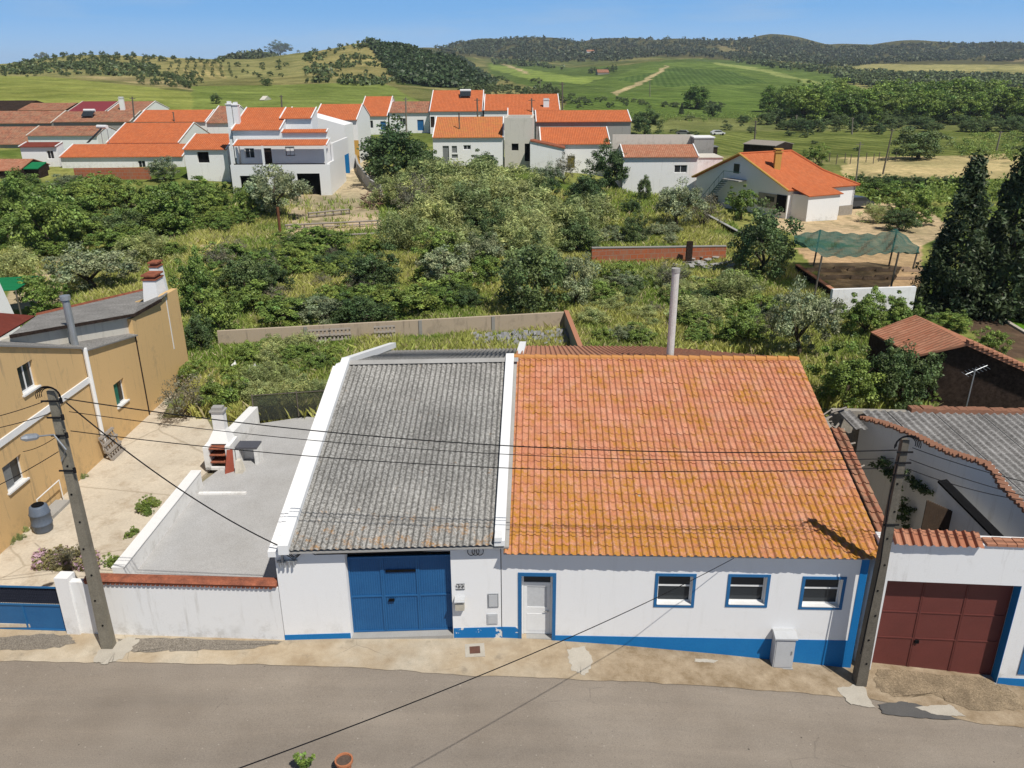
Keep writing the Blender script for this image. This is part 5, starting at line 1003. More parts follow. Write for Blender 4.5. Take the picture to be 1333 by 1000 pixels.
# E
# ================================================================== VILLAGE
KIND = {'w': ('window', 'whitepvc', 'glass'), 'd': ('door', 'darkwood', None), 'b': ('door', 'bluedoor', None), 'g': ('window', 'greenwin', 'glass'), 'o': ('dark_void_panel', 'dark', None), 'p': ('door', 'greysheet', None), 'n': ('door', 'ochredoor', None)}  # 'o' fills the hole with a black panel, painted shade of the room behind
W['ochredoor'] = rough_mat('olive_door', (.2,.17,.04,1), fine=8, bump=0)
def vh(root, x0, y0, x1, y1, Y, yr, pitch=18, Y1=None, roof='tilenew', wall='white', wins=(), verge='whiteclean', ov=.3, zb=None, back=True, maxrun=9, chim=(), th=.3, gable=True):
    a = PY(x0, y0, Y); b_ = PY(x1, y1, Y1 or Y); ez = (a[2]+b_[2])/2; fr = frame2(a, b_); w = float((b_-a)[:2]@fr.u[:2]); fr2 = frame(*(fr(0, ov, 0)[:2]), fr.yaw)
    tp = math.tan(math.radians(pitch)); rn = np.cross(fr.u, fr.n*math.cos(math.atan(tp))+np.array([0,0,1.])*math.sin(math.atan(tp)))
    q = PP((x0+x1)/2, yr, fr(0, 0, ez), rn); run = float((q-fr.p)@fr.n)
    if not (0.8 < run < maxrun): print('RUN', root.name, root['label'][:30], round(run, 2)); run = min(max(run, .8), maxrun)
    D = 2*run if back else run+.3
    zb = zb if zb is not None else float(min(tz(fr.p[0], fr.p[1]), tz(fr(w,0,0)[0], fr(w,0,0)[1])))-.8
    zw = ez+ov*tp-.05; hs = []
    for (wx0, wy0, wx1, wy1, k) in wins:
        s0, s1, z0, z1 = rect(fr2, wx0, wy0, wx1, wy1); s0 = max(s0, .1); s1 = min(s1, w-.1); z1 = min(z1, zw-.05)
        if s1-s0 > .1 and z1-z0 > .1: hs.append((s0, s1, z0, z1, k))
    b = MB(); f = frame(*(fr(0, ov, 0)[:2]), fr.yaw); b.wall(f, 0, w, zb, zw, 0, th, [h[:4] for h in hs])
    zr = ez+run*tp; Dw = D-2*ov if back else max(run+.3-ov, th+1.2)
    for s in ((.0, w-th) if gable else ()):
        if back: b.prism([f(s, th, zb), f(s, Dw, zb), f(s, Dw, zw), f(s, run-ov, zr-.06), f(s, th, zw+th*tp)], f.u*th)
        else: b.prism([f(s, th, zb), f(s, run-ov, zb), f(s, run-ov, zr-.06), f(s, th, zw+th*tp)], f.u*th)
    b.fbox(f, th, w-th, Dw-th, Dw, zb, zw if back else zr-.06)
    b.build('wall', W[wall], root)
    R = MB(); rt = .09; L_ = run/math.cos(math.atan(tp))
    def plate(s0, s1, d0, z0, d1, z1, uv, flip=False):
        P = [fr(s0, d0, z0), fr(s1, d0, z0), fr(s1, d1, z1), fr(s0, d1, z1)]; uvs = [(s0, 0), (s1, 0), (s1, L_), (s0, L_)]
        if flip: P = [P[1], P[0], P[3], P[2]]; 
        R.face(P, uvs); Q = [p-np.array([0,0,rt]) for p in P]; R.face(Q[::-1])
        for i in range(4): j = (i+1) % 4; R.face([Q[i], Q[j], P[j], P[i]], [(uvs[0])]*4)
    plate(-.05, w+.05, 0, ez, run, zr, 0)
    if back: plate(-.05, w+.05, D, ez, run, zr-.001, 0, True)
    ro = R.build('roof', W[roof], root)
    if verge:
        b = MB()
        for s in (-.06, w-.08):
            b = MB(); b.prism([fr(s, 0, ez-.02), fr(s, run, zr-.02), fr(s, run, zr+.08), fr(s, 0, ez+.08)], fr.u*.14)
            if back: b.prism([fr(s, run+.001, zr-.02), fr(s, D, ez-.02), fr(s, D, ez+.08), fr(s, run+.001, zr+.08)], fr.u*.14)
            b.build('verge', W[verge], ro)
    for h in hs:
        s0, s1, z0, z1, k = h; nm, fm, pm = KIND[k]; s0 += .002; s1 -= .002; z0 += .002; z1 -= .002
        if pm:
            o = MB(); ww = .07; ringbox(o, f, s0, s1, z0, z1, ww, .1, .16)
            if s1-s0 > .7: o.fbox(f, (s0+s1)/2-.03, (s0+s1)/2+.03, .1, .16, z0+ww, z1-ww)
            o = o.build(nm, W[fm], root); MB().fbox(f, s0+ww, s1-ww, .13, .14, z0+ww, z1-ww).build('pane', W[pm], o)
        else: MB().fbox(f, s0, s1, .14 if k != 'o' else th-.02, .2 if k != 'o' else th, z0, z1).build(nm, W[fm], root)
    for c in chim: chimney(root, fr, ez, tp, run, *c, parent=ro)
    return fr, w, run, ez, zr
def chimney(root, fr, ez, tp, run, px, pyb, pyt, w=.5, kind='white', parent=None):
    rn = np.cross(fr.u, fr.n*math.cos(math.atan(tp))+np.array([0,0,1.])*math.sin(math.atan(tp))); q = PP(px, pyb, fr(0, 0, ez), rn); s = float((q-fr.p)@fr.u); d = min(float((q-fr.p)@fr.n), run); z = ez+d*tp
    zt = PY(px, pyt, fr(s, d, 0)[1])[2]; b = MB(); o = None
    if kind in ('white', 'ochre'):
        o = b.fbox(fr, s-w/2, s+w/2, d-.25, d+.25, z-.6, zt-.3).build('chimney', W['whiteclean' if kind == 'white' else 'ochre'], parent); b = MB(); b.fbox(fr, s-w/2-.08, s+w/2+.08, d-.33, d+.33, zt-.3, zt-.2); b.fbox(fr, s-w/2+.08, s+w/2-.08, d-.17, d+.17, zt-.2, zt-.05); b.fbox(fr, s-w/2, s+w/2, d-.25, d+.25, zt-.05, zt); b.build('cap', W['whiteclean' if kind == 'white' else 'redcoping'], o)
    elif kind == 'flue': b.tube([fr(s, d, z-.3), fr(s, d, zt)], .09, 8); b.tube([fr(s, d, zt), fr(s, d, zt+.12)], .14, 8); b.build('flue', W['woodpole'], parent)
    elif kind == 'solar':
        b.prism([fr(s-w/2, d-.8, z+.12), fr(s-w/2, d-.8, z+.2), fr(s-w/2, d+.35, z+.95), fr(s-w/2, d+.35, z+.87)], fr.u*w); po = b.build('solar_panel', W['glass'], parent); b = MB(); b.tube([fr(s-w/2, d+.5, z+1.05), fr(s+w/2, d+.5, z+1.05)], .24, 10); b.build('tank', W['whitepvc'], po)
        b = MB()
        for q_ in (-w/2+.05, w/2-.1): b.tube([fr(s+q_, d+.5, z+1.0), fr(s+q_, d+.5, z-.1)], .03, 5); b.tube([fr(s+q_, d-.75, z+.15), fr(s+q_, d-.75, z-.1)], .03, 5)
        b.build('stand', W['steel'], po)
def H(label, Y, *a, cat='house', name='house', **k):
    x = (a[0]+a[2])/2; p = PY(x, a[1], Y); root = thing(name, label, cat, (p[0], Y, float(tz(p[0], Y)))); r = vh(root, a[0], a[1], a[2], a[3], Y, a[4], **k); root['_r'] = 1; del root['_r']; return root, r
# --- left cluster, back to front
H('small dark open shed at the far left behind the long old tiled roofs', 178, -40, 144, 22, 144, 131, roof='darkwood', wall='darkwood', verge=None, cat='shed', name='shed', pitch=12)
H('low building with crumbling old tiles and dark gaps behind the long old tiled roofs', 172, 23, 143.5, 84, 143, 134, roof='tileold', wall='darkwood', verge=None, pitch=12, name='outbuilding', cat='outbuilding')
H('low building with a maroon sheet roof between old tiled roofs', 172, 88, 145, 137, 145, 132, roof='maroon', verge='cream', pitch=14)
H('old brown tiled roof with a tall white rounded chimney behind it', 172, 140, 145, 186, 145, 132, roof='tileold', pitch=14, chim=((160, 143, 126, .9),))
H('long brown tiled house at the far left edge, second row', 150, -60, 161, 66, 160, 144.5, roof='tileold', wall='greywall', verge='cream', pitch=17)
H('long brown tiled house with a solar water heater on its ridge', 148, 68, 159, 169, 158, 145, roof='tileold', wall='greywall', verge='cream', pitch=17, chim=((116, 152, 143, 2.0, 'solar'),))
H('wide new orange roofed house with a thin dark flue', 140, 174, 159, 267, 158, 143, roof='tilenew', pitch=18, chim=((227, 158, 147, .2, 'flue'),), wall='white2')
H('short house with a worn brown tiled roof left of the double white chimneys', 138, 268, 160, 297, 160, 138, roof='tileold', wall='white2', pitch=18)
H('low row with rough brown tiles and a dark edge along the left picture border', 132, -70, 189, 34, 187, 165, roof='tileold', wall='greywall', verge=None, pitch=20)
H('narrow rear row with brown tiles above a white wall and a leaning solar panel', 128, 34, 177, 125, 176, 164, roof='tileold', wall='white2', pitch=16, verge='cream')
H('big square new orange roof with slanting left edge', 121, 138, 186, 232, 186, 160, roof='tilenew', wall='white2', pitch=18, maxrun=12)
root, r = H('boxy white house with a small maroon lean-to roof and glazed porch', 113, 24, 191, 72, 191, 185, roof='redsheet', wall='white', pitch=12, back=False, wins=((60, 196, 71, 207, 'w'),), maxrun=5)
H('low clay tiled shed with a grey metal edge at the far left', 104, -40, 224, 24, 220, 207, roof='tilebrn', wall='darkwood', verge=None, pitch=16, cat='shed', name='shed')
H('dark lean-to shed with a teal sheet roof in front of the boxy white house', 105, 22, 222, 48, 217, 211, roof='greencloth', wall='darkwood', verge=None, pitch=14, cat='shed', name='shed', back=False)
H('long low white house with a bright orange roof and one dark window', 112, 77, 205, 237, 203, 187.5, roof='tilenew', wall='white2', pitch=17, wins=((179,209,190,218.5,'w'),(67,210,76,221,'p')))
root = thing('solar_heater', 'leaning solar water heater with a white tank between the white walls', 'solar heater', PY(128, 186, 118)); f = frame(*PY(128, 186, 118)[:2], 20); z = PY(128, 186, 118)[2]
b = MB(); b.prism([f(-1.6,-.6,z), f(-1.2,-.6,z), f(.6,.6,z+1.9), f(.2,.6,z+1.9)], f.n*.2+np.array([0,0,.05])); b.build('panel', W['glass'], root); b = MB(); b.tube([f(-.4,.75,z+2.1), f(1.3,.75,z+2.1)], .28, 10); b.build('tank', W['whitepvc'], root); b = MB(); b.tube([f(1.2,.8,z+2), f(1.2,.8,z-3)], .04, 5); b.tube([f(0,.8,z+2), f(0,.8,z-3)], .04, 5); b.build('stand', W['steel'], root)
# brick yard wall
def wallseg(name, label, pts, hgt, mat, th=.25, cat='wall', sink=.6, cop=None):
    root = thing(name, label, cat, pts[0]); b = MB()
    for p, q in zip(pts[:-1], pts[1:]):
        f = frame2(p, q); l = float(np.linalg.norm((q-p)[:2])); b.prism([f(0,0,p[2]-sink), f(l,0,q[2]-sink), f(l,0,q[2]+hgt), f(0,0,p[2]+hgt)], f.n*th)
    b.build('wall', mat, root)
    if cop:
        b = MB()
        for p, q in zip(pts[:-1], pts[1:]):
            f = frame2(p, q); l = float(np.linalg.norm((q-p)[:2])); b.prism([f(0,-.04,p[2]+hgt+.003), f(l,-.04,q[2]+hgt+.003), f(l,-.04,q[2]+hgt+.08), f(0,-.04,p[2]+hgt+.08)], f.n*(th+.08))
        b.build('coping', cop, root)
    return root
wallseg('brick_wall', 'bare hollow-brick yard wall below the long low white house', [PY(99, 238, 103), PY(197, 237, 103)], 1.75, W['brick'])
root, r = H('small white house with an orange roof and a shaded window beside the garage villa', 103, 238, 195, 294, 194, 174, roof='tilenew', wall='white2', pitch=17, wins=((256,198,273,212,'o'),), Y1=103)
# --- villa with garages
root = thing('garage_villa', 'two-storey white villa with a veranda above two dark garage openings and double white chimneys', 'villa', (PY(360, 248, 95)[0], 95, 2))
vh(root, 301, 169, 364, 169, 99.5, 140, pitch=18, roof='tilenew', maxrun=14, back=False, ov=.3, zb=6); vh(root, 364, 154, 405, 154, 102.3, 140, pitch=18, roof='tilenew', maxrun=14, ov=.3, zb=6, back=False)
vv = vh(root, 303, 190, 425, 188, 95.2, 181.5, pitch=15, roof='tilenew', wall='white', ov=2.4, zb=2, back=False, gable=False, wins=((343,193,355,214,'d'),(318,193,332,206,'w'),(371,191,384,203,'w')), maxrun=8)
vh(root, 366, 172, 425, 172, 97.4, 168, pitch=15, roof='tilenew', wall='white', zb=5, back=False, gable=False)
f = frame(*PY(304, 250, 95)[:2], 0); wv = PY(432, 250, 95)[0]-f.p[0]; zz = lambda px, py: f.sz(px, py)[1]
g1 = rect(f, 312, 229, 345, 249); g2 = rect(f, 386, 226, 418, 250); zf = zz(360, 223); zt = zz(360, 214.5)
g1 = (g1[0], g1[1], 0, g1[3]); g2 = (g2[0], g2[1], 0, g2[3]); b = MB(); b.wall(f, 0, wv, 0, zt, 0, .25, [g1, g2]); b.fbox(f, 0, .3, .26, 9, 0, zf); b.fbox(f, wv-.3, wv, .26, 9, 0, zf+.9); b.build('lower_wall', W['whiteclean'], root)
MB().fbox(f, .31, wv-.31, .26, 7, zf-.3, zf).build('veranda_floor', W['concrete'], root)
for g in (g1, g2): MB().fbox(f, g[0]-.3, g[1]+.3, .9, 1.0, 0, g[3]+.1).build('garage_dark_panel', W['dark'], root)  # near-black panel behind each opening paints in the shade of the garage
MB().fbox(f, .31, wv-.31, .26, 6.9, .5, 1.3).build('garage_floor', W['dark'], root)  # floor coloured as dark as the panels, so the garage reads unlit
for s in (.12, wv*.33, wv-.5): MB().fbox(f, s, s+.22, .03, .24, zt+.003, zz(360, 190)).build('pillar', W['whiteclean'], root)
b = MB(); b.fbox(f, .4, wv-.5, .1, .14, zt+.003, zt+.12); b.build('rail', W['wire'], root)
MB().fbox(f, wv-.25, wv, 2.5, 12, zf+.9, zz(425, 189)).build('side_wall', W['white'], root); MB().fbox(f, 0, .25, 2.5, 12, zf, zz(425, 189)).build('side_wall', W['white'], root)
for cx, ct in ((300, 133), (308, 134)):
    p = PY(cx, 150, 101.5); b = MB(); b.box((p[0]-.32, 101.2, p[2]-3.5), (p[0]+.32, 101.9, PY(cx, ct+3, 101.5)[2])); co = b.build('chimney', W['whiteclean'], root); z = PY(cx, ct+3, 101.5)[2]; MB().box((p[0]-.38, 101.1, z), (p[0]+.38, 102, z+.1)).box((p[0]-.2, 101.3, z+.1), (p[0]+.2, 101.8, z+.35)).build('cap', W['whiteclean'], co)
b = MB(); p = PY(298, 169, 100); b.box((p[0]-.1, 100, 4), (p[0]+.25, 106, p[2]+.2)); b.build('gable_wall', W['whiteclean'], root)
# --- right of the villa
root, r = H('orange roofed house with a white side wall and a green window beside the sandy lane', 117, 408, 158, 464, 154, 135.5, roof='tilenew', wall='white', pitch=18, wins=((447,168,457,179,'g'),), maxrun=12)
fr, w, run, ez, zr = r; MB().fbox(frame(*(fr(0,.3,0)[:2]), fr.yaw), w*.55, w+.02, -.03, -.004, float(tz(*fr(w,0,0)[:2]))-.2, PY(450, 183, 117)[2]).build('dado', W['ochre'], root)
root = thing('white_annex', 'white lane-side annex wall with a blue base step between the villa and the lane', 'annex', PY(420, 205, 110)); f = frame(*PY(407, 212, 110)[:2], 2); ww = 4.6
b = MB(); zt0, zt1 = PY(407, 150, 110)[2], PY(444, 163, 110)[2]; b.prism([f(0,0,1), f(ww,0,1), f(ww,0,zt1), f(0,0,zt0)], f.n*5); b.build('wall', W['white'], root)
b = MB(); b.fbox(f, 2.9, ww+.3, -.5, 0-.004, 1.5, PY(432, 198, 110)[2]); b.build('step', W['bluepaint'], root)
H('narrow white house with an orange roof, blue door and white verges', 152, 467, 151, 504, 151, 125.5, roof='tilenew', wall='white', pitch=20, wins=((478,157,486,167,'w'),(495,158,503,170,'b')), maxrun=12)
H('low white house with an old brown tiled roof and blue-framed door', 152, 506, 147, 558, 146, 132, roof='tileold', wall='white', pitch=18, wins=((520,154,528,163,'w'),(543,156,552,170,'b')), maxrun=12)
H('large orange roofed house with a solar tank at its right verge', 150, 559, 145, 628, 144.5, 117.5, roof='tilenew', wall='white', pitch=20, maxrun=16, chim=((606,126,113,2.0,'solar'),), wins=((560,152,566,166,'d'),))
H('wide orange roofed house with a stubby white chimney near its right verge', 148, 630, 144, 729, 143, 122.5, roof='tilenew', wall='white', pitch=18, maxrun=14, chim=((711,139,128,1.0),))
H('small orange roof joining the tall white block to the wide house behind', 132, 661, 153, 694, 152, 141, roof='tilenew', wall='cream', pitch=18)
H('white house with a yellowed orange roof, a small window and a thin flue', 113, 563, 179, 655, 178.5, 152, roof='tilemid', wall='white', pitch=17, maxrun=12, chim=((598,168,148,.2,'flue'),), wins=((576,190,585,212,'p'),(588,190,595,199,'p'),(603,189,613,195,'w'),(588,201,596,206,'p'),(630,202,643,206,'p')))
root = thing('white_block', 'tall plain white block with one dark window and a narrow dark door', 'house', PY(674, 221, 113.5)); f = frame(*PY(657, 221, 113)[:2], 3); ww = PY(693, 221, 113)[0]-f.p[0]; hs = [rect(f, 666,187,675,196), rect(f, 683,187,690,210)]
zt = f.sz(672, 153.5)[1]; b = MB(); b.wall(f, 0, ww, 1.5, zt, 0, .3, hs); b.fbox(f, 0, .3, .3, 8, 1.5, zt-.003); b.fbox(f, ww-.3, ww, .3, 8, 1.5, zt-.003); b.fbox(f, .3, ww-.3, 7.7, 8, 1.5, zt-.003); b.build('wall', W['cream'], root); MB().fbox(f, .31, ww-.31, .31, 7.69, zt-.4, zt-.2).build('flat_roof', W['concrete'], root)
for h, n_ in zip(hs, ('window', 'door')): MB().fbox(f, h[0]+.003, h[1]-.003, .2, .26, h[2]+.003, h[3]-.003).build(n_, W['dark'], root)
H('long barn-like house with an orange roof over a dark grey wall', 126, 698, 158.5, 822, 158, 143.5, roof='tilenew', wall='greywall', pitch=16, maxrun=10)
H('white house with a bright orange roof and an olive brown door', 114, 704, 188, 795, 187, 165.5, roof='tilenew', wall='white', pitch=18, maxrun=12, wins=((739,203,748,219,'n'),))
root = thing('lean_to', 'white lean-to with a slanting red tiled edge beside the tall white block', 'lean-to', PY(712, 215, 111)); f = frame(*PY(690, 215, 111)[:2], 4); ww = PY(735, 215, 111)[0]-f.p[0]; z0, z1 = f.sz(690, 184)[1], f.sz(735, 194)[1]
b = MB(); b.prism([f(0,0,1), f(ww,0,1), f(ww,0,z1), f(0,0,z0)], f.n*3); b.build('wall', W['white2'], root); b = MB(); b.prism([f(0,-.15,z0+.004), f(ww,-.15,z1+.004), f(ww,-.15,z1+.16), f(0,-.15,z0+.16)], f.n*3.2); b.build('roof', W['redcoping'], root)
H('long house with an old brown tiled roof, peeling white walls and a barred window', 103, 812, 205.5, 910, 203, 188, roof='tilebrn', wall='white2', pitch=17, Y1=103, wins=((878,215,894,225,'w'),), maxrun=10)
wallseg('parapet_wall', 'long pale parapet wall behind the old brown tiled roof', [PY(797, 188, 112), PY(902, 188, 112)], 1.25, W['cream'])
root = thing('flat_outbuilding', 'flat roofed grey outbuilding at the end of the pale parapet wall', 'outbuilding', PY(916, 195, 110)); f = frame(*PY(903, 193, 110)[:2], 0); b = MB(); b.fbox(f, 0, 2.6, 0, 3, -1, PY(903, 180, 110)[2]); b.build('wall', W['greywall'], root); MB().fbox(f, -.1, 2.7, -.1, 3.1, PY(903, 180, 110)[2]+.002, PY(903, 178.5, 110)[2]+.01).build('roof', W['whiteclean'], root)
root = thing('flat_outbuilding', 'white flat roofed store between the old brown roof and the gabled white house', 'outbuilding', PY(922, 210, 104)); f = frame(*PY(906, 212, 104)[:2], 0); b = MB(); zt = PY(906, 206, 104)[2]; b.fbox(f, 0, 3.3, 0, 5, -1, zt); b.build('wall', W['white2'], root); MB().fbox(f, -.1, 3.4, -.1, 5.1, zt+.002, zt+.1).build('roof', W['cream'], root)
# --- gabled white house with the orange roof at right
root = thing('gabled_white_house', 'white gabled house with an orange roof and ochre verge boards on bare earth', 'house', (20, 82, 0))
ez = 3.3; nc = PZ(1027, 246, ez); lc = PZ(907, 229, ez); rc_ = PZ(1114, 239, ez); print('gab', nc, lc, rc_)
gd = lc-nc; gd[2] = 0; GW = float(np.linalg.norm(gd)); gd /= GW; FGh = frame2(lc, nc); ww = float(np.linalg.norm((nc-lc)[:2])); pkz = FGh.sz(966, 200); print('peak', pkz, ww, FGh.yaw)
bd = FGh.n*-1 if (FGh.n@(rc_-nc)) < 0 else FGh.n; 
Lr = float((rc_-nc)@FGh.n); pz = pkz[1]; ps = pkz[0]; print('Lr', Lr, rc_-nc)
Lr = float(np.linalg.norm((rc_-nc)[:2])); ud = (rc_-nc); ud[2] = 0; ud /= Lr
def gp(s, t, z): q = lc+(-gd)*s+ud*t; return np.array([q[0], q[1], z])
win_g = [(.28, .38, .2, 2.0)]
b = MB(); b.prism([gp(0,0,-1), gp(ww,0,-1), gp(ww,0,ez), gp(ps,0,pz-.1), gp(0,0,ez)], ud*.3); b.prism([gp(ww-.3,.3,-1), gp(ww-.3,Lr,-1), gp(ww-.3,Lr,ez-.05), gp(ww-.3,.3,ez-.05)], -gd*.3); b.prism([gp(0,.3,-1), gp(.3,.3,-1), gp(.3,.3,ez), gp(0,.3,ez)], ud*(Lr-.5)); b.prism([gp(0,Lr-.3,-1), gp(ww,Lr-.3,-1), gp(ww,Lr-.3,ez-.05), gp(0,Lr-.3,ez-.05)], ud*.3); b.build('wall', W['white'], root)
rt = lambda px, py: PP(px, py, gp(ww,0,ez), np.cross(gp(ps,0,pz)-gp(ww,0,ez), ud))
rdg = gp(ps, 0, pz); rr_ = rt(1030, 196.5); hip = rt(1072, 222)
o1 = gp(ww+.35, -.4, ez-.13); o2 = gp(ww+.35, Lr+.3, ez-.13); 
ro = roofpoly([o1, o2, hip, rr_, gp(ps, -.4, pz)], W['tilenew'], 'roof', root, .12); roofpoly([gp(-.35,-.4,ez-.13), gp(ps,-.4,pz), rr_, gp(-.35, Lr*.75, ez-.13)], W['tilenew'], 'roof', root, .12)
b = MB(); b.tube([o1, gp(ps,-.42,pz+.02)], .11, 6); b.tube([gp(-.35,-.42,ez-.13), gp(ps,-.42,pz+.02)], .11, 6); b.build('verge_board', W['ochre'], ro)
b = MB(); b.tube([gp(ps,-.4,pz+.04), rr_+np.array([0,0,.04])], .12, 6); b.tube([rr_+np.array([0,0,.04]), hip+np.array([0,0,.04]), o2+np.array([0,0,.04])], .12, 6); b.build('ridge_tile', W['tilenew'], ro)
cc = rt(1011, 219); cz = FGh.sz(1011, 193, 0); zt = PY(1011, 194, cc[1])[2]; b = MB(); b.box((cc[0]-.35,cc[1]-.3,cc[2]-.5),(cc[0]+.35,cc[1]+.3,zt-.35)); co = b.build('chimney', W['ochre'], ro); MB().box((cc[0]-.45,cc[1]-.4,zt-.35),(cc[0]+.45,cc[1]+.4,zt-.25)).box((cc[0]-.25,cc[1]-.2,zt-.25),(cc[0]+.25,cc[1]+.2,zt-.05)).box((cc[0]-.45,cc[1]-.4,zt-.05),(cc[0]+.45,cc[1]+.4,zt+.05)).build('cap', W['ochre'], co)
gf_ = frame2(gp(0,0,0), gp(ww,0,0)); 
def gbox(px0, py0, px1, py1, mat, nm, d0=-.05, d1=-.004, par=None):
    s0, s1, z0, z1 = rect(gf_, px0, py0, px1, py1); return MB().fbox(gf_, s0, s1, d0, d1, z0, z1).build(nm, mat, par or root)
gbox(956, 213, 962, 226, W['glass'], 'window'); gbox(929, 254, 934, 265, W['glass'], 'window'); gbox(988, 250, 1010, 272, W['stone'], 'stone_cladding'); gbox(998, 255, 1008, 263, W['glass'], 'window', -.09, -.052); gbox(1012, 253, 1022, 277, W['dark'], 'door')
b = MB(); zb_ = gf_.sz(960, 233)[1]; sa, sb_ = gf_.sz(950, 231)[0], gf_.sz(972, 235)[0]; b.fbox(gf_, sa, sb_, -1.3, -.01, zb_-.12, zb_); b.build('balcony', W['concrete'], root)
b = MB(); sc_ = gf_.sz(921, 258)[0]
for k in range(14): f_ = k/14; b.fbox(gf_, sc_+(sa-sc_)*f_, sc_+(sa-sc_)*f_+.32, -1.1, -.2, zb_*f_+.1, zb_*f_+.16)
b.prism([gf_(sc_, -1.12, 0), gf_(sa, -1.12, zb_-.1), gf_(sa, -1.12, zb_), gf_(sc_, -1.12, .15)], gf_.n*.05); b.tube([gf_(sc_, -1.1, 1.0), gf_(sa, -1.1, zb_+.9), gf_(sb_, -1.1, zb_+.9)], .03, 5)
for k in range(6): f_ = k/5; b.tube([gf_(sc_+(sa-sc_)*f_, -1.1, zb_*f_), gf_(sc_+(sa-sc_)*f_, -1.1, zb_*f_+.95)], .02, 4)
b.build('staircase', rough_mat('green_steel', (.07,.14,.12,1), bump=0), root)
# porch
pc = PZ(1027, 290, 0); pA = gp(ww, .8, 0); po_ = -gd; b = MB(); q0 = gp(ww+.01, .6, -1); wdt = 4.6; dep_ = 2.2
b.prism([q0, q0+ud*wdt, q0+ud*wdt+po_*dep_, q0+po_*dep_], (0,0,1+2.75)); b.build('porch', W['whiteclean'], root)
z3 = 2.76; e0_ = q0+np.array([0,0,1]); roofpoly([e0_-ud*.2+po_*(dep_+.25)+np.array([0,0,z3]), e0_+ud*(wdt+.2)+po_*(dep_+.25)+np.array([0,0,z3]), e0_+ud*(wdt+.2)+np.array([0,0,z3+.7]), e0_-ud*.2+np.array([0,0,z3+.7])], W['tilenew'], 'porch_roof', root, .1)
sw_ = frame2(gp(ww,0,0), gp(ww,Lr,0)); s_ = sw_.sz(1075, 262)[0]; MB().fbox(sw_, s_, s_+1.6, -.06, -.004, 0, 2.7).build('stone_cladding', W['stone'], root); MB().fbox(sw_, s_+2.2, Lr, -.07, -.004, -.3, .9).build('stone_base', W['stone'], root)
# --- walls, sheds and yard objects of the middle ground
p0, p1 = G(770, 346), G(944, 343); wallseg('brick_wall', 'low orange hollow-brick wall crossing the overgrown plot below the gabled white house', [p0, (p0+p1)/2, p1], 1.45, W['brick'], cop=W['greywall'])
p0 = PY(896, 350, (p0[1]+p1[1])/2-.6); MB().box((p0[0]-.25, p0[1], -.2), (p0[0]+.25, p0[1]+.3, 2.2)).build('brick_pier', W['darkwood'], None, label='dark ruined pier standing against the low orange brick wall', category='pier')
wallseg('retaining_wall', 'dark retaining wall with a pale coping in front of the gabled white house', [G(918, 288), G(960, 312), G(985, 322)], .7, W['darkwood'], cop=W['concrete'])
b = MB(); rr = random.Random(8)
for k in range(26):
    p = G(rr.uniform(900, 955), rr.uniform(345, 358)); a = rr.uniform(0, 3); ux = np.array([math.cos(a), math.sin(a), rr.uniform(-.1,.2)]); uy = np.array([-math.sin(a), math.cos(a), .1]); w_, h_ = rr.uniform(.5, 1.6), rr.uniform(.2, .5); p = p+np.array([0,0,.2+rr.random()*.5]); b.hexa([p, p+ux*w_, p+ux*w_+uy*h_, p+uy*h_, p+np.array([0,0,.05]), p+ux*w_+np.array([0,0,.05]), p+ux*w_+uy*h_+np.array([0,0,.05]), p+uy*h_+np.array([0,0,.05])])
b.build('scrap_heap', W['concrete'], None, label='heap of pale boards and scrap below the end of the orange brick wall', category='rubble')
# tethered net over the plot
npx = [PY(1034, 306, 66), PY(1068, 300, 67), PY(1104, 304, 67), PY(1140, 305, 67), PY(1168, 298, 67), PY(1196, 322, 66)]; nlo = [PY(1036, 312, 60), PY(1070, 334, 56), PY(1104, 335, 56), PY(1140, 331, 56.5), PY(1170, 329, 57), PY(1198, 330, 58)]
V = []; ni = 50; nj = 14; rr = np.random.default_rng(4)
for j in range(nj+1):
    for i in range(ni+1):
        f = i/ni*5; k = min(int(f), 4); g = f-k; hi_ = npx[k]*(1-g)+npx[k+1]*g; lo_ = nlo[k]*(1-g)+nlo[k+1]*g; q = hi_+(lo_-hi_)*j/nj; q = q-np.array([0,0,.35*math.sin(math.pi*j/nj)*(1+.5*math.sin(f*6))+.12*math.sin(f*11+j)*.6]); V.append(q)
i = (np.arange(nj)[:, None]*(ni+1)+np.arange(ni)[None]).ravel(); F = np.stack([i, i+1, i+ni+2, i+ni+1], 1); root = thing('shade_netting', 'torn blue-green shade netting stretched over brown timber posts above bare soil', 'netting', (nlo[2][0], nlo[2][1], 0)); 
t = NT('green_net'); t.b.inputs['Base Color'].default_value = (.035,.1,.085,1); tr = t.n('ShaderNodeBsdfTransparent'); v = t.coord(); mx = t.n('ShaderNodeMixShader', i0=t.ramp(t.noise(v, .8, 4), .3, .7, (.7,.7,.7,1), (.96,.96,.96,1))); t.t.links.new(tr.outputs[0], mx.inputs[1]); t.t.links.new(t.b.outputs[0], mx.inputs[2]); t.t.links.new(mx.outputs[0], t.out.inputs[0])
o = npmesh('net', np.array(V)-np.array(root['_o']), F, t.m, parent=root); o.location = (0,0,0)
for p in (npx[1], npx[4], nlo[1], nlo[4], npx[5]): z = float(tz(p[0], p[1])); MB().tube([(p[0]-.2, p[1], z-.2), (p[0], p[1], p[2]+.05)], .07, 6).build('post', W['woodpole'], root)
wallseg('garden_wall', 'short white wall below the bare vegetable plot, half hidden by bushes', [PY(1082, 396, 50), PY(1190, 392, 51)], .95, W['white2'])
wallseg('garden_wall', 'dark fence wall with a pinkish coping down the left side of the bare plot', [G(1034, 358), G(1102, 408)], .8, W['darkwood'], cop=W['tilebrn'])
b = MB(); 
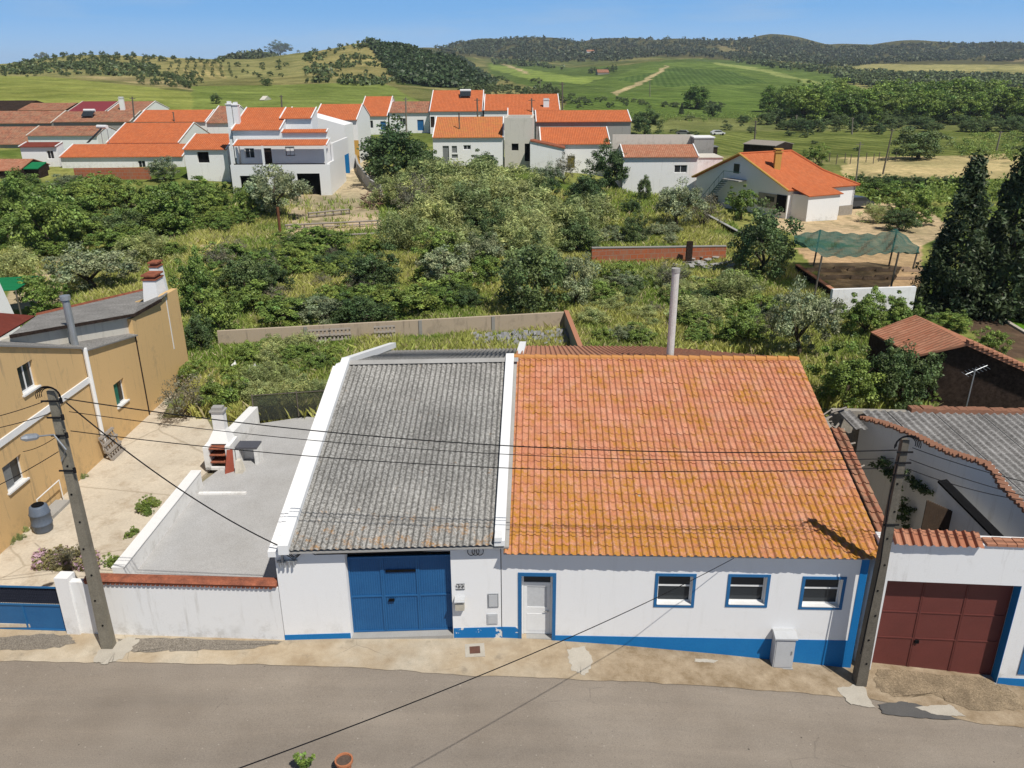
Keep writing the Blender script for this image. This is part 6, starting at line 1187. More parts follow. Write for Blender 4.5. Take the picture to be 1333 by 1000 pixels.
for k in range(9): p = G(1040+k*18, 352+rr.uniform(-2, 2)); b.hexa([p+np.array(q) for q in ((-.6,-.2,.02),(1.2,-.2,.02),(1.2,.2,.02),(-.6,.2,.02),(-.5,-.05,.22),(1.1,-.05,.22),(1.1,.05,.22),(-.5,.05,.22))])
for k in range(9): p = G(1052+k*16, 362+rr.uniform(-2, 2)); b.hexa([p+np.array(q) for q in ((-.6,-.2,.02),(1.2,-.2,.02),(1.2,.2,.02),(-.6,.2,.02),(-.5,-.05,.22),(1.1,-.05,.22),(1.1,.05,.22),(-.5,.05,.22))])
b.build('soil_ridges', W['soil'], None, kind='structure')
p0 = G(1286, 408); wallseg('garden_kerb', 'pale kerb between the dark garden bed and the lawn at the right edge', [G(1288, 408), G(1345, 442)], .12, W['patch'])
# lane wall, terraces
pts = [G(462, 205), G(468, 226), G(484, 248), G(498, 256)]; wallseg('lane_wall', 'curving grey concrete wall along the right side of the sandy lane', pts[::-1], 1.3, W['concrete'])
for i, (a, c, lab) in enumerate(((( 366, 317), (488, 311), 'lowest long pale wooden rail of the terraced beds'), ((372, 300), (492, 294), 'middle row of dark-spotted beams edging the terraced beds'), ((402, 284), (455, 279), 'upper pale beam edging the terraced beds below the villa'))):
    p, q = G(*a), G(*c); root = thing('terrace_rail', lab, 'rail', p); b = MB(); b.tube([p+np.array([0,0,.5]), q+np.array([0,0,.5])], .09, 6); b.tube([p+np.array([0,0,.2]), q+np.array([0,0,.2])], .07, 6); b.build('rail', W['palewood'], root); b = MB()
    for k in range(6): r_ = p+(q-p)*k/5; b.tube([r_-np.array([0,0,.3]), r_+np.array([0,0,.55])], .07, 6)
    b.build('post', W['woodpole'], root)
p = G(366, 314); MB().tube([p-np.array([0,0,.3]), p+np.array([0,0,3.1])], .13, 7).build('timber_post', rough_mat('rusty_post', (.2,.09,.05,1)), None, label='thick rusty brown post at the corner of the terraced beds', category='post')
b = MB(); rr = random.Random(4)
for k in range(80): p = G(rr.uniform(475, 497), rr.uniform(256, 275)); a = rr.uniform(0, 3.1); l = rr.uniform(.4, 1.2); b.tube([p+np.array([0,0,rr.random()*.8]), p+np.array([math.cos(a)*l, math.sin(a)*l, rr.random()*.9])], .04, 4)
b.build('brushwood_heap', rough_mat('dry_brushwood', (.2,.12,.09,1)), None, label='heap of dry reddish brushwood at the foot of the curving lane wall', category='brushwood')
# scrap yard behind
for (x, y, Y, L_, Hh, m, lab) in ((897, 170, 175, 4.5, 2.0, 'greysheet', 'dark boxy van body in the scrap yard beyond the parapet wall'), (924, 168, 178, 4.0, 1.8, 'darkwood', 'low dark shed in the middle of the scrap yard'),):
    p = PY(x, y, Y); z = float(tz(p[0], Y)); root = thing('shed', lab, 'shed', (p[0], Y, z)); MB().box((p[0]-L_/2, Y, z-.5), (p[0]+L_/2, Y+3, z+Hh)).build('wall', W[m], root); MB().box((p[0]-L_/2-.2, Y-.2, z+Hh+.002), (p[0]+L_/2+.2, Y+3.2, z+Hh+.12)).build('roof', W['greysheet'], root)
def car(label, px, py, paint, rz=0, tarp=False):
    p = G(px, py); root = thing('parked_car', label, 'car', p); a = math.radians(rz); u = np.array([math.cos(a), math.sin(a), 0]); n = np.array([-math.sin(a), math.cos(a), 0]); P = lambda x, y, z: p+u*x+n*y+np.array([0,0,z])
    prof = [(-2.1,.35),(2.1,.35),(2.15,.75),(1.3,.95),(.7,1.42),(-1.1,1.45),(-1.9,1.0),(-2.15,.85)]; MB().prism([P(x, -.85, z) for x, z in prof], n*1.7).build('body', paint, root)
    MB().prism([P(x, -.87, z) for x, z in ((1.15,.98),(.65,1.35),(-1.05,1.38),(-1.65,1.02))], n*1.74).build('windows', W['glass'], root)
    for x in (-1.35, 1.35):
        for y in (-.88, .7): MB().tube([P(x, y, .32), P(x, y+.18, .32)], .32, 12).build('wheel', W['dark'], root)
car('white car parked among the scrap yard sheds', 934, 176, W['cloth'], 10); car('pale van-like car with a grey nose at the left of the scrap yard', 890, 176, W['greysheet'], -20)
car('dark car beside the right corner of the gabled white house', 1112, 271, rough_mat('dark_paint', (.06,.065,.07,1), bump=0, rough=.3), 20)
root, r = H('long low timber shed with an open dark front beyond the gabled white house', 128, 967, 187, 1009, 190, 182, roof='palewood', wall='darkwood', verge=None, pitch=10, name='shed', cat='shed', Y1=124)
H('tiny white farmhouse high on the wooded far hillside', float(G(769, 71, 900)[1]), 764, 67.5, 774, 67, 65, roof='tilebrn', wall='white', pitch=14, verge=None, name='farmhouse', cat='farmhouse', maxrun=20)
H('ruined stone farmhouse among dark trees in the vineyards', float(G(785, 97, 500)[1]), 778, 95, 793, 94, 90.5, roof='tileold', wall='stone', pitch=16, verge=None, name='farmhouse', cat='farmhouse', maxrun=20)
H('small white hut on the slope above the double chimneys', float(G(341, 131, 150)[1]), 338, 130, 344, 130, 125, roof='cream', wall='cream', verge=None, pitch=14, name='hut', cat='hut')
H('small pale farm building at the far right edge of the olive groves', float(G(1330, 104, 500)[1]), 1322, 103, 1340, 103, 101, roof='tilebrn', wall='cream', verge=None, pitch=12, name='farmhouse', cat='farmhouse', maxrun=20)
H('reddish tiled outbuilding glimpsed between the cypresses beyond the dry field', 150, 1214, 246, 1290, 247, 234, roof='tilebrn', wall='cream', verge=None, name='outbuilding', cat='outbuilding')
# far poles
for i, (xb, yb, xt, yt, lab, m) in enumerate(((733, 148, 732, 107, 'tall dark pole behind the long barn-like house', 'woodpole'), (622, 152, 621, 128, 'thin pole between the two big orange roofs', 'woodpole'), (694, 152, 692, 128, 'short dark pole behind the tall white block', 'woodpole'), (529, 172, 528, 127, 'pole in front of the low house with the brown roof', 'pole'), (981, 200, 984, 157, 'brown leaning pole behind the gabled white house', 'woodpole'), (1112, 255, 1120, 185, 'tall slim pole right of the gabled white house', 'pole'), (1149, 227, 1162, 168, 'dark leaning pole with a crossarm in front of the round bush', 'woodpole'), (1109, 175, 1110, 153, 'short white pole out in the open field', 'pole'), (1036, 167, 1037, 150, 'pale pole at the edge of the tree belt, beyond the fields', 'pole'), (1297, 196, 1303, 171, 'white pole at the right edge by the sandy cutting', 'pole'), (846, 126, 846, 106, 'thin pole standing alone in the green vineyards', 'pole'), (174, 162, 172, 126, 'brown pole behind the wide new orange roof', 'woodpole'), (367, 142, 366, 124, 'dark pole on the slope above the villa roof', 'woodpole'), (703, 116, 703, 104, 'pale pole at the foot of the vineyards behind the village', 'pole'))):
    Yp = {733: 140, 622: 146, 694: 134, 529: 150, 174: 145}.get(xb)
    if Yp: p = PY(xb, yb, Yp)
    else: p = G(xb, yb, 95)
    q = PY(xt, yt, p[1]); ht = q[2]-p[2]; p2 = p.copy(); p2[2] = min(p[2], float(tz(p[0], p[1])))
    root = thing('utility_pole', lab, 'utility pole', p2); wd_ = max(.12, min(.3, p[1]*.0011)); MB().tube([p2-np.array([0,0,.3]), q], [wd_, wd_*.7], 8).build('shaft', W[m], root)
    MB().tube([q+np.array([-.5,0,-.3]), q+np.array([.5,0,-.3])], wd_*.35, 5).build('crossarm', W[m], root)
# vineyard end posts beside the gabled house
b = None
for k in range(12):
    p = G(1060+k*9.5+random.uniform(-2, 2), 213-k*.2+random.uniform(-2, 2), 90); b = MB().tube([p-np.array([0,0,.2]), p+np.array([random.uniform(-.1,.1),0,1.9])], .09, 5).build('fence_post', W['woodpole'], None, label='weathered post in the row at the edge of the dry field', category='post', group='weathered posts at the edge of the dry field')
# E
# ================================================================== VEGETATION
def leaves(centers, radii, n_per, size, rg, up=.35, elong=1.6, tint=None, flat=.8):
    """leaf-sized rhombi scattered through clumps; returns V, F, colour"""
    n = len(centers); N = n*n_per; ci = np.repeat(np.arange(n), n_per)
    d = rg.normal(size=(N, 3)); d /= np.linalg.norm(d, axis=1)[:, None]; r = rg.random(N)**.45
    P = centers[ci]+d*(radii[ci]*r)[:, None]*np.array([1, 1, flat])
    nm = d*.7+rg.normal(size=(N, 3))*.55+np.array([0, 0, up]); nm /= np.linalg.norm(nm, axis=1)[:, None]
    t = np.cross(nm, rg.normal(size=(N, 3))); t /= np.linalg.norm(t, axis=1)[:, None]; b = np.cross(nm, t); s = size*(.6+.8*rg.random(N))
    a = t*(s*elong/2)[:, None]; c = b*(s/2)[:, None]
    V = np.stack([P-a, P+c, P+a, P-c], 1).reshape(-1, 3); F = np.arange(4*N).reshape(-1, 4)
    tc = (tint if tint is not None else (.75+.5*rg.random(n)))[ci]; tl = tc*(.8+.4*rg.random(N)); hue = rg.normal(0, .06, n)[ci]
    tl = tl**1.6*.98; C = np.stack([tl*(1+hue), tl, tl*(1-hue*.5)], 1); C = np.repeat(C, 4, 0); return V, F, C
def crown_pts(rg, n, rx, rz, z0, lob=.25, conic=False, shell=.55):
    d = rg.normal(size=(n, 3)); d[:, 2] = np.where(rg.random(n) < .3, -np.abs(d[:, 2])*.75, np.abs(d[:, 2])); d /= np.linalg.norm(d, axis=1)[:, None]
    ph = rg.random(6)*6.28; az = np.arctan2(d[:, 1], d[:, 0]); l = 1+lob*(np.sin(az*2+ph[0])*.5+np.sin(az*3+ph[1]+d[:, 2]*2)*.5+np.sin(az*5+ph[2]+d[:, 2]*4)*.35)
    r = (shell+(1-shell)*rg.random(n)**.6)*l
    if conic:
        h = rg.random(n)**1.15; a = rg.random(n)*6.28; rr = rx*(1-h)**.75*(.5+.5*rg.random(n))*(1+.2*np.sin(a*3+h*20)); return np.stack([np.cos(a)*rr, np.sin(a)*rr, z0+h*rz], 1)
    return np.stack([d[:, 0]*rx*r, d[:, 1]*rx*r, z0+rz*.42+d[:, 2]*rz*.55*r], 1)
PROTO = {}
def trunk_mesh(rg, h, hz, spread, r0, nb=5):
    b = MB(); top = np.array([rg.normal()*.15, rg.normal()*.15, hz]); b.tube([(0,0,-.3), (rg.normal()*.05, rg.normal()*.05, hz*.5), top], [r0*1.25, r0, r0*.75], 7)
    for k in range(nb):
        a = 6.28*k/nb+rg.random(); e = np.array([math.cos(a)*spread*.75, math.sin(a)*spread*.75, hz+(h-hz)*(.35+.4*rg.random())]); m = (top+e)/2+np.array([0,0,-.1*h*rg.random()+.05*h]); b.tube([top-np.array([0,0,.1]), m, e], [r0*.6, r0*.4, r0*.15], 5)
    return b
def proto(kind, var):
    """unit: a 4 m tall plant, crown about 4.4 m wide"""
    k = (kind, var)
    if k in PROTO: return PROTO[k]
    rg = np.random.default_rng(100+var*17+ord(kind[0])*3); tr = None
    if kind == 'c': pts = crown_pts(rg, 110, 1.8, 3.3, .4, .5, shell=.45); V, F, C = leaves(pts, .2+.3*rg.random(110), 95, .105, rg, .4, 1.5); tr = trunk_mesh(rg, 4, .9, 1.6, .12)
    elif kind == 'o': pts = crown_pts(rg, 95, 1.9, 3.1, .8, .35, shell=.4); V, F, C = leaves(pts, .24+.3*rg.random(95), 90, .075, rg, .3, 2.4); tr = trunk_mesh(rg, 4, 1.2, 1.7, .16)
    elif kind == 'd': pts = crown_pts(rg, 120, 1.8, 3.4, .3, .45, shell=.5); V, F, C = leaves(pts, .26+.26*rg.random(120), 90, .1, rg, .35, 1.4); tr = trunk_mesh(rg, 4, .8, 1.5, .14)
    elif kind == 'r':
        pts = crown_pts(rg, 80, 1.9, 3.3, .2, .4, shell=.3); V, F, C = leaves(pts, .3+.35*rg.random(80), 90, .06, rg, .1, 4.5, flat=1.2)
    elif kind == 's':
        pts = crown_pts(rg, 60, 1.8, 3.2, .3, .45, shell=.25); V, F, C = leaves(pts, .25+.35*rg.random(60), 50, .065, rg, .2, 2.4); tr = trunk_mesh(rg, 4, .4, 1.7, .07, 12)
    elif kind == 'y': pts = crown_pts(rg, 300, 1.0, 4.0, .02, conic=True); V, F, C = leaves(pts, .13+.13*rg.random(300), 40, .05, rg, .5, 2.6, flat=1.5); tr = trunk_mesh(rg, 4, .5, .2, .09, 2)
    elif kind == 'w': pts = crown_pts(rg, 100, 1.3, 3.9, .1, .3, shell=.35); V, F, C = leaves(pts, .28+.25*rg.random(100), 60, .11, rg, .3, 1.6); tr = trunk_mesh(rg, 4, .9, 1.0, .11)
    elif kind == 'f': pts = crown_pts(rg, 26, 1.9, 3.3, .3, .3); V, F, C = leaves(pts, .5+.3*rg.random(26), 26, .34, rg, .5, 1.3)
    V = V.astype(np.float32)
    mat = {'c': L['c'], 'o': L['o'], 'd': L['d'], 'r': L['r'], 's': L['s'], 'y': L['y'], 'w': L['b'], 'f': L['f']}[kind]
    o = npmesh('crown', V, F, mat, C); COL.objects.unlink(o); me = o.data; bpy.data.objects.remove(o); tm = None
    if tr is not None and kind != 'f':
        o = tr.build('trunk', W['bark'], None); tm = o.data; off = np.array(o['_o']); co = np.zeros(len(tm.vertices)*3, np.float32); tm.vertices.foreach_get('co', co); tm.vertices.foreach_set('co', (co.reshape(-1, 3)+off).astype(np.float32).ravel()); bpy.data.objects.remove(o)
    PROTO[k] = (me, tm); return PROTO[k]
_pc = [0]
KN = ({'c': 'leafy_bush', 'd': 'dark_bush', 'r': 'reed_clump', 'o': 'grey_shrub', 's': 'dry_shrub', 'f': 'low_shrub', 'w': 'shrub', 'y': 'cypress_tree'}, {'c': 'leafy_tree', 'd': 'dark_tree', 'r': 'reed_clump', 'o': 'olive_tree', 's': 'bare_tree', 'f': 'bushy_tree', 'w': 'leafy_tree', 'y': 'cypress_tree'})
def plant(kind, label, px, py, hpx, wpx=None, cat='tree', group=None, y0=21.0, name=None, Y=None, mat=None, sink=.0):
    p = PY(px, py, Y) if Y else G(px, py, y0)
    if Y: p[2] = float(tz(p[0], Y))
    dist = float((p-CP)@_fw); H_ = hpx*dist/FPX/math.cos(math.atan((p[2]-HC)/p[1]))*.98; Wd = (wpx or hpx)*dist/FPX
    _pc[0] += 1; me, tm = proto(kind, _pc[0] % 3); rz = random.uniform(0, 6.28); bw = 1.55 if kind == 'y' else (2.9 if kind == 'w' else 4.1)
    sc_ = (Wd/bw, Wd/bw, H_/4.0)
    if tm is None or H_ < 1.2 and kind != 'c':
        o = bpy.data.objects.new(name or KN[cat == 'tree'].get(kind, 'shrub'), me); COL.objects.link(o)
        o['label'] = label; o['category'] = cat
        if group: o['group'] = group
        root = o
    else:
        root = bpy.data.objects.new(name or KN[cat == 'tree'].get(kind, 'shrub'), None); COL.objects.link(root); root['label'] = label; root['category'] = cat
        if group: root['group'] = group
        for n_, m_ in (('crown', me), ('trunk', tm)):
            c = bpy.data.objects.new(n_, m_); COL.objects.link(c); c.parent = root
    root.location = Vector([float(p[0]), float(p[1]), float(p[2])-sink]); root.scale = sc_; root.rotation_euler = (0, 0, rz); return root
PL = [
 ('o','wide grey-green olive tree in front of the villa garages',362,288,72,84), ('o','small grey olive tree against the white wall left of the villa',216,236,30,42),
 ('c','leafy green citrus tree just left of the villa olive',330,285,46,46), ('c','large rounded citrus tree in the middle of the left orchard',222,303,70,84),
 ('c','broad dark-green citrus tree at the left of the orchard, above the ochre house',72,338,92,96), ('c','dense citrus tree at the left picture edge',18,300,66,62),
 ('c','citrus tree with low crown below the orange-roofed long house',122,272,42,64), ('c','bushy citrus tree below the right end of the brick yard wall',170,278,44,52),
 ('c','citrus tree between the large rounded one and the villa olive',280,280,44,58), ('o','grey-green olive sapling beneath the left sheds',92,252,26,48),
 ('c','small citrus below the white house with the shaded window',258,262,32,46), ('d','dark-leaved tree at the left edge below the clay tiled shed',30,262,34,60),
 ('c','citrus tree beneath the boxy white house',140,250,26,44),
 ('r','ochre-tinted shrub at the left edge above the green cloth',28,372,58,66), ('o','spreading olive tree just above the grey roof of the ochre house',124,383,62,104),
 ('c','round leafy bush between the green cloth and the stove pipe',56,407,52,64), ('d','dark low shrub in the orchard grass above the olive',160,318,44,66), ('r','feathery yellow-green shrub in the centre of the orchard',192,348,50,60),
 ('s','grey twiggy bush at the foot of the ochre house corner',242,548,66,74), ('c','green bush beside the grey twiggy one, behind the barbecue',290,540,52,56),
 ('c','tall leafy tree immediately right of the double chimneys',262,415,84,62), ('c','light green tree behind the ochre house corner',288,440,70,60), ('d','dark bush between the light tree and the concrete wall',262,458,48,44), ('d','dark round bush above the left end of the garden wall',322,392,62,70), ('c','yellow-green bush just over the left part of the garden wall',372,424,40,84),
 ('o','grey-green bush over the garden wall, above the paired pallets',420,424,36,74), ('d','dark bush behind the garden wall above the lone pallet',470,428,44,74), ('d','rounded dark green shrub in the bright grass above the wall',486,382,58,82), ('o','soft grey bush right of the rounded dark shrub',585,378,56,76),
 ('c','leafy bush behind the middle of the garden wall',540,412,44,80), ('c','bright bush between the grey bush and the big fig',632,372,44,56), ('d','dark shrub left of centre in the orchard grass',352,388,46,60),
 ('d','large dark fig tree behind the right corner of the garden wall',692,412,98,104), ('o','grey leafy shrub touching the right side of the big fig',750,402,72,62),
 ('d','big dark domed tree on the right side of the sandy lane',516,238,74,106), ('d','lower dark crown hanging over the curving lane wall',556,250,52,60), ('s','leafless grey tree below the big dark dome',540,292,70,66),
 ('r','pale reed-like thicket at the left of the central clump',520,330,62,64), ('r','tall yellowish reeds below the leafless tree',560,318,72,76), ('r','yellowish reed bush in front of the tall white block',612,300,72,82),
 ('r','wide reed bush below the white house with the yellowed roof',664,290,66,86), ('r','reed bush at the right end of the central thicket',748,318,64,84), ('r','reed bush in the middle of the central thicket',690,330,64,86), ('d','dark green shrub embedded in the central reeds',640,330,52,56), ('c','green shrub at the lower left of the central reeds',575,352,54,64),
 ('o','grey-green bush low in the central thicket',628,352,48,66), ('r','tawny reeds low in the central thicket',700,352,46,70), ('o','olive-grey shrub below the lean-to',712,250,36,40), ('s','thin bare shrub in front of the olive brown door',735,240,44,36),
 ('d','dark round tree in front of the bright orange roof with the brown door',793,244,54,58), ('o','slim grey tree in front of the peeling white walls',842,240,46,30), ('d','small dark conifer below the slim grey tree',838,262,34,22), ('c','small bright tree left of the gabled white house',889,250,28,28),
 ('o','large grey-green olive left of the gabled white house',880,300,62,66), ('s','grey bushy tree just right of the large olive',912,300,56,50), ('d','dark small bush alone in the bright grass above the brick wall',825,320,42,34), ('d','tiny dark bush above the lone one in the bright grass',822,282,24,26),
 ('c','bright green tree in front of the stone-clad corner',964,286,44,42), ('d','big dense dark green tree right of the orange brick wall',990,362,90,90), ('o','large silvery olive tree right behind the tiled roof',1038,470,98,82),
 ('r','yellow-green shrub left of the silvery olive',955,400,52,60), ('r','yellow flowering bush in the plot right of the grey flue',905,425,46,72), ('c','green bush just behind the right part of the tiled ridge',965,452,50,66), ('s','greyish bush behind the ridge, left of the silvery olive',1010,440,44,44), ('r','yellow-green bush below the silvery olive, above the white wall',1080,420,46,40),
 ('c','green bush half covering the short white wall',1122,442,62,60), ('c','second green bush at the right end of the short white wall',1166,432,50,56), ('c','lush yellow-green tree right of the tiled house',1100,534,84,86), ('d','dark ivy-covered mound left of the dark barn',1166,534,88,80), ('c','small bright weed bush beside the ivy mound',1216,528,26,30),
 ('y','leftmost of the tall dark cypresses at the right edge',1234,408,186,74), ('y','tallest dark cypress with a slender leaning top',1304,410,230,84), ('y','lower cypress filling the gap between the two tall ones',1268,408,105,66), ('y','dark cypress cut by the right picture edge',1348,410,190,80), ('y','short cypress skirt at the far left of the cypress row',1212,404,98,48),
 ('d','big round dark bush at the edge of the dry field',1194,207,40,74), ('c','green bush right of the parked dark car',1150,262,28,66), ('c','broad bush right of the shade netting',1188,292,42,62), ('d','dark shrub between the netting and the cypresses',1168,300,30,48), ('r','pale shrub below the hedge right of the gabled house',1140,290,28,44), ('c','bush beside the dark garden bed',1288,462,34,44), ('c','low green plant row by the barn ridge',1236,430,26,50),
 ('d','dark bushy tree right of the long barn-like house',840,177,34,42), ('w','round dense tree in the vineyards above the village',906,142,30,34), ('w','left one of the two grey-green poplars in the vineyard',1000,146,34,26), ('w','right one of the two grey-green poplars in the vineyard',1020,146,33,28), ('d','small dark tree beside the vineyard tree above the village',928,152,18,22), ('y','tiny dark cypress at the vineyard edge',887,149,14,6),
 ('d','round bush out in the dry open land',1036,166,12,26), ('d','dark clump in the open field right of the pale pole',1110,172,14,18), ('d','dark bush left of the open dry land',968,160,10,18), ('d','bush beside the white pole in the open field',1144,175,15,18),
 ('c','young tree behind the ridge of the gabled white house',1062,215,26,32), ('d','dark shrub behind the white hut',348,112,11,16), ('d','large dark round tree on the left slope crest',365,71,16,30), ('d','dark tree alone on the field below the olive rows',281,135,13,16),
]
for r in PL: plant(r[0], r[1], r[2], r[3], r[4], r[5], cat='tree' if r[4] > 40 or 'tree' in r[1] or 'cypress' in r[1] else 'shrub')
# belt of tall trees along the creek
for i in range(44):
    x = 1034+i*7.8+random.uniform(-4, 4); plant('w' if i % 3 else 'c', 'leafy bright green tree in the long belt along the creek', x, 157+random.uniform(-8, 5), random.uniform(36, 48), random.uniform(40, 58), group='trees of the green belt', mat=None)
for i in range(26):
    x = 1000+i*13.5+random.uniform(-5, 5); plant('d', 'dark low shrub along the foot of the green tree belt', x, 164+random.uniform(-5, 8)+max(0, (x-1200)*.03), random.uniform(12, 20), random.uniform(20, 34), cat='shrub', group='shrubs below the green belt')
# hedge lines
for i in range(14): plant('d', 'clipped dark shrub in the hedge right of the gabled white house', 1118+i*11, 243+random.uniform(-1.5, 1.5)+i*.3, 16, 22, cat='shrub', group='hedge right of the gabled house')
def scatter(kind, label, group, n, poly, hr, cat='shrub', aspect=1.2, seed=0, y0=21.0, name=None, mind=0):
    rr = random.Random(seed); xs_ = [p[0] for p in poly]; ys_ = [p[1] for p in poly]; k = 0; tries = 0; done = []
    while k < n and tries < n*60:
        tries += 1; x = rr.uniform(min(xs_), max(xs_)); y = rr.uniform(min(ys_), max(ys_))
        if not inpoly(np.array([x]), np.array([y]), poly)[0]: continue
        if mind and any(abs(x-a)+abs(y-b)*2 < mind for a, b in done): continue
        done.append((x, y)); h = rr.uniform(*hr); plant(kind, label, x, y, h, h*aspect*rr.uniform(.85, 1.2), cat=cat, group=group, y0=y0, name=name); k += 1
mid = [(262,330),(340,310),(500,320),(520,360),(640,372),(650,402),(380,425),(290,410),(262,380)]
scatter('c', 'low bright bramble bush in the overgrown plot behind the garden wall', 'low bramble bushes', 22, mid, (18, 34), seed=1, aspect=1.6)
scatter('d', 'low dark bramble bush in the overgrown plot behind the garden wall', 'low dark brambles', 14, mid, (16, 30), seed=2, aspect=1.6)
scatter('c', 'low leafy weed clump in the left orchard', 'orchard weed clumps', 24, [(0,250),(320,262),(320,330),(240,345),(100,330),(0,345)], (12, 26), seed=3, aspect=1.7)
right_plot = [(760,360),(890,360),(1000,380),(1010,450),(770,452)]
scatter('r', 'yellow-green weed clump on the plot behind the tiled roof', 'yellow weed clumps', 30, right_plot, (12, 26), seed=4, aspect=1.8)
scatter('o', 'grey weed clump on the plot behind the tiled roof', 'grey weed clumps', 12, right_plot, (12, 26), seed=5, aspect=1.5)
scatter('d', 'dark weed clump on the plot behind the tiled roof', 'dark weed clumps', 8, right_plot, (12, 22), seed=15, aspect=1.5)
scatter('o', 'small grey shrub in the bright grass above the brick wall', 'grey shrubs above the brick wall', 9, [(770,260),(860,255),(900,330),(780,335)], (12, 22), seed=6, aspect=1.3)
scatter('c', 'weed clump beside the driveway or terrace edge', 'driveway weeds', 7, [(150,708),(182,676),(196,650),(214,640),(205,665),(170,712),(160,716)], (10, 18), seed=7, y0=21)
scatter('r', 'tall dry weed behind the dark mesh fence', 'weeds behind the mesh fence', 16, [(335,545),(425,540),(425,500),(330,500)], (26, 44), seed=8, aspect=1.3)
scatter('c', 'green weed bush between the ochre house and the mesh fence', 'weeds beside the mesh fence', 9, [(250,500),(325,470),(330,520),(300,545),(262,530)], (20, 36), seed=9)
scatter('c', 'green weed bush in the garden in front of the concrete wall', 'weeds below the concrete wall', 12, [(330,495),(425,490),(440,460),(290,462)], (16, 32), seed=10, aspect=1.6)
scatter('r', 'yellow weed bush in the garden in front of the concrete wall', 'yellow weeds below the concrete wall', 9, [(310,480),(425,490),(440,460),(290,462)], (20, 32), seed=11, aspect=1.4)
scatter('r', 'small weed rooted in the joint at the foot of the ochre house', 'weeds along the ochre house', 8, [(8,712),(50,668),(120,610),(150,578),(160,575),(110,630),(40,700),(14,722)], (8, 16), seed=12, aspect=1.1)
scatter('c', 'leafy mid-green bush filling the left orchard', 'bushes filling the orchard', 26, [(0,262),(300,262),(330,330),(250,345),(100,345),(0,350)], (28, 44), seed=31, aspect=1.5, mind=22)
scatter('c', 'leafy green bush filling the plot behind the garden wall', 'bushes filling the plot', 13, [(262,340),(500,325),(520,380),(640,380),(650,402),(380,428),(290,415),(262,390)], (26, 44), seed=32, aspect=1.6, mind=20)
scatter('r', 'feathery reed clump in the central thicket', 'reed clumps of the central thicket', 18, [(505,270),(600,235),(770,250),(790,330),(700,360),(560,350),(500,330)], (44, 66), seed=33, aspect=1.3, mind=22)
scatter('d', 'dark bramble in the central thicket', 'dark brambles of the central thicket', 9, [(560,300),(600,225),(760,235),(790,330),(700,360),(580,360)], (32, 48), seed=34, aspect=1.3, mind=26)
scatter('c', 'small leafy bush on the plot behind the tiled roof', 'small bushes behind the tiled roof', 16, [(760,365),(890,365),(1000,380),(1010,450),(770,452)], (18, 34), seed=35, aspect=1.6, mind=20)
scatter('s', 'leafless grey-brown shrub standing in the overgrown plots', 'bare shrubs of the overgrown plots', 13, [(265,340),(500,320),(620,360),(900,370),(1000,400),(1000,450),(770,450),(640,400),(300,415)], (24, 44), seed=40, aspect=1.0, mind=30)
scatter('f', 'low shrub dotted over the open land on the right', 'shrubs of the open land', 46, [(820,150),(1333,165),(1345,200),(1180,202),(1090,196),(960,178),(830,178)], (4, 9), seed=36, aspect=1.9, y0=110)
scatter('f', 'small bush along a hedge line in the green vineyards', 'hedge bushes in the vineyards', 40, [(600,104),(700,112),(735,140),(760,142),(860,140),(1030,146),(1030,140),(860,134),(745,128),(690,104)], (4, 8), seed=37, aspect=1.7, y0=300)
# hillside trees
scatter('f', 'dark bushy oak on the left hillside', 'oaks on the left hillside', 120, [(0,92),(60,74),(120,74),(200,80),(270,84),(220,82),(210,112),(300,112),(306,84),(330,88),(400,100),(400,116),(300,118),(200,100),(100,102),(0,100)], (3, 6.5), cat='tree', seed=20, aspect=1.35, y0=430, name='oak_tree', mind=4)
scatter('f', 'dark bushy oak on the crest of the left hills', 'oaks on the hill crest', 40, [(40,74),(130,71),(260,79),(290,80),(290,84),(180,79),(60,79)], (4, 8), cat='tree', seed=21, aspect=1.3, y0=430, name='oak_tree')
scatter('f', 'scattered oak on the dry knoll beside the dark plantation', 'oaks on the dry knoll', 48, [(330,90),(400,64),(480,52),(500,80),(540,116),(400,122),(340,110)], (3.5, 8), cat='tree', seed=22, aspect=1.25, y0=400, name='oak_tree', mind=5)
scatter('f', 'dark round oak in the clump below the olive rows', 'oak clump below the olive rows', 34, [(180,104),(262,98),(262,120),(235,127),(186,120)], (6, 11), cat='tree', seed=23, aspect=1.2, y0=330, name='oak_tree')
scatter('f', 'bushy tree between the vineyards and the village', 'trees between vineyards and village', 44, [(600,110),(650,112),(730,118),(732,138),(690,134),(600,126)], (5, 11), cat='tree', seed=24, aspect=1.3, y0=300, name='bushy_tree')
scatter('f', 'dark tree beside the ruined farmhouse in the vineyards', 'trees by the ruined farmhouse', 9, [(768,92),(800,92),(800,97),(768,97)], (5, 8), cat='tree', seed=26, aspect=1.2, y0=400, name='bushy_tree')
for c in range(8):      # olive rows on the left slope
    for r in range(7):
        f = r/6; x = (224+c*10.5)*(1-f)+(212+c*13)*f; plant('f', 'young olive tree in the regular rows on the left slope', x+random.uniform(-.4,.4), 84+f*24+random.uniform(-.3,.3), 3.6+f*1., 4.0+f*1.4, group='olive rows on the left slope', y0=440, name='olive_tree')
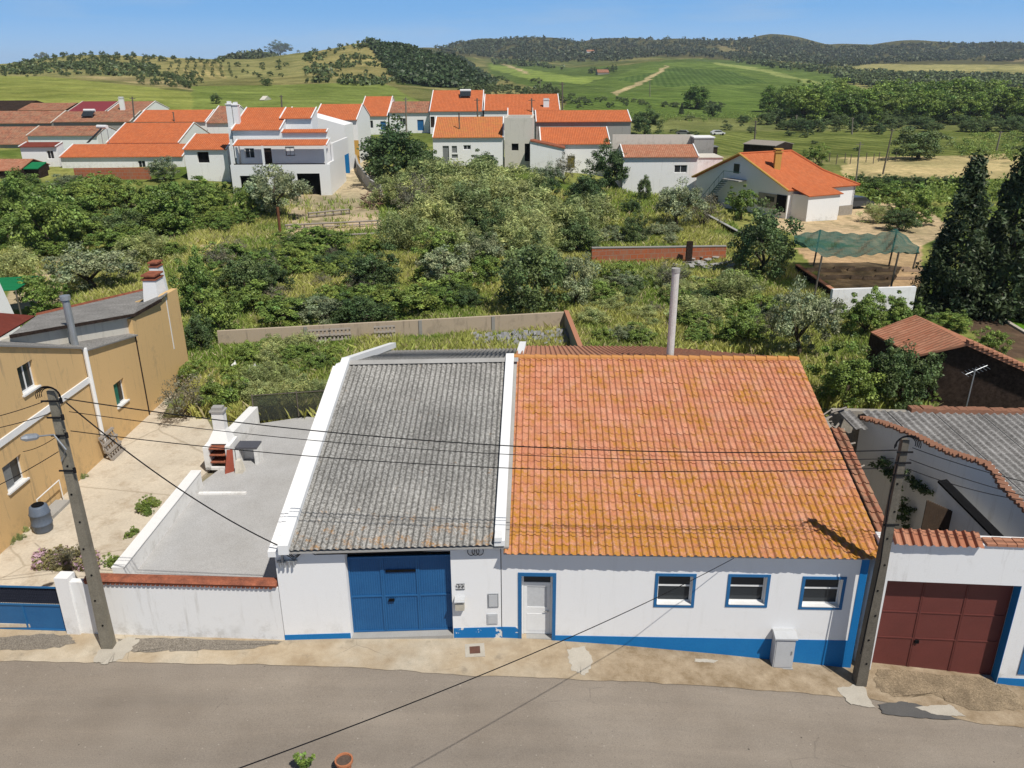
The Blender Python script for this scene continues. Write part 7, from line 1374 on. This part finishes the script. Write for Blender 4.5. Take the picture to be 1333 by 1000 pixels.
def mass(name, label, poly_list, n, hr, mat, seed, y0, cell=14, leaf=.55, asp=1.0, grid=None, nc=5, cat='woodland'):
    """a wood that reads as one mass"""
    rg = np.random.default_rng(seed); Cn = []; R_ = []; T_ = []
    for poly, w_ in poly_list:
        xs_ = [p[0] for p in poly]; ys_ = [p[1] for p in poly]; m = int(n*w_); x = rg.uniform(min(xs_), max(xs_), m*3); y = rg.uniform(min(ys_), max(ys_), m*3)
        if grid:
            gx, gy = grid; x = np.round(x/gx)*gx+rg.normal(0, .4, len(x)); y = np.round(y/gy)*gy+rg.normal(0, .12, len(y)); x = x+(y-90)*.8
        k = inpoly(x, y, poly); x = x[k][:m]; y = y[k][:m]
        pv = GV(x, y, y0)
        if name == 'hillside_scrub': pv = pv[vnoise(pv[:, 0], pv[:, 1], 28, 51)*.6+vnoise(pv[:, 0], pv[:, 1], 10, 52)*.4 > .52]
        if name == 'hill_woodland': pv = pv[vnoise(pv[:, 0], pv[:, 1], 70, 41)*.6+vnoise(pv[:, 0], pv[:, 1], 25, 42)*.4 > .33]
        for p in pv:
            h = rg.uniform(*hr)
            if p[1] > 3400: continue
            for q in range(nc): Cn.append(p+np.array([rg.normal()*h*.25*asp, rg.normal()*h*.25*asp, h*(.25+.55*rg.random())])); R_.append(h*.36); T_.append(.75+.5*rg.random())
    if not Cn: print('EMPTY', name); return
    Cn = np.array(Cn); V, F, C = leaves(Cn, np.array(R_), cell//nc+2, 1.0, rg, .6, 1.3, tint=np.array(T_)); sz_ = np.repeat(np.repeat(np.array(R_)*leaf*1.8, cell//nc+2), 4); cen = V.reshape(-1, 4, 3).mean(1).repeat(4, 0); V = cen+(V-cen)*sz_[:, None]
    o = npmesh(name, V-Cn.mean(0), F, mat, C, loc=Cn.mean(0)); o['label'] = label; o['category'] = cat; o['kind'] = 'stuff'; return o
mass('pine_plantation', 'dense dark green plantation of young pines on the central hill', [([(476,55),(530,63),(600,73),(647,108),(640,115),(560,114),(520,106),(498,82)], 1)], 2700, (3, 4.6), L['k'], 1, 420, leaf=.6)
mass('hill_woodland', 'dark oak woodland covering the far ridge behind the vineyards', [([(560,58),(660,52),(700,50),(760,54),(860,50),(940,50),(1000,47),(1080,62),(1080,86),(1000,82),(940,76),(860,74),(800,80),(700,82),(640,76),(570,70)], .66), ([(1080,64),(1150,60),(1230,57),(1345,57),(1345,80),(1200,80),(1080,88)], .34)], 4600, (5, 9.5), L['far2'], 2, 700, leaf=.6)
mass('far_woodland', 'dark wood on the low far ridge at the left', [([(255,70),(400,68),(400,80),(262,82)], 1)], 450, (6, 10), L['far2'], 3, 900)
mass('olive_grove', 'large olive grove in rows on the right slopes below the wooded ridge', [([(1082,92),(1160,96),(1333,100),(1345,104),(1345,116),(1200,116),(1110,112),(1080,100)], .72), ([(960,76),(1080,92),(1090,98),(1010,90),(950,80)], .16), ([(640,78),(700,84),(740,92),(700,88),(640,84)], .12)], 1300, (5, 7), L['f'], 4, 550, grid=(5.5, 2.4))
mass('hillside_scrub', 'patchy dark scrub on the left hillsides', [([(0,86),(60,78),(200,84),(212,96),(205,104),(0,98)], .4), ([(395,66),(480,54),(520,104),(500,112),(400,112)], .3), ([(590,92),(640,112),(700,118),(600,120)], .2)], 2600, (1.4, 3.2), L['f'], 5, 350, cell=10, leaf=.7)
mass('field_edge_scrub', 'band of low bushes and brambles around the open land at the right', [([(820,148),(1000,150),(1000,160),(820,160)], .4), ([(1230,180),(1333,176),(1345,215),(1250,205)], .25), ([(1085,240),(1345,245),(1345,300),(1200,290),(1120,262)], .35)], 420, (.8, 2.4), L['c'], 6, 100, cell=60, leaf=.2)
# grass and weeds
def grass():
    rg = np.random.default_rng(11); Vs = []; Fs = []; Cs = []; n0 = 0
    zones = [([(0,245),(330,262),(380,250),(500,262),(770,250),(905,240),(960,300),(1040,360),(1100,420),(1200,440),(1210,540),(1060,530),(990,460),(285,470),(262,540),(240,420),(100,400),(0,350)], 52000, (.18, .6), 1.0),
             ([(285,458),(735,440),(760,460),(440,500),(430,545),(335,550),(250,545),(250,480)], 9000, (.3, .8), 1.0),
             ([(770,250),(905,245),(945,340),(780,345)], 5000, (.2, .5), 2.0)]
    for poly, n, hr, ty in zones:
        xs_ = [p[0] for p in poly]; ys_ = [p[1] for p in poly]
        wxy = []
        Yl = np.exp(rg.uniform(math.log(34), math.log(110), n*5)); Yl = Yl[rg.random(len(Yl)) < 1]; X = rg.uniform(-.72, .72, len(Yl))*Yl; Z = tz(X, Yl); d = np.stack([X, Yl, Z], 1)-CP; zz = d@_fw; px = 666.5+FPX*(d@CR)/zz; py = 500-FPX*(d@CU)/zz
        k = inpoly(px, py, poly)
        for pl in [r[4] for r in REG if r[2] in ((.46,.36,.26), (.48,.39,.28), (.45,.36,.25), (.42,.34,.24), (.5,.38,.25), (.4,.28,.17), (.11,.075,.055), (.09,.2,.02))]: k &= ~inpoly(px, py, pl) | (rg.random(len(px)) < .08)
        P = np.stack([X, Yl, Z], 1)[k][:n]; m = len(P); nb = 9; B = np.repeat(P, nb, 0); B = B+np.concatenate([rg.normal(0, .16, (m*nb, 2)), np.zeros((m*nb, 1))], 1); h = rg.uniform(*hr, m*nb)*(B[:, 1]/50)**.3
        cl = vnoise(B[:, 0], B[:, 1], 2.6, 31)*.6+vnoise(B[:, 0], B[:, 1], 8, 32)*.4; h = h*(.6+cl)
        a = rg.random(m*nb)*6.28; w = .02+.04*rg.random(m*nb); lean = rg.normal(0, .35, (m*nb, 2))*h[:, None]; sd = np.stack([np.cos(a)*w, np.sin(a)*w, np.zeros_like(w)], 1)
        tip = B+np.stack([lean[:, 0], lean[:, 1], h], 1); mdp = B+np.stack([lean[:, 0]*.4, lean[:, 1]*.4, h*.6], 1)
        V = np.stack([B-sd, B+sd, mdp+sd*.9, tip, mdp-sd*.9], 1); V = V[:, [0, 1, 2, 3]]; V[:, 3] = tip; Vs.append(V.reshape(-1, 3)); Fs.append(np.arange(4*m*nb).reshape(-1, 4)+n0); n0 += 4*m*nb
        g1 = np.array([.2,.29,.055]); g2 = np.array([.43,.44,.13]); g3 = np.array([.48,.42,.24]); kk = smooth((cl-.3)/.4)[:, None] if ty == 1 else np.full((m*nb, 1), .6); c = g1*(1-kk)+g2*kk; rr_ = rg.random(m*nb)[:, None]; c = np.where(rr_ > .86, g3, c)*(.7+.6*rg.random(m*nb))[:, None]
        if ty == 2: c = np.array([.38,.42,.07])*(.7+.6*rg.random(m*nb))[:, None]
        Cs.append(np.repeat(c, 4, 0))
    o = npmesh('tall_grass', np.concatenate(Vs), np.concatenate(Fs), L['g'], np.concatenate(Cs)); o['label'] = 'tall green and straw-coloured grass over the plots behind the street'; o['category'] = 'grass'; o['kind'] = 'stuff'
grass()
# ice plant bed and potted succulent
rg = np.random.default_rng(5); n = 800; P = GV(rg.uniform(48, 128, n), 748-np.abs(rg.normal(0, 9, n)), 15.); P = P[P[:, 1] > 20.2]; P[:, 2] = .42+rg.random(len(P))*.22
V, F, C = leaves(P, np.full(len(P), .12), 6, .09, rg, .6, 1.4); t_ = np.repeat(rg.random(len(P)*6) < .5, 4); t_ &= (np.abs(V[:, 0]-V[:, 0].mean()+.2) > .55) | (np.repeat(np.repeat(rg.random(len(P)), 6), 4) < .3); C = np.where(t_[:, None], np.array([.42,.28,.34]), np.array([.2,.19,.08]))*(.75+.5*rg.random((len(C), 1)))
o = npmesh('flower_bed', V-P.mean(0), F, L['g'], C, loc=P.mean(0)); o['label'] = 'bed of pink ice plant flowers behind the gate and the left pole'; o['category'] = 'flower bed'; o['kind'] = 'stuff'
plant('s', 'dry brown shrub in the pink flower bed behind the left pole', 92, 744, 36, 44, cat='shrub', y0=20.2); plant('c', 'green weed in the corner between the flower bed and the low white divider', 150, 742, 20, 24, cat='shrub', y0=20.2)
p = G(396, 1004, 10.5); V = []; b = MB(); rr = random.Random(6); cen = []
for k in range(8):
    a = k*.8; tip = p+np.array([.22*math.cos(a)*rr.uniform(.5,1.3), .1*math.sin(a), .22+.3*rr.random()]); b.tube([p, p*.45+tip*.55, tip], [.022, .018, .016], 6); cen += [p+(tip-p)*f for f in (.55, .8, 1)]
root = thing('succulent_plant', 'green spiky succulent poking up at the bottom edge left of the terracotta pot', 'plant', p); b.build('stem', rough_mat('green_stem', (.12,.17,.04,1), bump=0), root)
V, F, C = leaves(np.array(cen), np.full(len(cen), .055), 20, .045, np.random.default_rng(3), .4, 1.8); o = npmesh('leaves', V-np.array(root['_o']), F, L['c'], C*1.3, parent=root); o.location = (0,0,0)
rg = np.random.default_rng(8); ivc = []
for (x, y, n) in ((1150, 606, 10), (1163, 618, 8), (1185, 628, 9), (1196, 634, 6), (1178, 660, 8), (1172, 676, 7)):
    s_, z_ = FWl.sz(x, y, -.25)
    for k in range(n): ivc.append(FWl(s_+rg.normal()*.25, -.22+rg.normal()*.06, z_+rg.normal()*.14))
ivc = np.array(ivc); V, F, C = leaves(ivc, np.full(len(ivc), .16), 34, .06, rg, .2, 2.0); o = npmesh('climbing_weed', V-ivc.mean(0), F, L['d'], C, loc=ivc.mean(0)); o['label'] = 'dark weeds sprouting from the shaded white wall of the roofless yard'; o['category'] = 'weeds'; o['kind'] = 'stuff'
hz = bpy.data.materials.new('haze'); hz.use_nodes = True; ht = hz.node_tree; ht.nodes.remove(ht.nodes['Principled BSDF']); pv_ = ht.nodes.new('ShaderNodeVolumePrincipled'); pv_.inputs['Color'].default_value = (.78,.88,1,1); pv_.inputs['Density'].default_value = .00009; ht.links.new(pv_.outputs[0], ht.nodes['Material Output'].inputs['Volume'])
hb = MB().box((-7500, -120, -140), (7500, 6300, 140)).build('haze', hz, None, kind='stuff', label='thin bluish air over the distant hills', category='haze')
# ================================================================== SKY, LIGHT, CAMERA
w = bpy.data.worlds.new('World'); scene.world = w; w.use_nodes = True; nt = w.node_tree; bg = nt.nodes['Background']; sky = nt.nodes.new('ShaderNodeTexSky'); sky.sky_type = 'NISHITA'; sky.sun_disc = False
AZ = 40.0; EL = 57.0
sky.sun_elevation = math.radians(EL); sky.sun_rotation = math.radians(180-AZ); sky.altitude = 200; sky.air_density = 1.0; sky.dust_density = .1; sky.ozone_density = 2.0
gc = nt.nodes.new('ShaderNodeTexCoord'); gs = nt.nodes.new('ShaderNodeSeparateXYZ'); nt.links.new(gc.outputs['Generated'], gs.inputs[0]); gr = nt.nodes.new('ShaderNodeValToRGB'); nt.links.new(gs.outputs[2], gr.inputs[0])
e = gr.color_ramp.elements; e[0].position = .02; e[0].color = (7.4,12.2,18.5,1); e[1].position = .13; e[1].color = (2.3,7.0,15.5,1); g3_ = gr.color_ramp.elements.new(.06); g3_.color = (4.2,9.5,17.2,1)
gm_ = nt.nodes.new('ShaderNodeMapping'); gm_.inputs['Scale'].default_value = (3, 3, 22); nt.links.new(gc.outputs['Generated'], gm_.inputs[0]); gn = nt.nodes.new('ShaderNodeTexNoise'); gn.inputs[2].default_value = 1.6; gn.inputs[3].default_value = 6; nt.links.new(gm_.outputs[0], gn.inputs[0])
gq = nt.nodes.new('ShaderNodeValToRGB'); gq.color_ramp.elements[0].position = .5; gq.color_ramp.elements[1].position = .8; gq.color_ramp.elements[1].color = (.35,.35,.35,1); nt.links.new(gn.outputs[0], gq.inputs[0]); gx_ = nt.nodes.new('ShaderNodeMix'); gx_.data_type = 'RGBA'; nt.links.new(gq.outputs[0], gx_.inputs[0]); nt.links.new(gr.outputs[0], gx_.inputs[6]); gx_.inputs[7].default_value = (11,12.4,14.2,1)
gk = nt.nodes.new('ShaderNodeMapRange'); nt.links.new(gs.outputs[2], gk.inputs[0]); gk.inputs[1].default_value = .12; gk.inputs[2].default_value = .22; gk.inputs[3].default_value = 1; gk.inputs[4].default_value = 0
gy_ = nt.nodes.new('ShaderNodeMix'); gy_.data_type = 'RGBA'; nt.links.new(gk.outputs[0], gy_.inputs[0]); nt.links.new(sky.outputs[0], gy_.inputs[6]); nt.links.new(gx_.outputs[2], gy_.inputs[7]); nt.links.new(gy_.outputs[2], bg.inputs[0]); bg.inputs[1].default_value = .056
sd = bpy.data.lights.new('sun', 'SUN'); sd.energy = 5.0; sd.angle = math.radians(.5); sd.color = (1, .955, .88); so = bpy.data.objects.new('sun', sd); COL.objects.link(so)
sv = Vector((math.sin(math.radians(AZ))*math.cos(math.radians(EL)), -math.cos(math.radians(AZ))*math.cos(math.radians(EL)), math.sin(math.radians(EL)))); so.rotation_euler = sv.to_track_quat('Z', 'Y').to_euler(); so.location = (0, -20, 60)
from mathutils import Matrix
cd = bpy.data.cameras.new('camera'); cd.sensor_width = 36; cd.lens = FPX/1333*36; cd.clip_end = 12000; cd.clip_start = .5; co = bpy.data.objects.new('camera', cd); COL.objects.link(co)
M3 = Matrix((CR.tolist(), CU.tolist(), (-_fw).tolist())).transposed(); co.matrix_world = Matrix.Translation((0, 0, HC)) @ M3.to_4x4(); scene.camera = co
scene.view_settings.view_transform = 'Standard'; scene.view_settings.look = 'None'; scene.view_settings.gamma = 1; scene.view_settings.exposure = -0.16
scene.cycles.max_bounces = 6; scene.cycles.diffuse_bounces = 3; scene.cycles.transparent_max_bounces = 12; scene.cycles.use_denoising = True; scene.cycles.volume_bounces = 0
for o in scene.objects:
    if '_o' in o.keys(): del o['_o']
